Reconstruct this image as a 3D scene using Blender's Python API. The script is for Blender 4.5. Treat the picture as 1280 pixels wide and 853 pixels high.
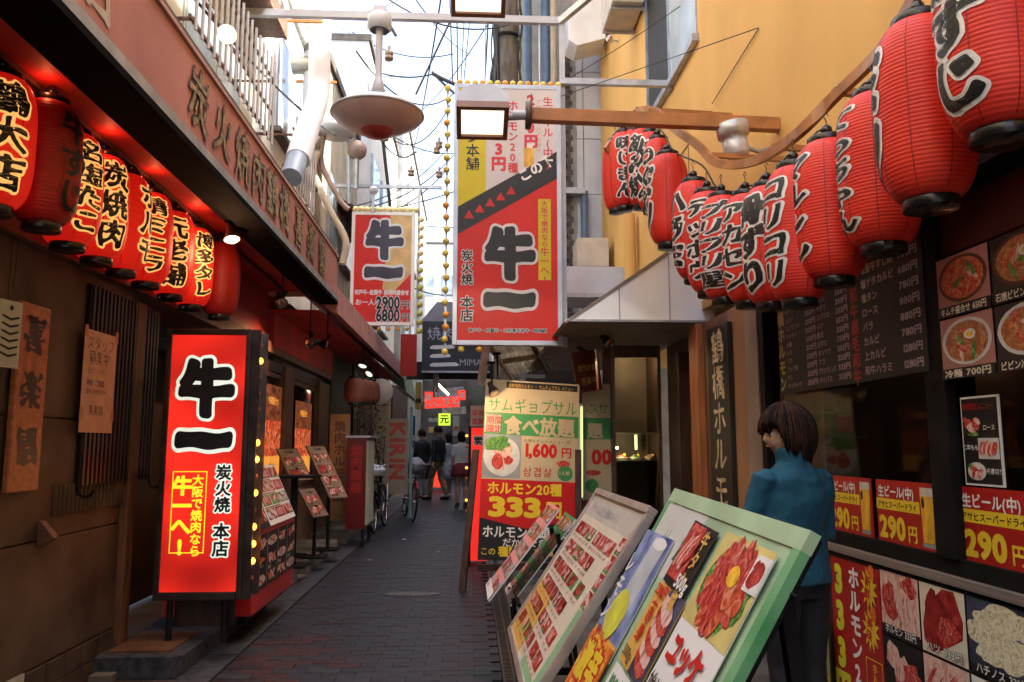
import bpy, bmesh, math, random
import numpy as np
from mathutils import Vector as V, Matrix
PI = math.pi
sin, cos = math.sin, math.cos
S = bpy.context.scene
for _o in list(bpy.data.objects): bpy.data.objects.remove(_o)

# ------------------------------------------------------------ camera, sky, sun, exposure
CAMH = 1.35
TH = math.atan(.1295); PSI = math.atan(.053 * cos(TH))
cd = bpy.data.cameras.new('camera'); cam = bpy.data.objects.new('camera', cd); S.collection.objects.link(cam)
cam.location = (0, 0, CAMH); cam.rotation_euler = (PI / 2 + TH, 0, -PSI)
cd.sensor_width = 36; cd.lens = 28.125; cd.clip_start = .05; cd.clip_end = 600
S.camera = cam
w = bpy.data.worlds.new("World"); S.world = w; w.use_nodes = True
nt = w.node_tree; bg = nt.nodes['Background']
sky = nt.nodes.new('ShaderNodeTexSky'); sky.sky_type = 'NISHITA'; sky.sun_disc = False
SUN_EL, SUN_AZ = math.radians(57), math.radians(98)      # azimuth clockwise from +Y (the far end of the alley)
sky.sun_elevation = SUN_EL; sky.sun_rotation = SUN_AZ; sky.air_density = 1.0; sky.dust_density = 6; sky.ozone_density = 1
nt.links.new(sky.outputs[0], bg.inputs[0]); bg.inputs[1].default_value = .15
sd = bpy.data.lights.new('sun', 'SUN'); sd.energy = 4.6; sd.angle = math.radians(.5); sd.color = (1, .94, .86)
so = bpy.data.objects.new('sun', sd); S.collection.objects.link(so)
sdir = V((sin(SUN_AZ) * cos(SUN_EL), cos(SUN_AZ) * cos(SUN_EL), sin(SUN_EL)))
so.rotation_euler = sdir.to_track_quat('Z', 'Y').to_euler(); so.location = (12, 4, 30)
S.view_settings.view_transform = 'Standard'; S.view_settings.look = 'None'; S.view_settings.gamma = 1
S.view_settings.exposure = 2.42
S.cycles.max_bounces = 8

# ------------------------------------------------------------ picking places by line of sight
RM = cam.rotation_euler.to_matrix()
def ray(u, v): return RM @ V(((u - 640) / 1000, (426.5 - v) / 1000, -1))
C0 = V((0, 0, CAMH))
def PX(u, v, X): d = ray(u, v); return C0 + d * (X / d.x)
def PY(u, v, Y): d = ray(u, v); return C0 + d * (Y / d.y)
def PZ(u, v, Z): d = ray(u, v); return C0 + d * ((Z - CAMH) / d.z)
def PD(u, v, D): return C0 + ray(u, v) * D
def YX(u, X): return PX(u, 556, X).y      # depth where the plane X crosses column u

# ------------------------------------------------------------ materials
MATS = {}
def M(name, col, rough=.6, var=.12, sc=6, bump=0, metal=0, emit=0, ecol=None, spec=.5, col2=None, dist=0, det=4, alpha=1, trans=0, ior=1.45, transl=0, stretch=None):
    if name in MATS: return MATS[name]
    m = bpy.data.materials.new(name); m.use_nodes = True; MATS[name] = m
    n = m.node_tree; p = n.nodes['Principled BSDF']
    p.inputs['Roughness'].default_value = rough; p.inputs['Metallic'].default_value = metal
    p.inputs['Specular IOR Level'].default_value = spec
    if trans: p.inputs['Transmission Weight'].default_value = trans; p.inputs['IOR'].default_value = ior
    tc = n.nodes.new('ShaderNodeTexCoord'); src = tc.outputs['Object']
    if stretch:
        mp = n.nodes.new('ShaderNodeMapping'); mp.inputs['Scale'].default_value = stretch; n.links.new(src, mp.inputs[0]); src = mp.outputs[0]
    nz = n.nodes.new('ShaderNodeTexNoise'); nz.inputs['Scale'].default_value = sc; nz.inputs['Detail'].default_value = det
    nz.inputs['Distortion'].default_value = dist
    n.links.new(src, nz.inputs['Vector'])
    cr = n.nodes.new('ShaderNodeValToRGB')
    c = tuple(col); a = tuple(max(0, x * (1 - var * 1.6)) for x in c); b = tuple(col2) if col2 else tuple(min(1, x * (1 + var)) for x in c)
    cr.color_ramp.elements[0].position = .32; cr.color_ramp.elements[0].color = a + (1,)
    cr.color_ramp.elements[1].position = .68; cr.color_ramp.elements[1].color = b + (1,)
    n.links.new(nz.outputs['Fac'], cr.inputs[0]); n.links.new(cr.outputs[0], p.inputs['Base Color'])
    if emit:
        if ecol: p.inputs['Emission Color'].default_value = tuple(ecol) + (1,)
        else: n.links.new(cr.outputs[0], p.inputs['Emission Color'])
        p.inputs['Emission Strength'].default_value = emit
    if bump:
        bp = n.nodes.new('ShaderNodeBump'); bp.inputs['Strength'].default_value = bump; bp.inputs['Distance'].default_value = .01
        n.links.new(nz.outputs['Fac'], bp.inputs['Height']); n.links.new(bp.outputs[0], p.inputs['Normal'])
    if transl:   # thin sheet that lets light through
        tr = n.nodes.new('ShaderNodeBsdfTranslucent'); mx = n.nodes.new('ShaderNodeMixShader'); mx.inputs[0].default_value = transl
        n.links.new(cr.outputs[0], tr.inputs[0]); n.links.new(p.outputs[0], mx.inputs[1]); n.links.new(tr.outputs[0], mx.inputs[2])
        n.links.new(mx.outputs[0], n.nodes['Material Output'].inputs['Surface'])
    return m

def ramp_mat(name, stops, sc, dist=1.5, det=5, rough=.35, bump=.25, stretch=None, emit=0, kind='noise', spec=.5):
    """a printed or natural surface whose colours follow several ramp stops"""
    if name in MATS: return MATS[name]
    m = bpy.data.materials.new(name); m.use_nodes = True; MATS[name] = m
    n = m.node_tree; p = n.nodes['Principled BSDF']; p.inputs['Roughness'].default_value = rough
    p.inputs['Specular IOR Level'].default_value = spec
    tc = n.nodes.new('ShaderNodeTexCoord'); mp = n.nodes.new('ShaderNodeMapping')
    mp.inputs['Scale'].default_value = stretch or (1, 1, 1); n.links.new(tc.outputs['Object'], mp.inputs[0])
    if kind == 'noise':
        nz = n.nodes.new('ShaderNodeTexNoise'); nz.inputs['Distortion'].default_value = dist; nz.inputs['Detail'].default_value = det; out = nz.outputs['Fac']
        nz.inputs['Scale'].default_value = sc; n.links.new(mp.outputs[0], nz.inputs['Vector'])
    elif kind == 'wave':
        nz = n.nodes.new('ShaderNodeTexWave'); nz.inputs['Distortion'].default_value = dist; nz.inputs['Detail'].default_value = det; out = nz.outputs['Fac']
        nz.inputs['Scale'].default_value = sc; n.links.new(mp.outputs[0], nz.inputs['Vector'])
    else:
        nz = n.nodes.new('ShaderNodeTexVoronoi'); nz.inputs['Scale'].default_value = sc; out = nz.outputs['Distance']
        n2 = n.nodes.new('ShaderNodeTexNoise'); n2.inputs['Scale'].default_value = sc * .6
        mx = n.nodes.new('ShaderNodeMixRGB'); mx.blend_type = 'ADD'; mx.inputs[0].default_value = dist * .1
        n.links.new(mp.outputs[0], n2.inputs['Vector']); n.links.new(mp.outputs[0], mx.inputs[1]); n.links.new(n2.outputs['Color'], mx.inputs[2]); n.links.new(mx.outputs[0], nz.inputs['Vector'])
    cr = n.nodes.new('ShaderNodeValToRGB'); e = cr.color_ramp.elements
    while len(e) < len(stops): e.new(.5)
    for k, (pos, c) in enumerate(stops): e[k].position = pos; e[k].color = tuple(c) + (1,)
    n.links.new(out, cr.inputs[0]); n.links.new(cr.outputs[0], p.inputs['Base Color'])
    if emit: n.links.new(cr.outputs[0], p.inputs['Emission Color']); p.inputs['Emission Strength'].default_value = emit
    if bump:
        bp = n.nodes.new('ShaderNodeBump'); bp.inputs['Strength'].default_value = bump; bp.inputs['Distance'].default_value = .006
        n.links.new(out, bp.inputs['Height']); n.links.new(bp.outputs[0], p.inputs['Normal'])
    return m

# paints and prints
black = M('black_print', (.012, .011, .012), .5, .2); ink = M('ink', (.01, .01, .011), .45, .3)
white = M('white_print', (.8, .79, .77), .45, .05, 2); cream = M('cream_print', (.74, .68, .54), .5, .07, 3)
redp = M('red_print', (.55, .012, .012), .4, .08, 2); dred = M('dark_red_print', (.3, .012, .01), .45, .12, 3)
yel = M('yellow_print', (.8, .58, .03), .4, .05, 3); dkyel = M('ochre_print', (.72, .42, .09), .45, .08, 3)
grn = M('green_print', (.05, .26, .08), .45, .1, 3); lgrn = M('light_green_print', (.25, .5, .27), .4, .12, 5)
pink = M('pink_print', (.75, .3, .28), .45, .08, 3); blu = M('blue_print', (.05, .11, .5), .35, .3, 9, col2=(.4, .5, .75))
brwn = M('brown_print', (.12, .05, .03), .5, .2, 5); orng = M('orange_print', (.8, .2, .03), .45, .08, 3); grey = M('grey_print', (.3, .3, .31), .5, .1, 4)
lime = M('lime_print', (.45, .75, .05), .4, .08, 3)
# food prints
meat = ramp_mat('print_red_meat', [(.3, (.22, .01, .012)), (.48, (.5, .035, .03)), (.6, (.62, .13, .1)), (.72, (.75, .42, .34))], 34, 2.2, stretch=(1, .6, 1))
meat2 = ramp_mat('print_pale_offal', [(.25, (.35, .09, .08)), (.42, (.7, .35, .31)), (.58, (.8, .62, .55)), (.75, (.6, .2, .18))], 16, 3, stretch=(1.6, .5, 1))
meat3 = ramp_mat('print_dark_heart_meat', [(.32, (.12, .005, .008)), (.5, (.38, .02, .02)), (.6, (.5, .1, .09)), (.66, (.8, .66, .58))], 7, 1.4)
tripe = ramp_mat('print_cream_tripe', [(.1, (.3, .27, .14)), (.35, (.62, .55, .36)), (.7, (.8, .76, .6))], 26, 4, kind='vor')
salad = ramp_mat('print_salad', [(.3, (.015, .07, .015)), (.5, (.09, .27, .05)), (.7, (.35, .5, .2))], 30, 2)
soup = ramp_mat('print_soup', [(.3, (.28, .07, .03)), (.5, (.45, .16, .06)), (.7, (.6, .38, .2))], 18, 2)
kimchi = ramp_mat('print_kimchi', [(.3, (.3, .02, .01)), (.5, (.6, .1, .04)), (.7, (.75, .35, .2))], 24, 2.5)
egg = M('print_egg_yolk', (.85, .5, .04), .3, .2, 30); plate = M('print_plate', (.62, .63, .62), .35, .1, 10)
bowl = M('print_dark_bowl', (.03, .025, .025), .4, .2, 8); beer = M('print_beer', (.75, .42, .04), .35, .2, 30, stretch=(1, .3, 1)); slate = M('print_slate_backdrop', (.05, .06, .12), .5, .5, 4)
# building stuffs
beige = M('beige_painted_wall', (.08, .056, .042), .6, .3, 2.6, bump=.15, col2=(.13, .092, .07), det=9, spec=.25); eavem = M('near_black_eaves', (.0045, .004, .004), .8, .3, 6, spec=.05)  # the eaves get one even near-black base
wood = M('dark_stained_wood', (.045, .02, .012), .5, .35, 9, .15, stretch=(3, 3, .4))
woodm = M('mid_brown_wood', (.13, .058, .028), .5, .3, 8, .15, stretch=(3, 3, .4)); woodo = M('orange_cedar', (.34, .115, .04), .45, .22, 6, .08, stretch=(4, 4, .4))
rail_m = M('varnished_rail_wood', (.4, .17, .06), .3, .2, 9, .05); blackm = M('black_painted_steel', (.011, .01, .01), .6, .3, 7, metal=0, spec=.12)
steel = M('dull_galvanised_steel', (.42, .45, .5), .38, .15, 7, metal=.7); pale = M('pale_grey_metal_panel', (.55, .57, .62), .45, .06, 3)
chrome = M('bright_chrome', (.75, .75, .76), .15, .08, 8, metal=1); lamp_grey = M('lamp_grey_enamel', (.5, .52, .58), .3, .06, 5)
rust = M('oxide_red_fascia_paint', (.47, .2, .195), .55, .12, 1.6, bump=.02, col2=(.54, .25, .24)); soff = M('red_lacquered_soffit', (.45, .02, .012), .6, .2, 2)
yelwall = M('ochre_rendered_wall', (.68, .38, .1), .75, .09, .9, bump=.12, col2=(.76, .45, .135), det=10, stretch=(1, 1, .6)); awn = M('dusty_pink_awning_cloth', (.4, .19, .18), .8, .16, 5, bump=.1)
glassd = M('smoked_window_glass', (.01, .01, .012), .06, .2, 3, spec=.8); paper = M('pinned_paper', (.5, .3, .21), .7, .08, 9); conc = M('stained_concrete', (.11, .095, .082), .85, .25, 5, .3)
rubber = M('black_rubber', (.012, .012, .012), .7, .2, 20); cablem = M('black_cable_sheath', (.02, .02, .022), .5, .2, 9); whitewall = M('sunlit_white_render', (.78, .77, .74), .8, .08, 2, .1)
greywall = M('grey_cement_wall', (.4, .4, .38), .85, .15, 3, .2); greenwall = M('faded_green_board', (.38, .42, .34), .8, .15, 4, .1); tanwall = M('tan_cladding', (.45, .38, .28), .7, .15, 3, .1)
tilem = M('dark_brown_wall_tile', (.07, .055, .05), .35, .3, 8); mortar = M('grey_mortar', (.35, .34, .32), .9, .1, 20)
lit_white = M('lamp_glass_lit', (1, .92, .75), .3, .03, 5, emit=.3, ecol=(1, .84, .6)); lit_warm = M('warm_bulb_lit', (1, .5, .12), .3, .05, 5, emit=.6, ecol=(1, .36, .04))
bulb_dim = M('orange_bulb_unlit', (.5, .16, .04), .2, .2, 30); bulb_y = M('yellow_plastic_bulb', (.75, .6, .12), .25, .1, 30); bulb_o = M('orange_plastic_bulb', (.8, .36, .05), .25, .1, 30)
clear = M('scratched_clear_acrylic', (.55, .5, .45), .2, .1, 10, trans=.85)

# ------------------------------------------------------------ object bookkeeping
def link(o, parent=None):
    S.collection.objects.link(o)
    if parent is not None: o.parent = parent
    return o
def tag(o, label=None, cat=None, group=None, kind=None):
    if label: o['label'] = label
    if cat: o['category'] = cat
    if group: o['group'] = group
    if kind: o['kind'] = kind
    return o
def empty(name, label, cat, loc=(0, 0, 0), group=None, mw=None):
    o = bpy.data.objects.new(name, None); o.empty_display_size = .1
    if mw is not None: o.matrix_world = mw
    else: o.location = loc
    link(o); tag(o, label, cat, group); return o

class MB:
    def __init__(s): s.v = []; s.f = []; s.m = []; s.sm = []; s.mats = []
    def mi(s, m):
        if m not in s.mats: s.mats.append(m)
        return s.mats.index(m)
    def add(s, vs, fs, m, smooth=False):
        b = len(s.v); s.v.extend([tuple(x) for x in vs]); i = s.mi(m)
        for f in fs: s.f.append([b + k for k in f]); s.m.append(i); s.sm.append(smooth)
        return s
    def box(s, x0, x1, y0, y1, z0, z1, m):
        if x0 > x1: x0, x1 = x1, x0
        if y0 > y1: y0, y1 = y1, y0
        if z0 > z1: z0, z1 = z1, z0
        vs = [(x, y, z) for x in (x0, x1) for y in (y0, y1) for z in (z0, z1)]
        return s.add(vs, [(0, 1, 3, 2), (4, 6, 7, 5), (0, 4, 5, 1), (2, 3, 7, 6), (0, 2, 6, 4), (1, 5, 7, 3)], m)
    def quad(s, a, b, c, d, m): return s.add([a, b, c, d], [(0, 1, 2, 3)], m)
    def slab(s, pts, off, m):
        """polygon pts pushed along off into a solid"""
        n = len(pts); off = V(off); P = [V(p) for p in pts]; Q = [p + off for p in P]
        nrm = (P[1] - P[0]).cross(P[2] - P[0])
        fl = nrm.dot(off) > 0
        a = list(range(n)); b = list(range(n, 2 * n))
        fs = [a[::-1] if fl else a, b if fl else b[::-1]]
        for i in range(n):
            j = (i + 1) % n; q = (i, j, n + j, n + i); fs.append(q if fl else q[::-1])
        return s.add(P + Q, fs, m)
    def tube(s, path, r, m, seg=8, cap=True, ry=None):
        P = [V(p) for p in path]; n = len(P); R = r if isinstance(r, (list, tuple)) else [r] * n
        vs = []; t0 = (P[1] - P[0]).normalized(); up = V((0, 0, 1)) if abs(t0.z) < .9 else V((1, 0, 0))
        nx = t0.cross(up).normalized()
        for i in range(n):
            t = (P[min(i + 1, n - 1)] - P[max(i - 1, 0)]).normalized()
            nx = (nx - t * nx.dot(t)).normalized(); ny = t.cross(nx)
            a, b = (R[i] if isinstance(R[i], (tuple, list)) else (R[i], R[i]))
            for k in range(seg):
                g = 2 * PI * k / seg; vs.append(P[i] + nx * cos(g) * a + ny * sin(g) * b)
        fs = []
        for i in range(n - 1):
            for k in range(seg):
                k2 = (k + 1) % seg; fs.append((i * seg + k, i * seg + k2, (i + 1) * seg + k2, (i + 1) * seg + k))
        s.add(vs, fs, m, True)
        if cap: s.add([vs[k] for k in range(seg)][::-1], [tuple(range(seg))], m); s.add([vs[(n - 1) * seg + k] for k in range(seg)], [tuple(range(seg))], m)
        return s
    def bar(s, a, b, wx, wz, m, up=(0, 0, 1)):
        a = V(a); b = V(b); t = (b - a).normalized(); u = V(up)
        if abs(t.dot(u)) > .98: u = V((0, 1, 0))
        sx = t.cross(u).normalized(); sz = sx.cross(t)
        vs = [p + sx * i * wx / 2 + sz * j * wz / 2 for p in (a, b) for i, j in ((-1, -1), (1, -1), (1, 1), (-1, 1))]
        return s.add(vs, [(0, 1, 2, 3)[::-1], (4, 5, 6, 7), (0, 1, 5, 4), (1, 2, 6, 5), (2, 3, 7, 6), (3, 0, 4, 7)], m)
    def lathe(s, prof, m, seg=20, c=(0, 0, 0), axis=2, smooth=True):
        vs = []; c = V(c)
        for r, z in prof:
            for k in range(seg):
                g = 2 * PI * k / seg; p = [r * cos(g), r * sin(g), z]
                if axis == 0: p = [z, p[0], p[1]]
                if axis == 1: p = [p[1], z, p[0]]
                vs.append(V(p) + c)
        fs = [(i * seg + k, i * seg + (k + 1) % seg, (i + 1) * seg + (k + 1) % seg, (i + 1) * seg + k) for i in range(len(prof) - 1) for k in range(seg)]
        return s.add(vs, fs, m, smooth)
    def ball(s, c, r, m, seg=12, rings=8, sc=(1, 1, 1)):
        prof = [(max(1e-4, sin(PI * i / rings)), -cos(PI * i / rings)) for i in range(rings + 1)]
        b = MB(); b.lathe(prof, m, seg)
        return s.add([(c[0] + x * r * sc[0], c[1] + y * r * sc[1], c[2] + z * r * sc[2]) for x, y, z in b.v], b.f, m, True)
    def xf(s, mat): s.v = [tuple(mat @ V(p)) for p in s.v]; return s
    def merge(s, o, mat=None):
        b = len(s.v); s.v.extend([tuple(mat @ V(p)) for p in o.v] if mat else o.v)
        mp = [s.mi(m) for m in o.mats]
        for f, i, q in zip(o.f, o.m, o.sm): s.f.append([b + k for k in f]); s.m.append(mp[i]); s.sm.append(q)
        return s
    def mesh(s, name):
        me = bpy.data.meshes.new(name); me.from_pydata(s.v, [], s.f)
        for m in s.mats: me.materials.append(m)
        me.polygons.foreach_set('material_index', s.m); me.polygons.foreach_set('use_smooth', s.sm); me.update(); return me
    def build(s, name, parent=None, label=None, cat=None, group=None, kind=None, mw=None, bevel=0, local=None):
        """one mesh object; its origin is moved to its base unless it hangs from a parent"""
        if parent is None and mw is None and local is None and s.v:
            a = np.array(s.v); lo = a.min(0); hi = a.max(0); c = V(((lo[0] + hi[0]) / 2, (lo[1] + hi[1]) / 2, lo[2]))
            s.v = [tuple(p) for p in (a - np.array(c))]; mw = Matrix.Translation(c)
        elif parent is not None and mw is None and local is None and s.v:
            # geometry was given in world space: bring it into the parent's space
            inv = parent_world(parent).inverted(); s.v = [tuple(inv @ V(p)) for p in s.v]
        o = bpy.data.objects.new(name, s.mesh(name))
        if mw is not None: o.matrix_world = mw
        if local is not None: o.matrix_basis = local
        link(o, parent)
        if bevel:
            b = o.modifiers.new('bevel', 'BEVEL'); b.width = bevel; b.segments = 2; b.limit_method = 'ANGLE'
        return tag(o, label, cat, group, kind)
def parent_world(o):
    m = o.matrix_basis.copy(); p = o.parent
    while p: m = p.matrix_basis @ m; p = p.parent
    return m
def frame(o, xd, yd):
    x = V(xd).normalized(); z = x.cross(V(yd)).normalized(); y = z.cross(x)
    m = Matrix((x, y, z)).transposed().to_4x4(); m.translation = V(o); return m
def copy_tree(o, parent=None, loc=None):
    c = o.copy(); link(c, parent)
    if loc is not None: c.location = loc
    for ch in list(o.children): copy_tree(ch, c)
    return c
def wall_frame(X, y, z, side): # frame on a wall facing the alley; side -1 = left wall (faces +X), +1 = right wall
    return frame((X, y, z), (0, 1, 0), (0, 0, 1)) if side < 0 else frame((X, y, z), (0, -1, 0), (0, 0, 1))

# ------------------------------------------------------------ lettering: glyphs as distance fields, so strokes can be thickened and rounded
RAW = {}; GC = {}
def raw(ch):
    if ch not in RAW:
        c = bpy.data.curves.new('glyph', 'FONT'); c.body = ch; c.size = 1; c.resolution_u = 3
        o = bpy.data.objects.new('glyph', c); me = o.to_mesh()
        v = [(p.co[0], p.co[1]) for p in me.vertices]; f = [list(p.vertices) for p in me.polygons]
        o.to_mesh_clear(); bpy.data.objects.remove(o); bpy.data.curves.remove(c)
        cnt = {}
        for q in f:
            for i in range(len(q)):
                e = (q[i], q[(i + 1) % len(q)]); k = tuple(sorted(e)); cnt[k] = cnt.get(k, 0) + 1
        ed = [k for k, n in cnt.items() if n == 1]
        RAW[ch] = (v, f, ed)
    return RAW[ch]
def adv(ch):
    if ch == ' ': return .4
    v = raw(ch)[0]
    if not v: return .4
    return 1.0 if ord(ch) > 0x2000 else max(p[0] for p in v) + .07
def glyph(ch, n, iso, brush=0):
    """marching squares over the signed distance to the outline, dilated by iso (em)"""
    key = (ch, n, iso, brush)
    if key in GC: return GC[key]
    v, f, ed = raw(ch)
    if not ed: GC[key] = ([], []); return GC[key]
    P = np.array(v); A = P[[e[0] for e in ed]]; B = P[[e[1] for e in ed]]
    pad = iso + .05 + brush; x0, y0 = P.min(0) - pad; x1, y1 = P.max(0) + pad
    h = 1 / n; nx = int((x1 - x0) / h) + 2; ny = int((y1 - y0) / h) + 2
    gx, gy = np.meshgrid(x0 + np.arange(nx) * h, y0 + np.arange(ny) * h, indexing='ij')
    q = np.stack([gx.ravel(), gy.ravel()], 1)
    if brush:
        q = q + brush * np.stack([np.sin(q[:, 1] * 7 + ord(ch)), np.sin(q[:, 0] * 6 + ord(ch) * 1.7)], 1) * .6
    d = np.full(len(q), 9.0); cross = np.zeros(len(q), bool)
    for a, b in zip(A, B):
        ab = b - a; L = (ab @ ab) or 1e-12; t = np.clip(((q - a) @ ab) / L, 0, 1)
        r = q - a - t[:, None] * ab; d = np.minimum(d, np.sqrt((r * r).sum(1)))
        c = (a[1] > q[:, 1]) != (b[1] > q[:, 1])
        if c.any():
            xs = a[0] + (q[:, 1] - a[1]) * (b[0] - a[0]) / ((b[1] - a[1]) or 1e-12); cross ^= c & (q[:, 0] < xs)
    s = np.where(cross, d, -d) + iso
    if brush: s = s + brush * .5 * np.sin(q[:, 0] * 11 + q[:, 1] * 5 + ord(ch))
    F = s.reshape(nx, ny); vs = []; fs = []; vi = {}
    def gv(i, j):
        k = (i, j)
        if k not in vi: vi[k] = len(vs); vs.append((x0 + i * h, y0 + j * h))
        return vi[k]
    def ev(i, j, k, l):
        key2 = (i, j, k, l) if (i, j) < (k, l) else (k, l, i, j)
        if key2 not in vi:
            i, j, k, l = key2; a, b = F[i, j], F[k, l]; t = a / (a - b); vi[key2] = len(vs)
            vs.append((x0 + (i + (k - i) * t) * h, y0 + (j + (l - j) * t) * h))
        return vi[key2]
    In = F > 0; full = In[:-1, :-1] & In[1:, :-1] & In[1:, 1:] & In[:-1, 1:]
    some = (In[:-1, :-1] | In[1:, :-1] | In[1:, 1:] | In[:-1, 1:]) & ~full
    for j in range(ny - 1):
        i = 0
        while i < nx - 1:
            if full[i, j]:
                k = i
                while k + 1 < nx - 1 and full[k + 1, j] and k - i < 7: k += 1
                fs.append([gv(i, j), gv(k + 1, j), gv(k + 1, j + 1), gv(i, j + 1)]); i = k + 1; continue
            if some[i, j]:
                c = [(i, j), (i + 1, j), (i + 1, j + 1), (i, j + 1)]; poly = []
                for k in range(4):
                    a, b = c[k], c[(k + 1) % 4]
                    if In[a]: poly.append(gv(*a))
                    if In[a] != In[b]: poly.append(ev(a[0], a[1], b[0], b[1]))
                if len(poly) > 2: fs.append(poly)
            i += 1
    GC[key] = (vs, fs); return GC[key]
def text_geo(s, size, n, iso, vertical=False, sx=1, gap=0, brush=0):
    """vertices and faces of a line (or column) of text; starts at 0,0 (lower left) or (column) top centre"""
    vs = []; fs = []; x = y = 0
    for ch in s:
        if ch not in ' \u3000':
            gv_, gf = (raw(ch)[0], raw(ch)[1]) if iso is None else glyph(ch, n, iso, brush); b = len(vs)
            if vertical:
                a = adv(ch)
                if ch in 'ー―－':   # the long vowel mark stands upright in a column
                    vs += [(size * sx * (.38 - q[1]), y + size * (-.5 + .5 - q[0])) for q in gv_]
                else: vs += [(size * sx * (q[0] - a / 2), y + size * (q[1] - .86)) for q in gv_]
            else: vs += [(x + size * sx * q[0], size * q[1]) for q in gv_]
            fs += [[b + k for k in f] for f in gf]
        if vertical: y -= size * (1 + gap) * (.5 if ch in ' \u3000' else 1)
        else: x += size * sx * (adv(ch) + gap)
    return vs, fs, (x, y)
class Print(MB):
    """flat print in layers on the front of a board (local x right, y up, z out)"""
    dz = .0007
    def __init__(s, w, h, t=.01, mat=None, back=None):
        super().__init__(); s.w, s.h = w, h
        if t: s.box(0, w, 0, h, -t, 0, back or mat)
        if mat: s.rect(0, 0, w, h, mat, .4)
    def rect(s, x0, y0, x1, y1, m, L=1): z = L * s.dz; return s.quad((x0, y0, z), (x1, y0, z), (x1, y1, z), (x0, y1, z), m)
    def poly(s, pts, m, L=1): return s.add([(x, y, L * s.dz) for x, y in pts], [tuple(range(len(pts)))], m)
    def ell(s, cx, cy, rx, ry, m, L=1, n=18, jit=0, rot=0, rnd=random):
        pts = []
        for k in range(n):
            a = 2 * PI * k / n; q = 1 + rnd.uniform(-jit, jit); x, y = rx * cos(a) * q, ry * sin(a) * q
            pts.append((cx + x * cos(rot) - y * sin(rot), cy + x * sin(rot) + y * cos(rot)))
        return s.poly(pts, m, L)
    def outline(s, x0, y0, x1, y1, t, m, L=1):
        s.rect(x0, y0, x1, y0 + t, m, L); s.rect(x0, y1 - t, x1, y1, m, L); s.rect(x0, y0 + t, x0 + t, y1 - t, m, L); return s.rect(x1 - t, y0 + t, x1, y1 - t, m, L)
    def text(s, t, x, y, size, m, L=2, wt=.018, n=22, vertical=False, sx=1, gap=0, rot=0, align=0, om=None, ow=.07, brush=0, fit=None):
        vs, fs, ext = text_geo(t, size, n, wt, vertical, sx, gap, brush)
        if fit and not vertical and ext[0] > 1e-6: # squeeze into a width
            k = fit / ext[0]; vs = [(a * k, b) for a, b in vs]; ext = (fit, 0)
            if om: pass
        dx = -ext[0] * align if not vertical else 0; c, q = cos(rot), sin(rot)
        pl = lambda L_: (lambda P: [(x + (a + dx) * c - b * q, y + (a + dx) * q + b * c, L_ * s.dz) for a, b in P])
        if om:
            v2, f2, e2 = text_geo(t, size, n, (wt or 0) + ow, vertical, sx, gap, brush)
            if fit: v2 = [(a * fit / e2[0], b) for a, b in v2]
            s.add(pl(L)(v2), f2, om); L = L + 1
        s.add(pl(L)(vs), fs, m); return ext
    def photo(s, x0, y0, x1, y1, kind, L=2, seed=0, bgm=None):
        """a printed food photograph"""
        r = random.Random(seed); w_, h_ = x1 - x0, y1 - y0; cx, cy = (x0 + x1) / 2, (y0 + y1) / 2; m_ = min(w_, h_)
        s.rect(x0, y0, x1, y1, bgm or {'slices': slate, 'tripe': slate, 'heart': meat2, 'bowl': bowl, 'offal': ink}.get(kind, slate), L)
        def blob(cx, cy, rx, ry, m, l, n=12, jit=.12, rot=0):
            pts = []
            for k in range(n):
                a = 2 * PI * k / n; q = 1 + r.uniform(-jit, jit); X, Y = rx * cos(a) * q, ry * sin(a) * q
                X, Y = X * cos(rot) - Y * sin(rot), X * sin(rot) + Y * cos(rot)
                pts.append((min(max(cx + X, x0), x1), min(max(cy + Y, y0), y1)))
            s.poly(pts, m, l)
        if kind == 'slices':
            blob(cx, cy, w_ * .48, h_ * .46, plate, L + 1, 20, .02)
            for k in range(9):
                a = r.uniform(0, 6.28); d = m_ * .16; blob(cx + d * cos(a) * w_ / m_, cy + d * sin(a) * h_ / m_, w_ * .2, h_ * .11, [meat, meat2][k % 2], L + 2 + k * .3, 10, .15, a + .6)
            blob(x0 + w_ * .2, y1 - h_ * .22, w_ * .12, h_ * .12, salad, L + 5.2, 10, .3)
        elif kind == 'fan':
            for k in range(7): blob(x0 + w_ * (.2 + .1 * k), cy + h_ * r.uniform(-.05, .05), w_ * .13, h_ * .36, [meat, meat2][k % 2], L + 1 + k * .3, 10, .1, -.5)
        elif kind == 'offal':
            for k in range(9): blob(x0 + w_ * r.uniform(.2, .8), y0 + h_ * r.uniform(.3, .8), w_ * .2, h_ * .22, [meat2, meat2, meat][k % 3], L + 1 + k * .25, 11, .2, r.uniform(-1, 1))
        elif kind == 'heart':
            blob(cx, cy * 1., w_ * .5, h_ * .4, meat3, L + 1, 12, .15, .6); blob(cx + w_ * .12, cy - h_ * .1, w_ * .25, h_ * .2, meat, L + 1.5, 9, .2); blob(x0 + w_ * .25, y1 - h_ * .25, w_ * .2, h_ * .12, meat3, L + 1.7, 8, .2, .9)
        elif kind == 'tripe':
            for k in range(8): blob(x0 + w_ * r.uniform(.2, .8), y0 + h_ * r.uniform(.25, .8), w_ * .3, h_ * .17, tripe, L + 1 + k * .25, 18, .14, r.uniform(-.4, .6))
        elif kind == 'heap':
            for k in range(8): blob(cx + w_ * r.uniform(-.3, .3), cy + h_ * r.uniform(-.28, .3), w_ * .2, h_ * .18, [meat, meat2][k % 2], L + 1 + k * .3, 10, .2, r.uniform(-1, 1))
            blob(cx, cy - h_ * .4, w_ * .3, h_ * .1, salad, L + 4, 12, .3)
        else: # bowl
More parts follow.
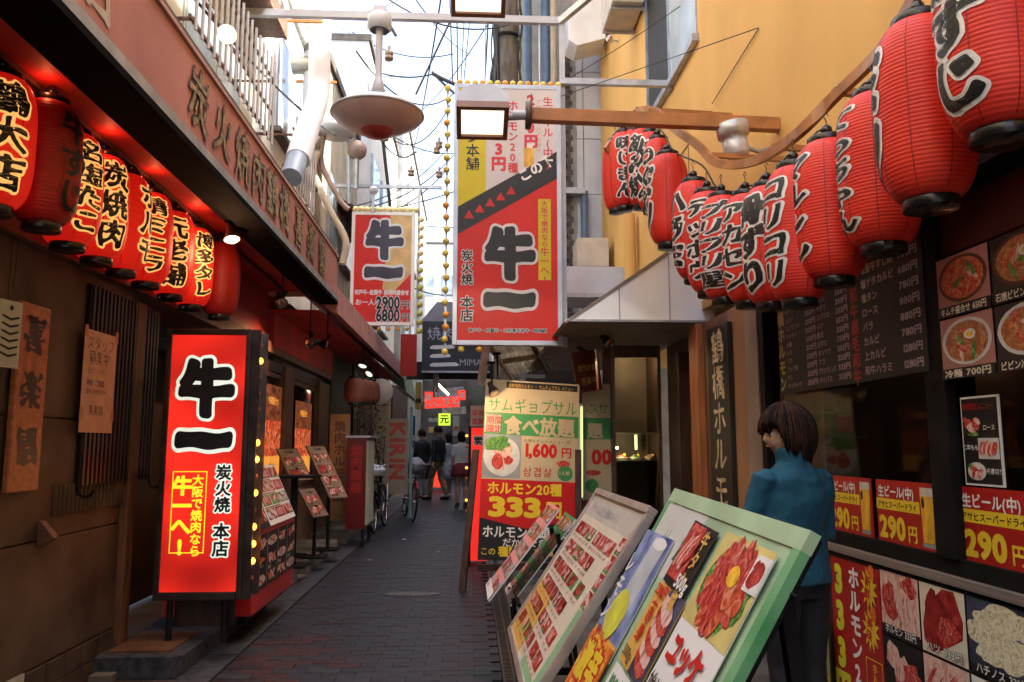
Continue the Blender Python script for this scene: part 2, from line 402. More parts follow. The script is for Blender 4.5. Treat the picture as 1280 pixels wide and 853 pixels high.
            blob(cx, cy, w_ * .47, h_ * .46, plate if kind == 'noodle' else brwn, L + 1, 22, .01); blob(cx, cy, w_ * .41, h_ * .4, {'noodle': soup, 'kimchi': kimchi}.get(kind, soup), L + 1.5, 22, .02)
            for k in range(7): blob(cx + w_ * r.uniform(-.22, .22), cy + h_ * r.uniform(-.2, .22), w_ * .13, h_ * .06, [kimchi, salad, soup, meat2][k % 4], L + 2 + k * .25, 9, .2, r.uniform(-1.4, 1.4))
            if kind != 'kimchi': blob(cx + w_ * .08, cy + h_ * .12, w_ * .11, h_ * .1, white, L + 4.2, 14, .05); blob(cx + w_ * .08, cy + h_ * .12, w_ * .06, h_ * .055, egg, L + 4.6, 12, .05)
# ============================================================ GROUND AND PAVING
random.seed(3)
LW = -2.16; RW = 1.95
g = MB(); g.quad((-60, -30, -.03), (60, -30, -.03), (60, 160, -.03), (-60, 160, -.03), M('ground_earth_concrete', (.12, .11, .1), .9, .2, 3)); g.build('ground', kind='structure')
road_mortar = M('paving_joint_sand', (.02, .019, .021), .85, .2, 30)
pm = [M('worn_paver_brown', (.027, .025, .029), .55, .2, 14, .3, spec=.16), M('worn_paver_grey', (.029, .03, .037), .55, .2, 12, .3, spec=.16), M('worn_paver_plum', (.029, .022, .025), .55, .2, 15, .3, spec=.16), M('worn_paver_pale', (.036, .038, .043), .6, .25, 10, .3, spec=.16), M('worn_paver_brick_red', (.05, .024, .022), .6, .25, 14, .3, spec=.16), M('worn_paver_sea_green', (.024, .036, .034), .6, .25, 14, .3, spec=.16)]
g = MB(); g.box(-1.46, .2, -6, 40, -.029, 0, road_mortar); road = g.build('road', kind='structure')
inv = Matrix.Translation(-parent_world(road).translation)
bm_meshes = []
for k in range(6):
    b = MB(); e = .004
    b.box(-.0985, .0985, -.0485, .0485, -.01, .008, pm[k]); bm_meshes.append(b.mesh('brick'))
nb = 0; rest = MB(); row = 0; y = 4.15
while y < 17:
    off = (row % 2) * .1
    x = -1.46 + .1 - off
    while x < .2:
        x0 = max(x - .0985, -1.457); x1 = min(x + .0985, .197)
        if x1 - x0 > .03:
            dz = random.uniform(-.001, .0012); q = random.choices(range(6), (4, 4, 3, 1, 9 * max(0, sin(x * 2.1 + 1.2) * sin(y * 1.7 + 2)) if y < 6.5 else 0, 5 * max(0, sin(x * 2.6 + 4) * sin(y * 2.3)) if y < 6.5 else 0))[0]
            if nb < 296 and x1 - x0 > .19:
                o = bpy.data.objects.new('brick', bm_meshes[q]); link(o, road); o.location = inv @ V((x, y, .004 + dz)); o.rotation_euler = (random.uniform(-.012, .012), random.uniform(-.008, .008), random.uniform(-.01, .01)); nb += 1
            else: rest.box(x0, x1, y - .0485, y + .0485, 0, .010 + dz, pm[q])
        x += .2
    y += .1; row += 1
rest.build('distant_brick', road, kind='stuff')
pv = MB(); pv.box(-1.46, .2, 17, 40, 0, .006, pm[0]); pv.build('far_paving', road)
# pale patch in the paving
b = MB(); pc = PZ(516, 743, .014); b.v = []
pts = [(pc.x + .27 * cos(2 * PI * k / 22) * (1 if abs(cos(2 * PI * k / 22)) < .8 else .95), pc.y + .1 * sin(2 * PI * k / 22), .0125) for k in range(22)]
b.slab(pts, (0, 0, .006), M('old_mortar_patch', (.08, .078, .078), .8, .5, 18, .4)); b.build('paving_patch', kind='structure')
# granite kerb strip along the left shops
gran = M('wet_dark_granite', (.05, .053, .062), .55, .4, 22, .3, spec=.25)
ks = MB(); ks.box(-1.672, -1.463, -6, 40, -.029, .003, road_mortar); kerb = ks.build('kerb', kind='structure')
kinv = Matrix.Translation(-parent_world(kerb).translation); y = 4.2
for k in range(26):
    b = MB(); b.box(-.1, .1, -.295, .295, -.01, .022, gran); 
    if k == 0: km = b.mesh('kerb_stone')
    o = bpy.data.objects.new('kerb_stone', km); link(o, kerb); o.location = kinv @ V((-1.568, y + .3, random.uniform(0, .004))); y += .6
# left forecourt tiles
lf = MB(); lf.box(-2.16, -1.675, -6, 4.9, -.029, .012, M('brown_forecourt_tile', (.05, .032, .027), .55, .3, 6, .2)); lf.build('forecourt', kind='structure')
lf = MB(); lf.box(-2.16, -1.675, 6.95, 40, -.029, .012, conc); lf.build('pavement', kind='structure')
# right forecourt and drain
rf = MB(); rf.box(.335, 3.2, -6, 40, -.029, .018, M('stained_pale_pavement', (.08, .075, .07), .6, .35, 5, .3)); rf.build('pavement', kind='structure')
dr = MB(); dr.box(.2, .335, -6, 40, -.028, -.012, blackm); drain = dr.build('drain_channel', kind='structure')
gr = MB(); y = 4.1
gm = M('dark_cast_iron_grate', (.05, .05, .052), .4, .3, 12, metal=.6)
while y < 16: gr.box(.212, .323, y, y + .014, -.008, .012, gm); y += .03
gr.box(.203, .213, 4.1, 16, -.008, .014, gm); gr.box(.322, .332, 4.1, 16, -.008, .014, gm); gr.box(.262, .272, 4.1, 16, -.008, .0125, gm)
gr.build('grate_bars', drain, kind='stuff')

# ============================================================ LEFT RESTAURANT
bl = empty('restaurant_building', 'long red-fronted grill restaurant with beige panelled wall running along the left side', 'building', (LW, 5, 0))
y = -5.8
for (za, zb) in ((.25, .868), (.874, 1.484), (1.49, 2.33)):
    for ya, yb in ((-6, .7), (.706, 2.5), (2.506, 3.8), (3.806, 5.17)):
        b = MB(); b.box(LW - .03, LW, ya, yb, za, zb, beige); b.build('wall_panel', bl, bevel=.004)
b = MB(); b.box(LW - .25, LW - .031, -6, 5.168, 0, 2.3, wood); b.build('wall_core', bl)
b = MB(); b.box(LW - .029, LW + .004, -6, 4.19, 0, .246, mortar); pl_ = b.build('plinth', bl)
b = MB(); b.box(LW - .028, LW - .006, 4.19, 5.168, 0, .246, M('dirty_grout', (.05, .04, .035), .9, .2, 20)); b.build('plinth_bed', bl)
tm = M('brown_glazed_plinth_tile', (.07, .046, .036), .45, .3, 7, .15)
for r_ in range(2):
    for k in range(5):
        b = MB(); ya = 4.2 + k * .195 ; b.box(LW - .006, LW + .006 + random.uniform(0, .003), ya, ya + .187, .006 + r_ * .12, .118 + r_ * .12, tm); b.build('tile', bl, bevel=.003)
# corrugated strip under the lattice and the shaded timber post
cs = MB(); ya, yb = YX(72, LW), YX(172, LW); n = 22
for k in range(n):
    y0 = ya + (yb - ya) * k / n; cs.tube([(LW + .003, y0, .985), (LW + .003, y0, 1.14)], .014, beige, 6)
cs.build('ribbed_strip', bl, kind='stuff')
for yy, wd in ((5.17, .13),):
    b = MB(); b.box(LW - .05, LW + .04, yy + .01, yy + wd, .137, 2.26, woodm); b.build('corner_post', bl, bevel=.006)
b = MB(); b.box(LW - .06, LW + .05, -6, 12.3, 2.322, 2.44, woodm); b.build('beam', bl, bevel=.006)
b = MB(); b.box(LW - .06, LW - .002, -6, 12.3, 2.442, 3.02, M('red_lacquer_panel', (.3, .014, .01), .45, .25, 3)); b.build('upper_panel', bl)
b = MB(); b.box(LW + .0, -1.721, -6, 8.6, 2.985, 3.02, soff); b.build('soffit', bl)
b = MB(); b.box(LW + .0, -1.62, 8.602, 17.5, 2.76, 2.79, soff); b.build('soffit', bl)
b = MB(); b.box(LW - .0, -2.1, 8.6, 12.3, 2.393, 2.758, soff); b.build('upper_panel', bl)
# dark eaves beam and gutter below the fascia
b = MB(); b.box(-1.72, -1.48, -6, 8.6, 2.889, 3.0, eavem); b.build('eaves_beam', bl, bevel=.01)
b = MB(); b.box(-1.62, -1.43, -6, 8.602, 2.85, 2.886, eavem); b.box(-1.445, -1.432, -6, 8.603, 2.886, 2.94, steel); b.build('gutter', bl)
def fascia_seg(ya, yb):
    b = MB(); b.box(-1.475, -1.45, ya, yb, 2.93, 3.37, rust); return b.build('fascia_panel', bl, bevel=.003)
yj = YX(233, -1.45)
for a_, b_ in ((-6, -1.3), (-1.295, .9), (.905, yj - .004), (yj + .002, 6.0), (6.006, 8.6)): fascia_seg(a_, b_)
b = MB(); b.box(-1.5, -1.435, -6, 8.605, 3.372, 3.395, M('fascia_cap_strip', (.5, .3, .27), .4, .1, 5)); b.build('cap_strip', bl)
b = MB(); b.box(-1.5, -1.476, 8.58, 8.6, 2.93, 3.37, rust); b.box(-2.3, -1.5, 8.57, 8.6, 2.93, 3.37, rust); b.build('end_panel', bl)
b = MB(); b.box(-2.34, -1.44, -6, 8.59, 3.397, 3.42, conc); b.build('canopy_top', bl)
# fascia lettering, weathered gold with a dark outline behind
gold = M('tarnished_gold_leaf', (.3, .22, .1), .45, .5, 20, col2=(.45, .36, .2)); goldback = M('dark_letter_outline', (.05, .04, .025), .6, .3, 20); silverl = M('pale_letter', (.5, .47, .42), .5, .1, 9)
fr = wall_frame(-1.449, 0, 0, -1)
for ch, u, v, sz, mm in (('店', 118, 5, .33, silverl), ('炭', 247, 134, .33, gold), ('火', 277, 167, .33, gold), ('焼', 302, 198, .34, gold), ('肉', 322, 222, .34, gold), ('鶴', 339, 243, .35, gold), ('橋', 355, 264, .36, gold), ('喜', 373, 283, .36, gold), ('楽', 388, 301, .36, gold), ('園', 402, 317, .36, gold)):
    c = PX(u, v, -1.449); p = Print(0, 0, 0)
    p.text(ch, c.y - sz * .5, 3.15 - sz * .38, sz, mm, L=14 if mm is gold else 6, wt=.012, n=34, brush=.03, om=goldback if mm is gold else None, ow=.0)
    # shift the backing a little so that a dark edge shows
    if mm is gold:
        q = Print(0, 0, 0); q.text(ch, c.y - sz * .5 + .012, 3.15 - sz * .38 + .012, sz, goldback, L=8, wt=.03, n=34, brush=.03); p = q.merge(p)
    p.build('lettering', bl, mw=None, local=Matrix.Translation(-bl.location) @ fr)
# lower continuing awning
b = MB(); b.slab([(-1.5, 8.61, 2.77), (-1.42, 8.61, 2.74), (-1.46, 8.61, 3.07), (-2.2, 8.61, 3.3)], (0, 9, 0), awn); b.build('awning', bl, bevel=.01)
b = MB(); b.slab([(-1.47, 17.7, 2.6), (-1.4, 17.7, 2.5), (-1.5, 17.7, 3.0), (-2.2, 17.7, 3.1)], (0, 3.2, 0), M('green_tarpaulin', (.12, .2, .13), .7, .3, 6)); b.build('awning', bl, label='green tarpaulin awning at the far end of the restaurant')
# recess with doorstep and shop front beyond the corner
b = MB(); b.box(LW, -1.66, 4.93, 6.95, 0, .137, gran); b.build('step', bl, bevel=.01, label='low dark step under the glowing sign')
b = MB(); b.box(LW + .05, -1.75, 5.0, 5.5, .138, .15, woodm); b.build('door_mat', bl)
b = MB(); b.box(-2.9, -2.86, 5.3, 12.2, 0, 2.75, wood); b.build('inner_wall', bl)
b = MB(); b.box(LW - .05, LW, 6.9, 12.2, .0, .82, woodm); b.build('dado', bl)
b = MB(); b.box(LW - .6, LW, 6.9, 11.9, 2.15, 2.26, wood); b.build('header', bl)
for (u0, u1) in ((318, 326), (351, 362), (395, 409)):
    ya, yb = YX(u0, LW), YX(u1, LW); b = MB(); b.box(LW - .08, LW + .03, ya, yb, .1, 2.25, woodm); b.build('post', bl, bevel=.005)
for (u0, u1, seed) in ((326, 351, 1), (362, 395, 2)):
    ya, yb = YX(u0, LW) + .01, YX(u1, LW) - .01
    wf = MB(); wf.box(LW - .05, LW - .01, ya, ya + .05, .83, 2.14, woodm); wf.box(LW - .05, LW - .01, yb - .05, yb, .83, 2.14, woodm); wf.box(LW - .05, LW - .01, ya + .05, yb - .05, .83, .88, woodm); wf.box(LW - .05, LW - .01, ya + .05, yb - .05, 2.09, 2.14, woodm)
    wi = wf.build('window', bl)
    gp = MB(); gp.box(LW - .042, LW - .034, ya + .05, yb - .05, .88, 2.09, glassd); gp.build('pane', wi)
for k, (ya, yb) in enumerate(((7.1, 8.2), (8.7, 10.6), (11.2, 13.5), (14.2, 16.5))):
    b = MB(); b.box(LW, -1.68, ya, yb, .012, .15, conc); b.build('step', bl, bevel=.01)
# upper storeys of the restaurant
cream_up = M('weathered_cream_upper_wall', (.5, .47, .38), .8, .2, 2, .1)
b = MB(); b.box(-2.9, -2.34, -8, 8.3, 3.0, 11.5, cream_up); b.build('upper_wall', bl)
for (ya, yb, z0, z1) in ((3.6, 5.4, 4.2, 5.6), (6.2, 7.8, 4.0, 5.3), (1, 2.6, 4.2, 5.6)):
    b = MB(); b.box(-2.345, -2.325, ya, yb, z0, z1, greenwall); f_ = b.build('window', bl); 
    for k in range(2): q = MB(); w0 = ya + .04 + k * (yb - ya) / 2; q.box(-2.325, -2.318, w0, w0 + (yb - ya) / 2 - .08, z0 + .05, z1 - .05, M('pale_reflecting_glass', (.35, .42, .45), .1, .3, 1.5)); q.build('pane', f_)
# ---- window grilles: rows of pale upright bars
barm = M('white_enamelled_bar', (.5, .51, .54), .3, .06, 6); rustm = M('rusty_angle_iron', (.22, .11, .07), .7, .4, 14, .2)
def grille(ya, yb, z0, z1, X, n, label):
    t = empty('window_grille', label, 'grille', (X, (ya + yb) / 2, z0))
    for z in (z0 + .07, (z0 + z1) / 2 - .08, z1 - .16): b = MB(); b.box(X - .03, X - .012, ya, yb, z - .014, z + .014, rustm); b.build('rail', t)
    b = MB()
    b0 = None
    for k in range(n):
        yy = ya + (yb - ya) * (k + .5) / n
        if b0 is None: q = MB(); q.tube([(0, 0, 0), (0, 0, z1 - z0)], .012, barm, 8); b0 = q.mesh('bar')
        o = bpy.data.objects.new('bar', b0); link(o, t); o.location = V((X, yy, z0)) - t.location
    for yy in (ya + .1, yb - .1):
        for z in (z0 + .1, z1 - .2): q = MB(); q.bar((X - .02, yy, z), (-2.34, yy, z), .02, .02, rustm); q.build('bracket', t)
grille(5.3, 7.6, 4.22, 5.05, -1.93, 17, 'long rusty-railed window grille of white upright bars above the red fascia')
grille(8.5, 9.7, 4.15, 4.95, -1.93, 9, 'short window grille of white bars farther down, beside the white duct')
# left pipe stack beside the first grille (cream uprights)
b = MB(); b.tube([(-2.1, 4.95, 3.48), (-2.1, 4.95, 7)], .05, M('lilac_grey_drainpipe', (.5, .48, .55), .5, .1, 5), 12); tag(b.build('drainpipe'), 'pale lilac drainpipe standing just before the long window grille', 'pipe')
b = MB(); b.box(-2.3, -2.12, 5.02, 5.14, 3.48, 7, tanwall); tag(b.build('cable_duct'), 'tan boxed upright beside the lilac drainpipe above the fascia', 'duct')

# ============================================================ BUILDINGS ON THE LEFT BEYOND
def block(name, label, x0, x1, y0, y1, h, m, wins=(), side=1, z0=0, roof=None):
    t = empty(name, label, 'building', ((x0 + x1) / 2, (y0 + y1) / 2, z0))
    b = MB(); b.box(x0, x1, y0, y1, z0, h, m); b.build('wall', t)
    b = MB(); b.box(x0 - .05, x1 + .05, y0 - .02, y1 + .02, h + .002, h + .14, roof or conc); b.build('roof', t)
    X = x1 if side < 0 else x0; sg = 1 if side < 0 else -1
    for (ya, yb, za, zb) in wins:
        f = MB(); f.box(X, X + sg * .05, ya, yb, za, zb, steel); fo = f.build('window', t)
        n = max(1, round((yb - ya) / .8))
        for k in range(n):
            wd = (yb - ya) / n; q = MB(); q.box(X + sg * .051, X + sg * .056, ya + k * wd + .04, ya + (k + 1) * wd - .04, za + .05, zb - .05, M('pale_reflecting_glass', (.35, .42, .45), .1, .3, 1.5)); q.build('pane', fo)
        q = MB(); q.box(X + sg * .002, X + sg * .12, ya - .05, yb + .05, za - .06, za - .002, conc); q.build('sill', fo)
    return t
block('white_building', 'tall sunlit white rendered house just beyond the red fascia on the left', -6.5, -2.32, 8.6, 11.6, 8.8, whitewall, [(9.0, 9.9, 5.0, 6.2), (10.2, 11.2, 5.0, 6.2), (9.0, 9.9, 7.2, 8.2)], -1, 3.05)
block('tan_building', 'tan clad narrow house behind the hanging price banner on the left', -6.5, -2.25, 11.7, 15.4, 7.3, tanwall, [(12.2, 13.0, 4.4, 5.6), (13.6, 14.6, 4.4, 5.6)], -1, 0)
block('white_building', 'far white house with stacked windows on the left of the bright gap', -6.5, -2.1, 15.5, 22, 9.5, whitewall, [(16.2, 17.4, 3.9, 5.2), (18, 19.2, 3.9, 5.2), (16.2, 17.4, 6.2, 7.4), (18, 19.2, 6.2, 7.4), (20, 21, 6.2, 7.4)], -1, 2.95)
block('grey_building', 'last grey cement house on the left where the alley narrows', -6.5, -1.95, 22.1, 34, 11, greywall, [(23, 24.4, 4.2, 5.6), (25.5, 27, 4.2, 5.6), (23, 24.4, 7, 8.3), (25.5, 27, 7, 8.3)], -1, 2.95)
# lean-to roof with grey tiles on the tan house, and eaves
rt = M('dark_roof_tile', (.09, .09, .1), .5, .3, 10, .1)
t = empty('tiled_lean_to', 'dark tiled lean-to roof sticking out above the price banner', 'roof', (-2, 13.5, 4.9))
b = MB(); b.slab([(-2.25, 12.8, 5.3), (-1.55, 12.8, 4.95), (-1.55, 12.8, 5.0), (-2.25, 12.8, 5.36)], (0, 2.4, 0), wood); b.build('rafters', t)
for i in range(9):
    for j in range(4):
        q = MB(); x_ = -2.22 + j * .17; z_ = 5.37 - j * .085; yy = 12.82 + i * .265; q.slab([(x_, yy, z_), (x_ + .19, yy, z_ - .095), (x_ + .19, yy, z_ - .07), (x_, yy, z_ + .03)], (0, .25, 0), rt); q.build('tile', t)

# ============================================================ RIGHT: SHOP, YELLOW BUILDING, NEIGHBOURS
br = empty('ochre_building', 'ochre rendered building towering over the right side of the alley', 'building', (2.0, 5, 2.5))
b = MB(); b.box(2.0, 7, -8, 8, 2.48, 11.6, yelwall); b.v = [] ; b.f = []; b.m = []; b.sm = []
wy0, wy1 = PX(872, 45, 2.0).y, PX(806, 60, 2.0).y; wz = PX(846, 91, 2.0).z
b.box(2.0, 7, -8, wy0, 2.48, 11.6, yelwall); b.box(2.0, 7, wy0, wy1, 2.48, wz, yelwall); b.box(2.0, 7, wy1, 11.8, 2.48, 11.6, yelwall); b.box(2.0, 7, wy0, wy1, 8.2, 11.6, yelwall); b.build('wall', br)
ym = PX(833, 60, 2.0).y
f = MB(); f.box(1.99, 2.1, wy0, wy0 + .03, wz, 8.2, steel); f.box(2.015, 2.1, ym - .02, ym + .02, wz, 8.2, steel); f.box(2.005, 2.1, wy1 - .03, wy1, wz, 8.2, steel); f.box(1.94, 2.1, wy0 - .04, wy1 + .02, wz - .07, wz - .002, steel); wi = f.build('window', br)
q = MB(); q.box(2.03, 2.04, wy0 + .05, ym - .02, wz, 8.2, M('sky_reflecting_frosted_glass', (.5, .58, .62), .12, .12, 2)); q.build('pane', wi)
q = MB(); q.box(2.03, 2.04, ym + .02, wy1 - .04, wz, 8.2, M('dark_grey_shutter', (.022, .02, .019), .6, .15, 4)); q.build('pane', wi, label='dark grey blank window leaf')
b = MB(); b.box(2.1, 2.13, wy0, wy1, wz, 8.2, black); b.build('window_back', br)
q = MB(); q.outline = None
hp = wall_frame(1.995, YX(840, 2), PX(856, 192, 2).z - .0, 1)
q = Print(0, 0, 0); q.outline(0, -.5, .85, 0, .008, M('hatch_outline', (.3, .15, .04), .6, .1, 5), 2) if False else None
b = MB()
ya, yb = YX(872, 2), YX(838, 2); z1 = PX(872, 165, 2).z; z0 = z1 - .75
for a in ((ya, ya + .012, z0, z1), (yb - .012, yb, z0, z1), (ya, yb, z1 - .012, z1)): b.box(1.992, 2.003, *a, M('hatch_outline', (.3, .15, .04), .6, .1, 5))
b.build('service_hatch', br)
b = MB(); b.box(1.96, 2.004, -8, 11.8, 2.48, 2.56, M('ochre_trim', (.45, .25, .08), .7, .1, 4)); b.build('string_course', br)
# ground floor shop on the right
bs = empty('offal_grill_shop', 'glazed black-framed grill shop under the red lanterns on the right', 'shop', (RW, 4, 0))
b = MB(); b.box(RW, RW + .3, -6, 5.2, .018, .77, wood); b.build('counter_wall', bs)
railm = M('brushed_steel_rail', (.42, .36, .33), .35, .12, 10, metal=.6, stretch=(1, .2, 6))
b = MB(); b.box(RW - .03, RW + .3, -6, 5.2, .79, .832, railm); b.build('counter_rail', bs, bevel=.005)
b = MB(); b.box(RW - .015, RW + .3, -6, 5.2, .833, .9, blackm); b.build('sill', bs)
b = MB(); b.box(1.79, RW + .3, -6, 5.2, 2.33, 2.41, blackm); b.box(RW - .04, RW + .3, -6, 5.2, 2.411, 2.475, blackm); b.build('header', bs)
b = MB(); b.box(RW - .005, RW + .02, -6, YX(1182, RW) - .06, 2.12, 2.329, M('dark_red_valance', (.09, .012, .008), .6, .25, 3)); b.build('valance', bs)
for ya in (YX(1170, RW), 1.1, -1.2, -3.5): 
    b = MB(); b.box(RW - .03, RW + .1, ya - .14, ya, .9, 2.33, blackm); b.build('mullion', bs)
b = MB(); b.box(RW - .03, RW + .1, 5.12, 5.2, .9, 2.33, blackm); b.build('mullion', bs)
for ya, yb in ((YX(1170, RW), 5.12), (1.1, YX(1170, RW) - .14), (-1.2, .96)):
    b = MB(); b.box(RW + .02, RW + .028, ya, yb, .9, 2.33, M('shop_window_glass', (.35, .36, .35), .03, .02, 3, trans=1, ior=1.1, spec=.15)); b.build('pane', bs)
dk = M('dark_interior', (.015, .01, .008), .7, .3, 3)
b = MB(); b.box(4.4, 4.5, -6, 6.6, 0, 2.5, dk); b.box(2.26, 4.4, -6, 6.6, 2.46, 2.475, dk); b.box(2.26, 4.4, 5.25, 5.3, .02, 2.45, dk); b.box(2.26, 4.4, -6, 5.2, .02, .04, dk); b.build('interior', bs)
for k, (y_, z_, h_) in enumerate(((4.6, 1.1, .35), (3.9, 1.0, .5), (4.25, 1.35, .2), (3.4, 1.05, .3), (2.9, 1.2, .4), (2.4, 1.0, .5))):
    b = MB(); b.box(4.2, 4.38, y_ * 1.6 - .35, y_ * 1.6 + .3, z_, z_ + h_, [woodm, dred, tanwall][k % 3]); b.build('interior_shelf', bs)
# pillar between the windows and the doorway
orp = M('orange_beige_render', (.3, .15, .07), .65, .12, 2.5, .05)
b = MB(); b.box(RW - .01, RW + .4, 5.201, YX(916, RW), .018, 2.36, orp); b.build('pillar', bs, bevel=.01)
b = MB(); b.box(RW - .03, RW - .011, YX(957, RW) , YX(941, RW), .018, 2.36, M('grey_beige_trim', (.27, .2, .15), .6, .1, 4)); b.build('trim', bs)
b = MB(); b.box(RW + .0, RW + .4, YX(915, RW), YX(879, RW), .018, 2.36, woodm); b.build('pillar', bs)
b = MB(); b.box(RW - .06, RW + .3, YX(884.5, RW) + .03, YX(873, RW), .018, 2.36, woodo); b.build('door_jamb', bs, bevel=.005)
ydo = YX(872, RW)
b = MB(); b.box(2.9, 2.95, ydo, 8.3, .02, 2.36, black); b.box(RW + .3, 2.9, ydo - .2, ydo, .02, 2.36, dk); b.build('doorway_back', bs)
b = MB(); b.box(RW - .03, RW + .1, ydo + .45, ydo + .5, .02, 2.2, wood); b.build('door_frame', bs)
b = MB(); b.box(RW + .1, RW + .14, ydo + .5, 8.2, .02, 2.36, M('dark_brown_door', (.035, .016, .01), .5, .3, 6)); dd = b.build('door', bs)
b = MB(); b.box(RW + .085, RW + .099, ydo + .6, ydo + .63, .9, 1.2, chrome); b.build('handle', dd)
b = MB(); b.box(RW + .35, RW + .38, ydo + .05, ydo + .4, 1.75, 2.25, M('red_noren_cloth', (.3, .03, .012), .8, .2, 5)); b.build('door_curtain', bs)
# white boxed canopy over the door
cm = M('white_canopy_sheet', (.8, .84, .9), .5, .04, 3)
cv = empty('canopy', 'white sheet-metal canopy with sloping top and black underside over the doorway', 'canopy', (1.4, 6.6, 2.37))
pts = [PY(705, 402, 6.6), PY(893, 402, 6.6), PY(893, 300, 6.6), PY(850, 309, 6.6), PY(835, 318, 6.6)]
b = MB(); b.slab(pts, (0, .03, 0), cm); b.build('front_panel', cv)
sm_c = M('canopy_seam', (.32, .33, .36), .5, .2, 9)
for q_ in (1.25, 1.68): zt_c = pts[4].z if q_ > 1.6 else pts[0].z + (pts[4].z - pts[0].z) * (q_ - pts[0].x) / (pts[4].x - pts[0].x); b = MB(); b.box(q_, q_ + .008, 6.594, 6.6, pts[0].z + .02, zt_c - .02, sm_c); b.build('seam_strip', cv)
b = MB(); b.box(pts[0].x + .05, 1.99, 6.588, 6.6, pts[0].z, pts[0].z + .018, sm_c); b.build('drip_edge', cv)
A_ = PY(705, 402, 6.6); B_ = PY(835, 318, 6.6)
b = MB(); b.slab([(A_.x - .012, 6.59, A_.z - .014), (A_.x + .02, 6.59, A_.z - .014), (B_.x + .012, 6.59, B_.z), (B_.x - .012, 6.59, B_.z + .022)], (0, 4.4, 0), M('canopy_edge_trim', (.2, .17, .15), .5, .2, 8)); b.build('edge_trim', cv)
b = MB(); b.slab([(B_.x, 6.6, B_.z + .02), (2.05, 6.6, B_.z + .17), (2.05, 6.6, B_.z + .12), (B_.x, 6.6, B_.z)], (0, 4.4, 0), cm); b.build('roof_sheet', cv)
b = MB(); b.box(A_.x + .021, 2.1, 6.632, 11, A_.z + .0, A_.z + .02, M('sooty_canopy_lining', (.12, .1, .085), .7, .2, 3)); b.build('lining', cv)

# buildings beyond on the right
gb = empty('panel_building', 'pale grey panelled building at the end of the ochre wall', 'building', (1.4, 12, 2.3))
xs0, xs1 = PY(703, 300, 12).x, PY(718, 300, 12).x
b = MB(); b.box(xs0 - .75, 6, 12.02, 20, 0, 13, greywall); b.build('wall', gb)
ev = MB(); ev.box(-2.34, -2.02, 3, 8.3, 5.72, 5.86, woodm); ev.box(-2.03, -2.0, 3, 8.3, 5.70, 5.9, rustm); ev.build('eaves', bl)
px0, px1 = xs1 + .05, 2.1
zz = 2.4; k = 0
for z0, z1 in ((2.4, 3.33), (3.34, 4.27), (4.28, 5.2), (5.21, 6.1), (6.11, 7.2), (7.21, 8.3)):
    for xa, xb in ((px0, px0 + .1), (px0 + .11, px1)):
        b = MB(); b.box(xa, xb, 11.96, 12.018, z0, z1, pale); b.build('panel', gb, bevel=.004)
b = MB(); b.box(xs0, xs1, 11.99, 12.018, 2.4, 8.5, mortar); b.build('tile_bed', gb)
z = 2.42; r_ = 0
while z < 7.6:
    for k in range(2):
        xa = xs0 + .004 + k * .088 + (0 if r_ % 2 else -.03); xa = max(xa, xs0 + .003); xb = min(xa + .082, xs1 - .003)
        b = MB(); b.box(xa, xb, 11.978, 11.989, z, z + .082, tilem); b.build('tile', gb)
    z += .094; r_ += 1
pipebl = M('blue_painted_pipe', (.1, .16, .26), .4, .15, 6)
for k, (u, r_) in enumerate(((660, .06), (682, .07))):
    c = PY(u, 60, 11.7); b = MB(); b.tube([(c.x, 11.7, 3), (c.x, 11.7, 9)], r_, pipebl, 12); b.build('downpipe', None, 'blue downpipe nearer the utility pole' if k == 0 else 'thicker blue downpipe nearer the grey panel building', 'pipe')
c = PY(692, 60, 11.6); b = MB(); b.tube([(c.x, 11.6, 3), (c.x, 11.6, 9)], .05, tanwall, 12); b.build('downpipe', None, 'grey-tan downpipe between blue pipe and sign frame', 'pipe')
block('cream_building', 'cream house rising behind the utility pole on the right', .95, 6, 20.1, 27, 10.5, cream_up, [(21, 22.2, 4, 5.3), (23.5, 25, 4, 5.3), (21, 22.2, 6.8, 8)], 1)
block('white_building', 'white far house on the right edge of the bright gap', .75, 6, 27.1, 36, 12, whitewall, [(28, 29.5, 4.2, 5.6), (31, 32.5, 4.2, 5.6)], 1)
fb = block('white_building', 'distant white block closing the bright gap between the roofs', -5, 4, 46, 50, 13, whitewall, [], 1)
for i in range(6):
    for j in range(3):
        x_ = -4.4 + i * 1.35; z_ = 4.5 + j * 2.7; f = MB(); f.box(x_, x_ + .95, 45.94, 45.999, z_, z_ + 1.3, steel); fo = f.build('window', fb); q = MB(); q.box(x_ + .06, x_ + .89, 45.92, 45.938, z_ + .06, z_ + 1.24, M('pale_reflecting_glass', (.35, .42, .45), .1, .3, 1.5)); q.build('pane', fo)
for k in range(3): b = MB(); b.box(-5, 4, 45.7, 45.9, 3.7 + k * 2.7, 3.85 + k * 2.7, pale); b.build('ledge', fb)
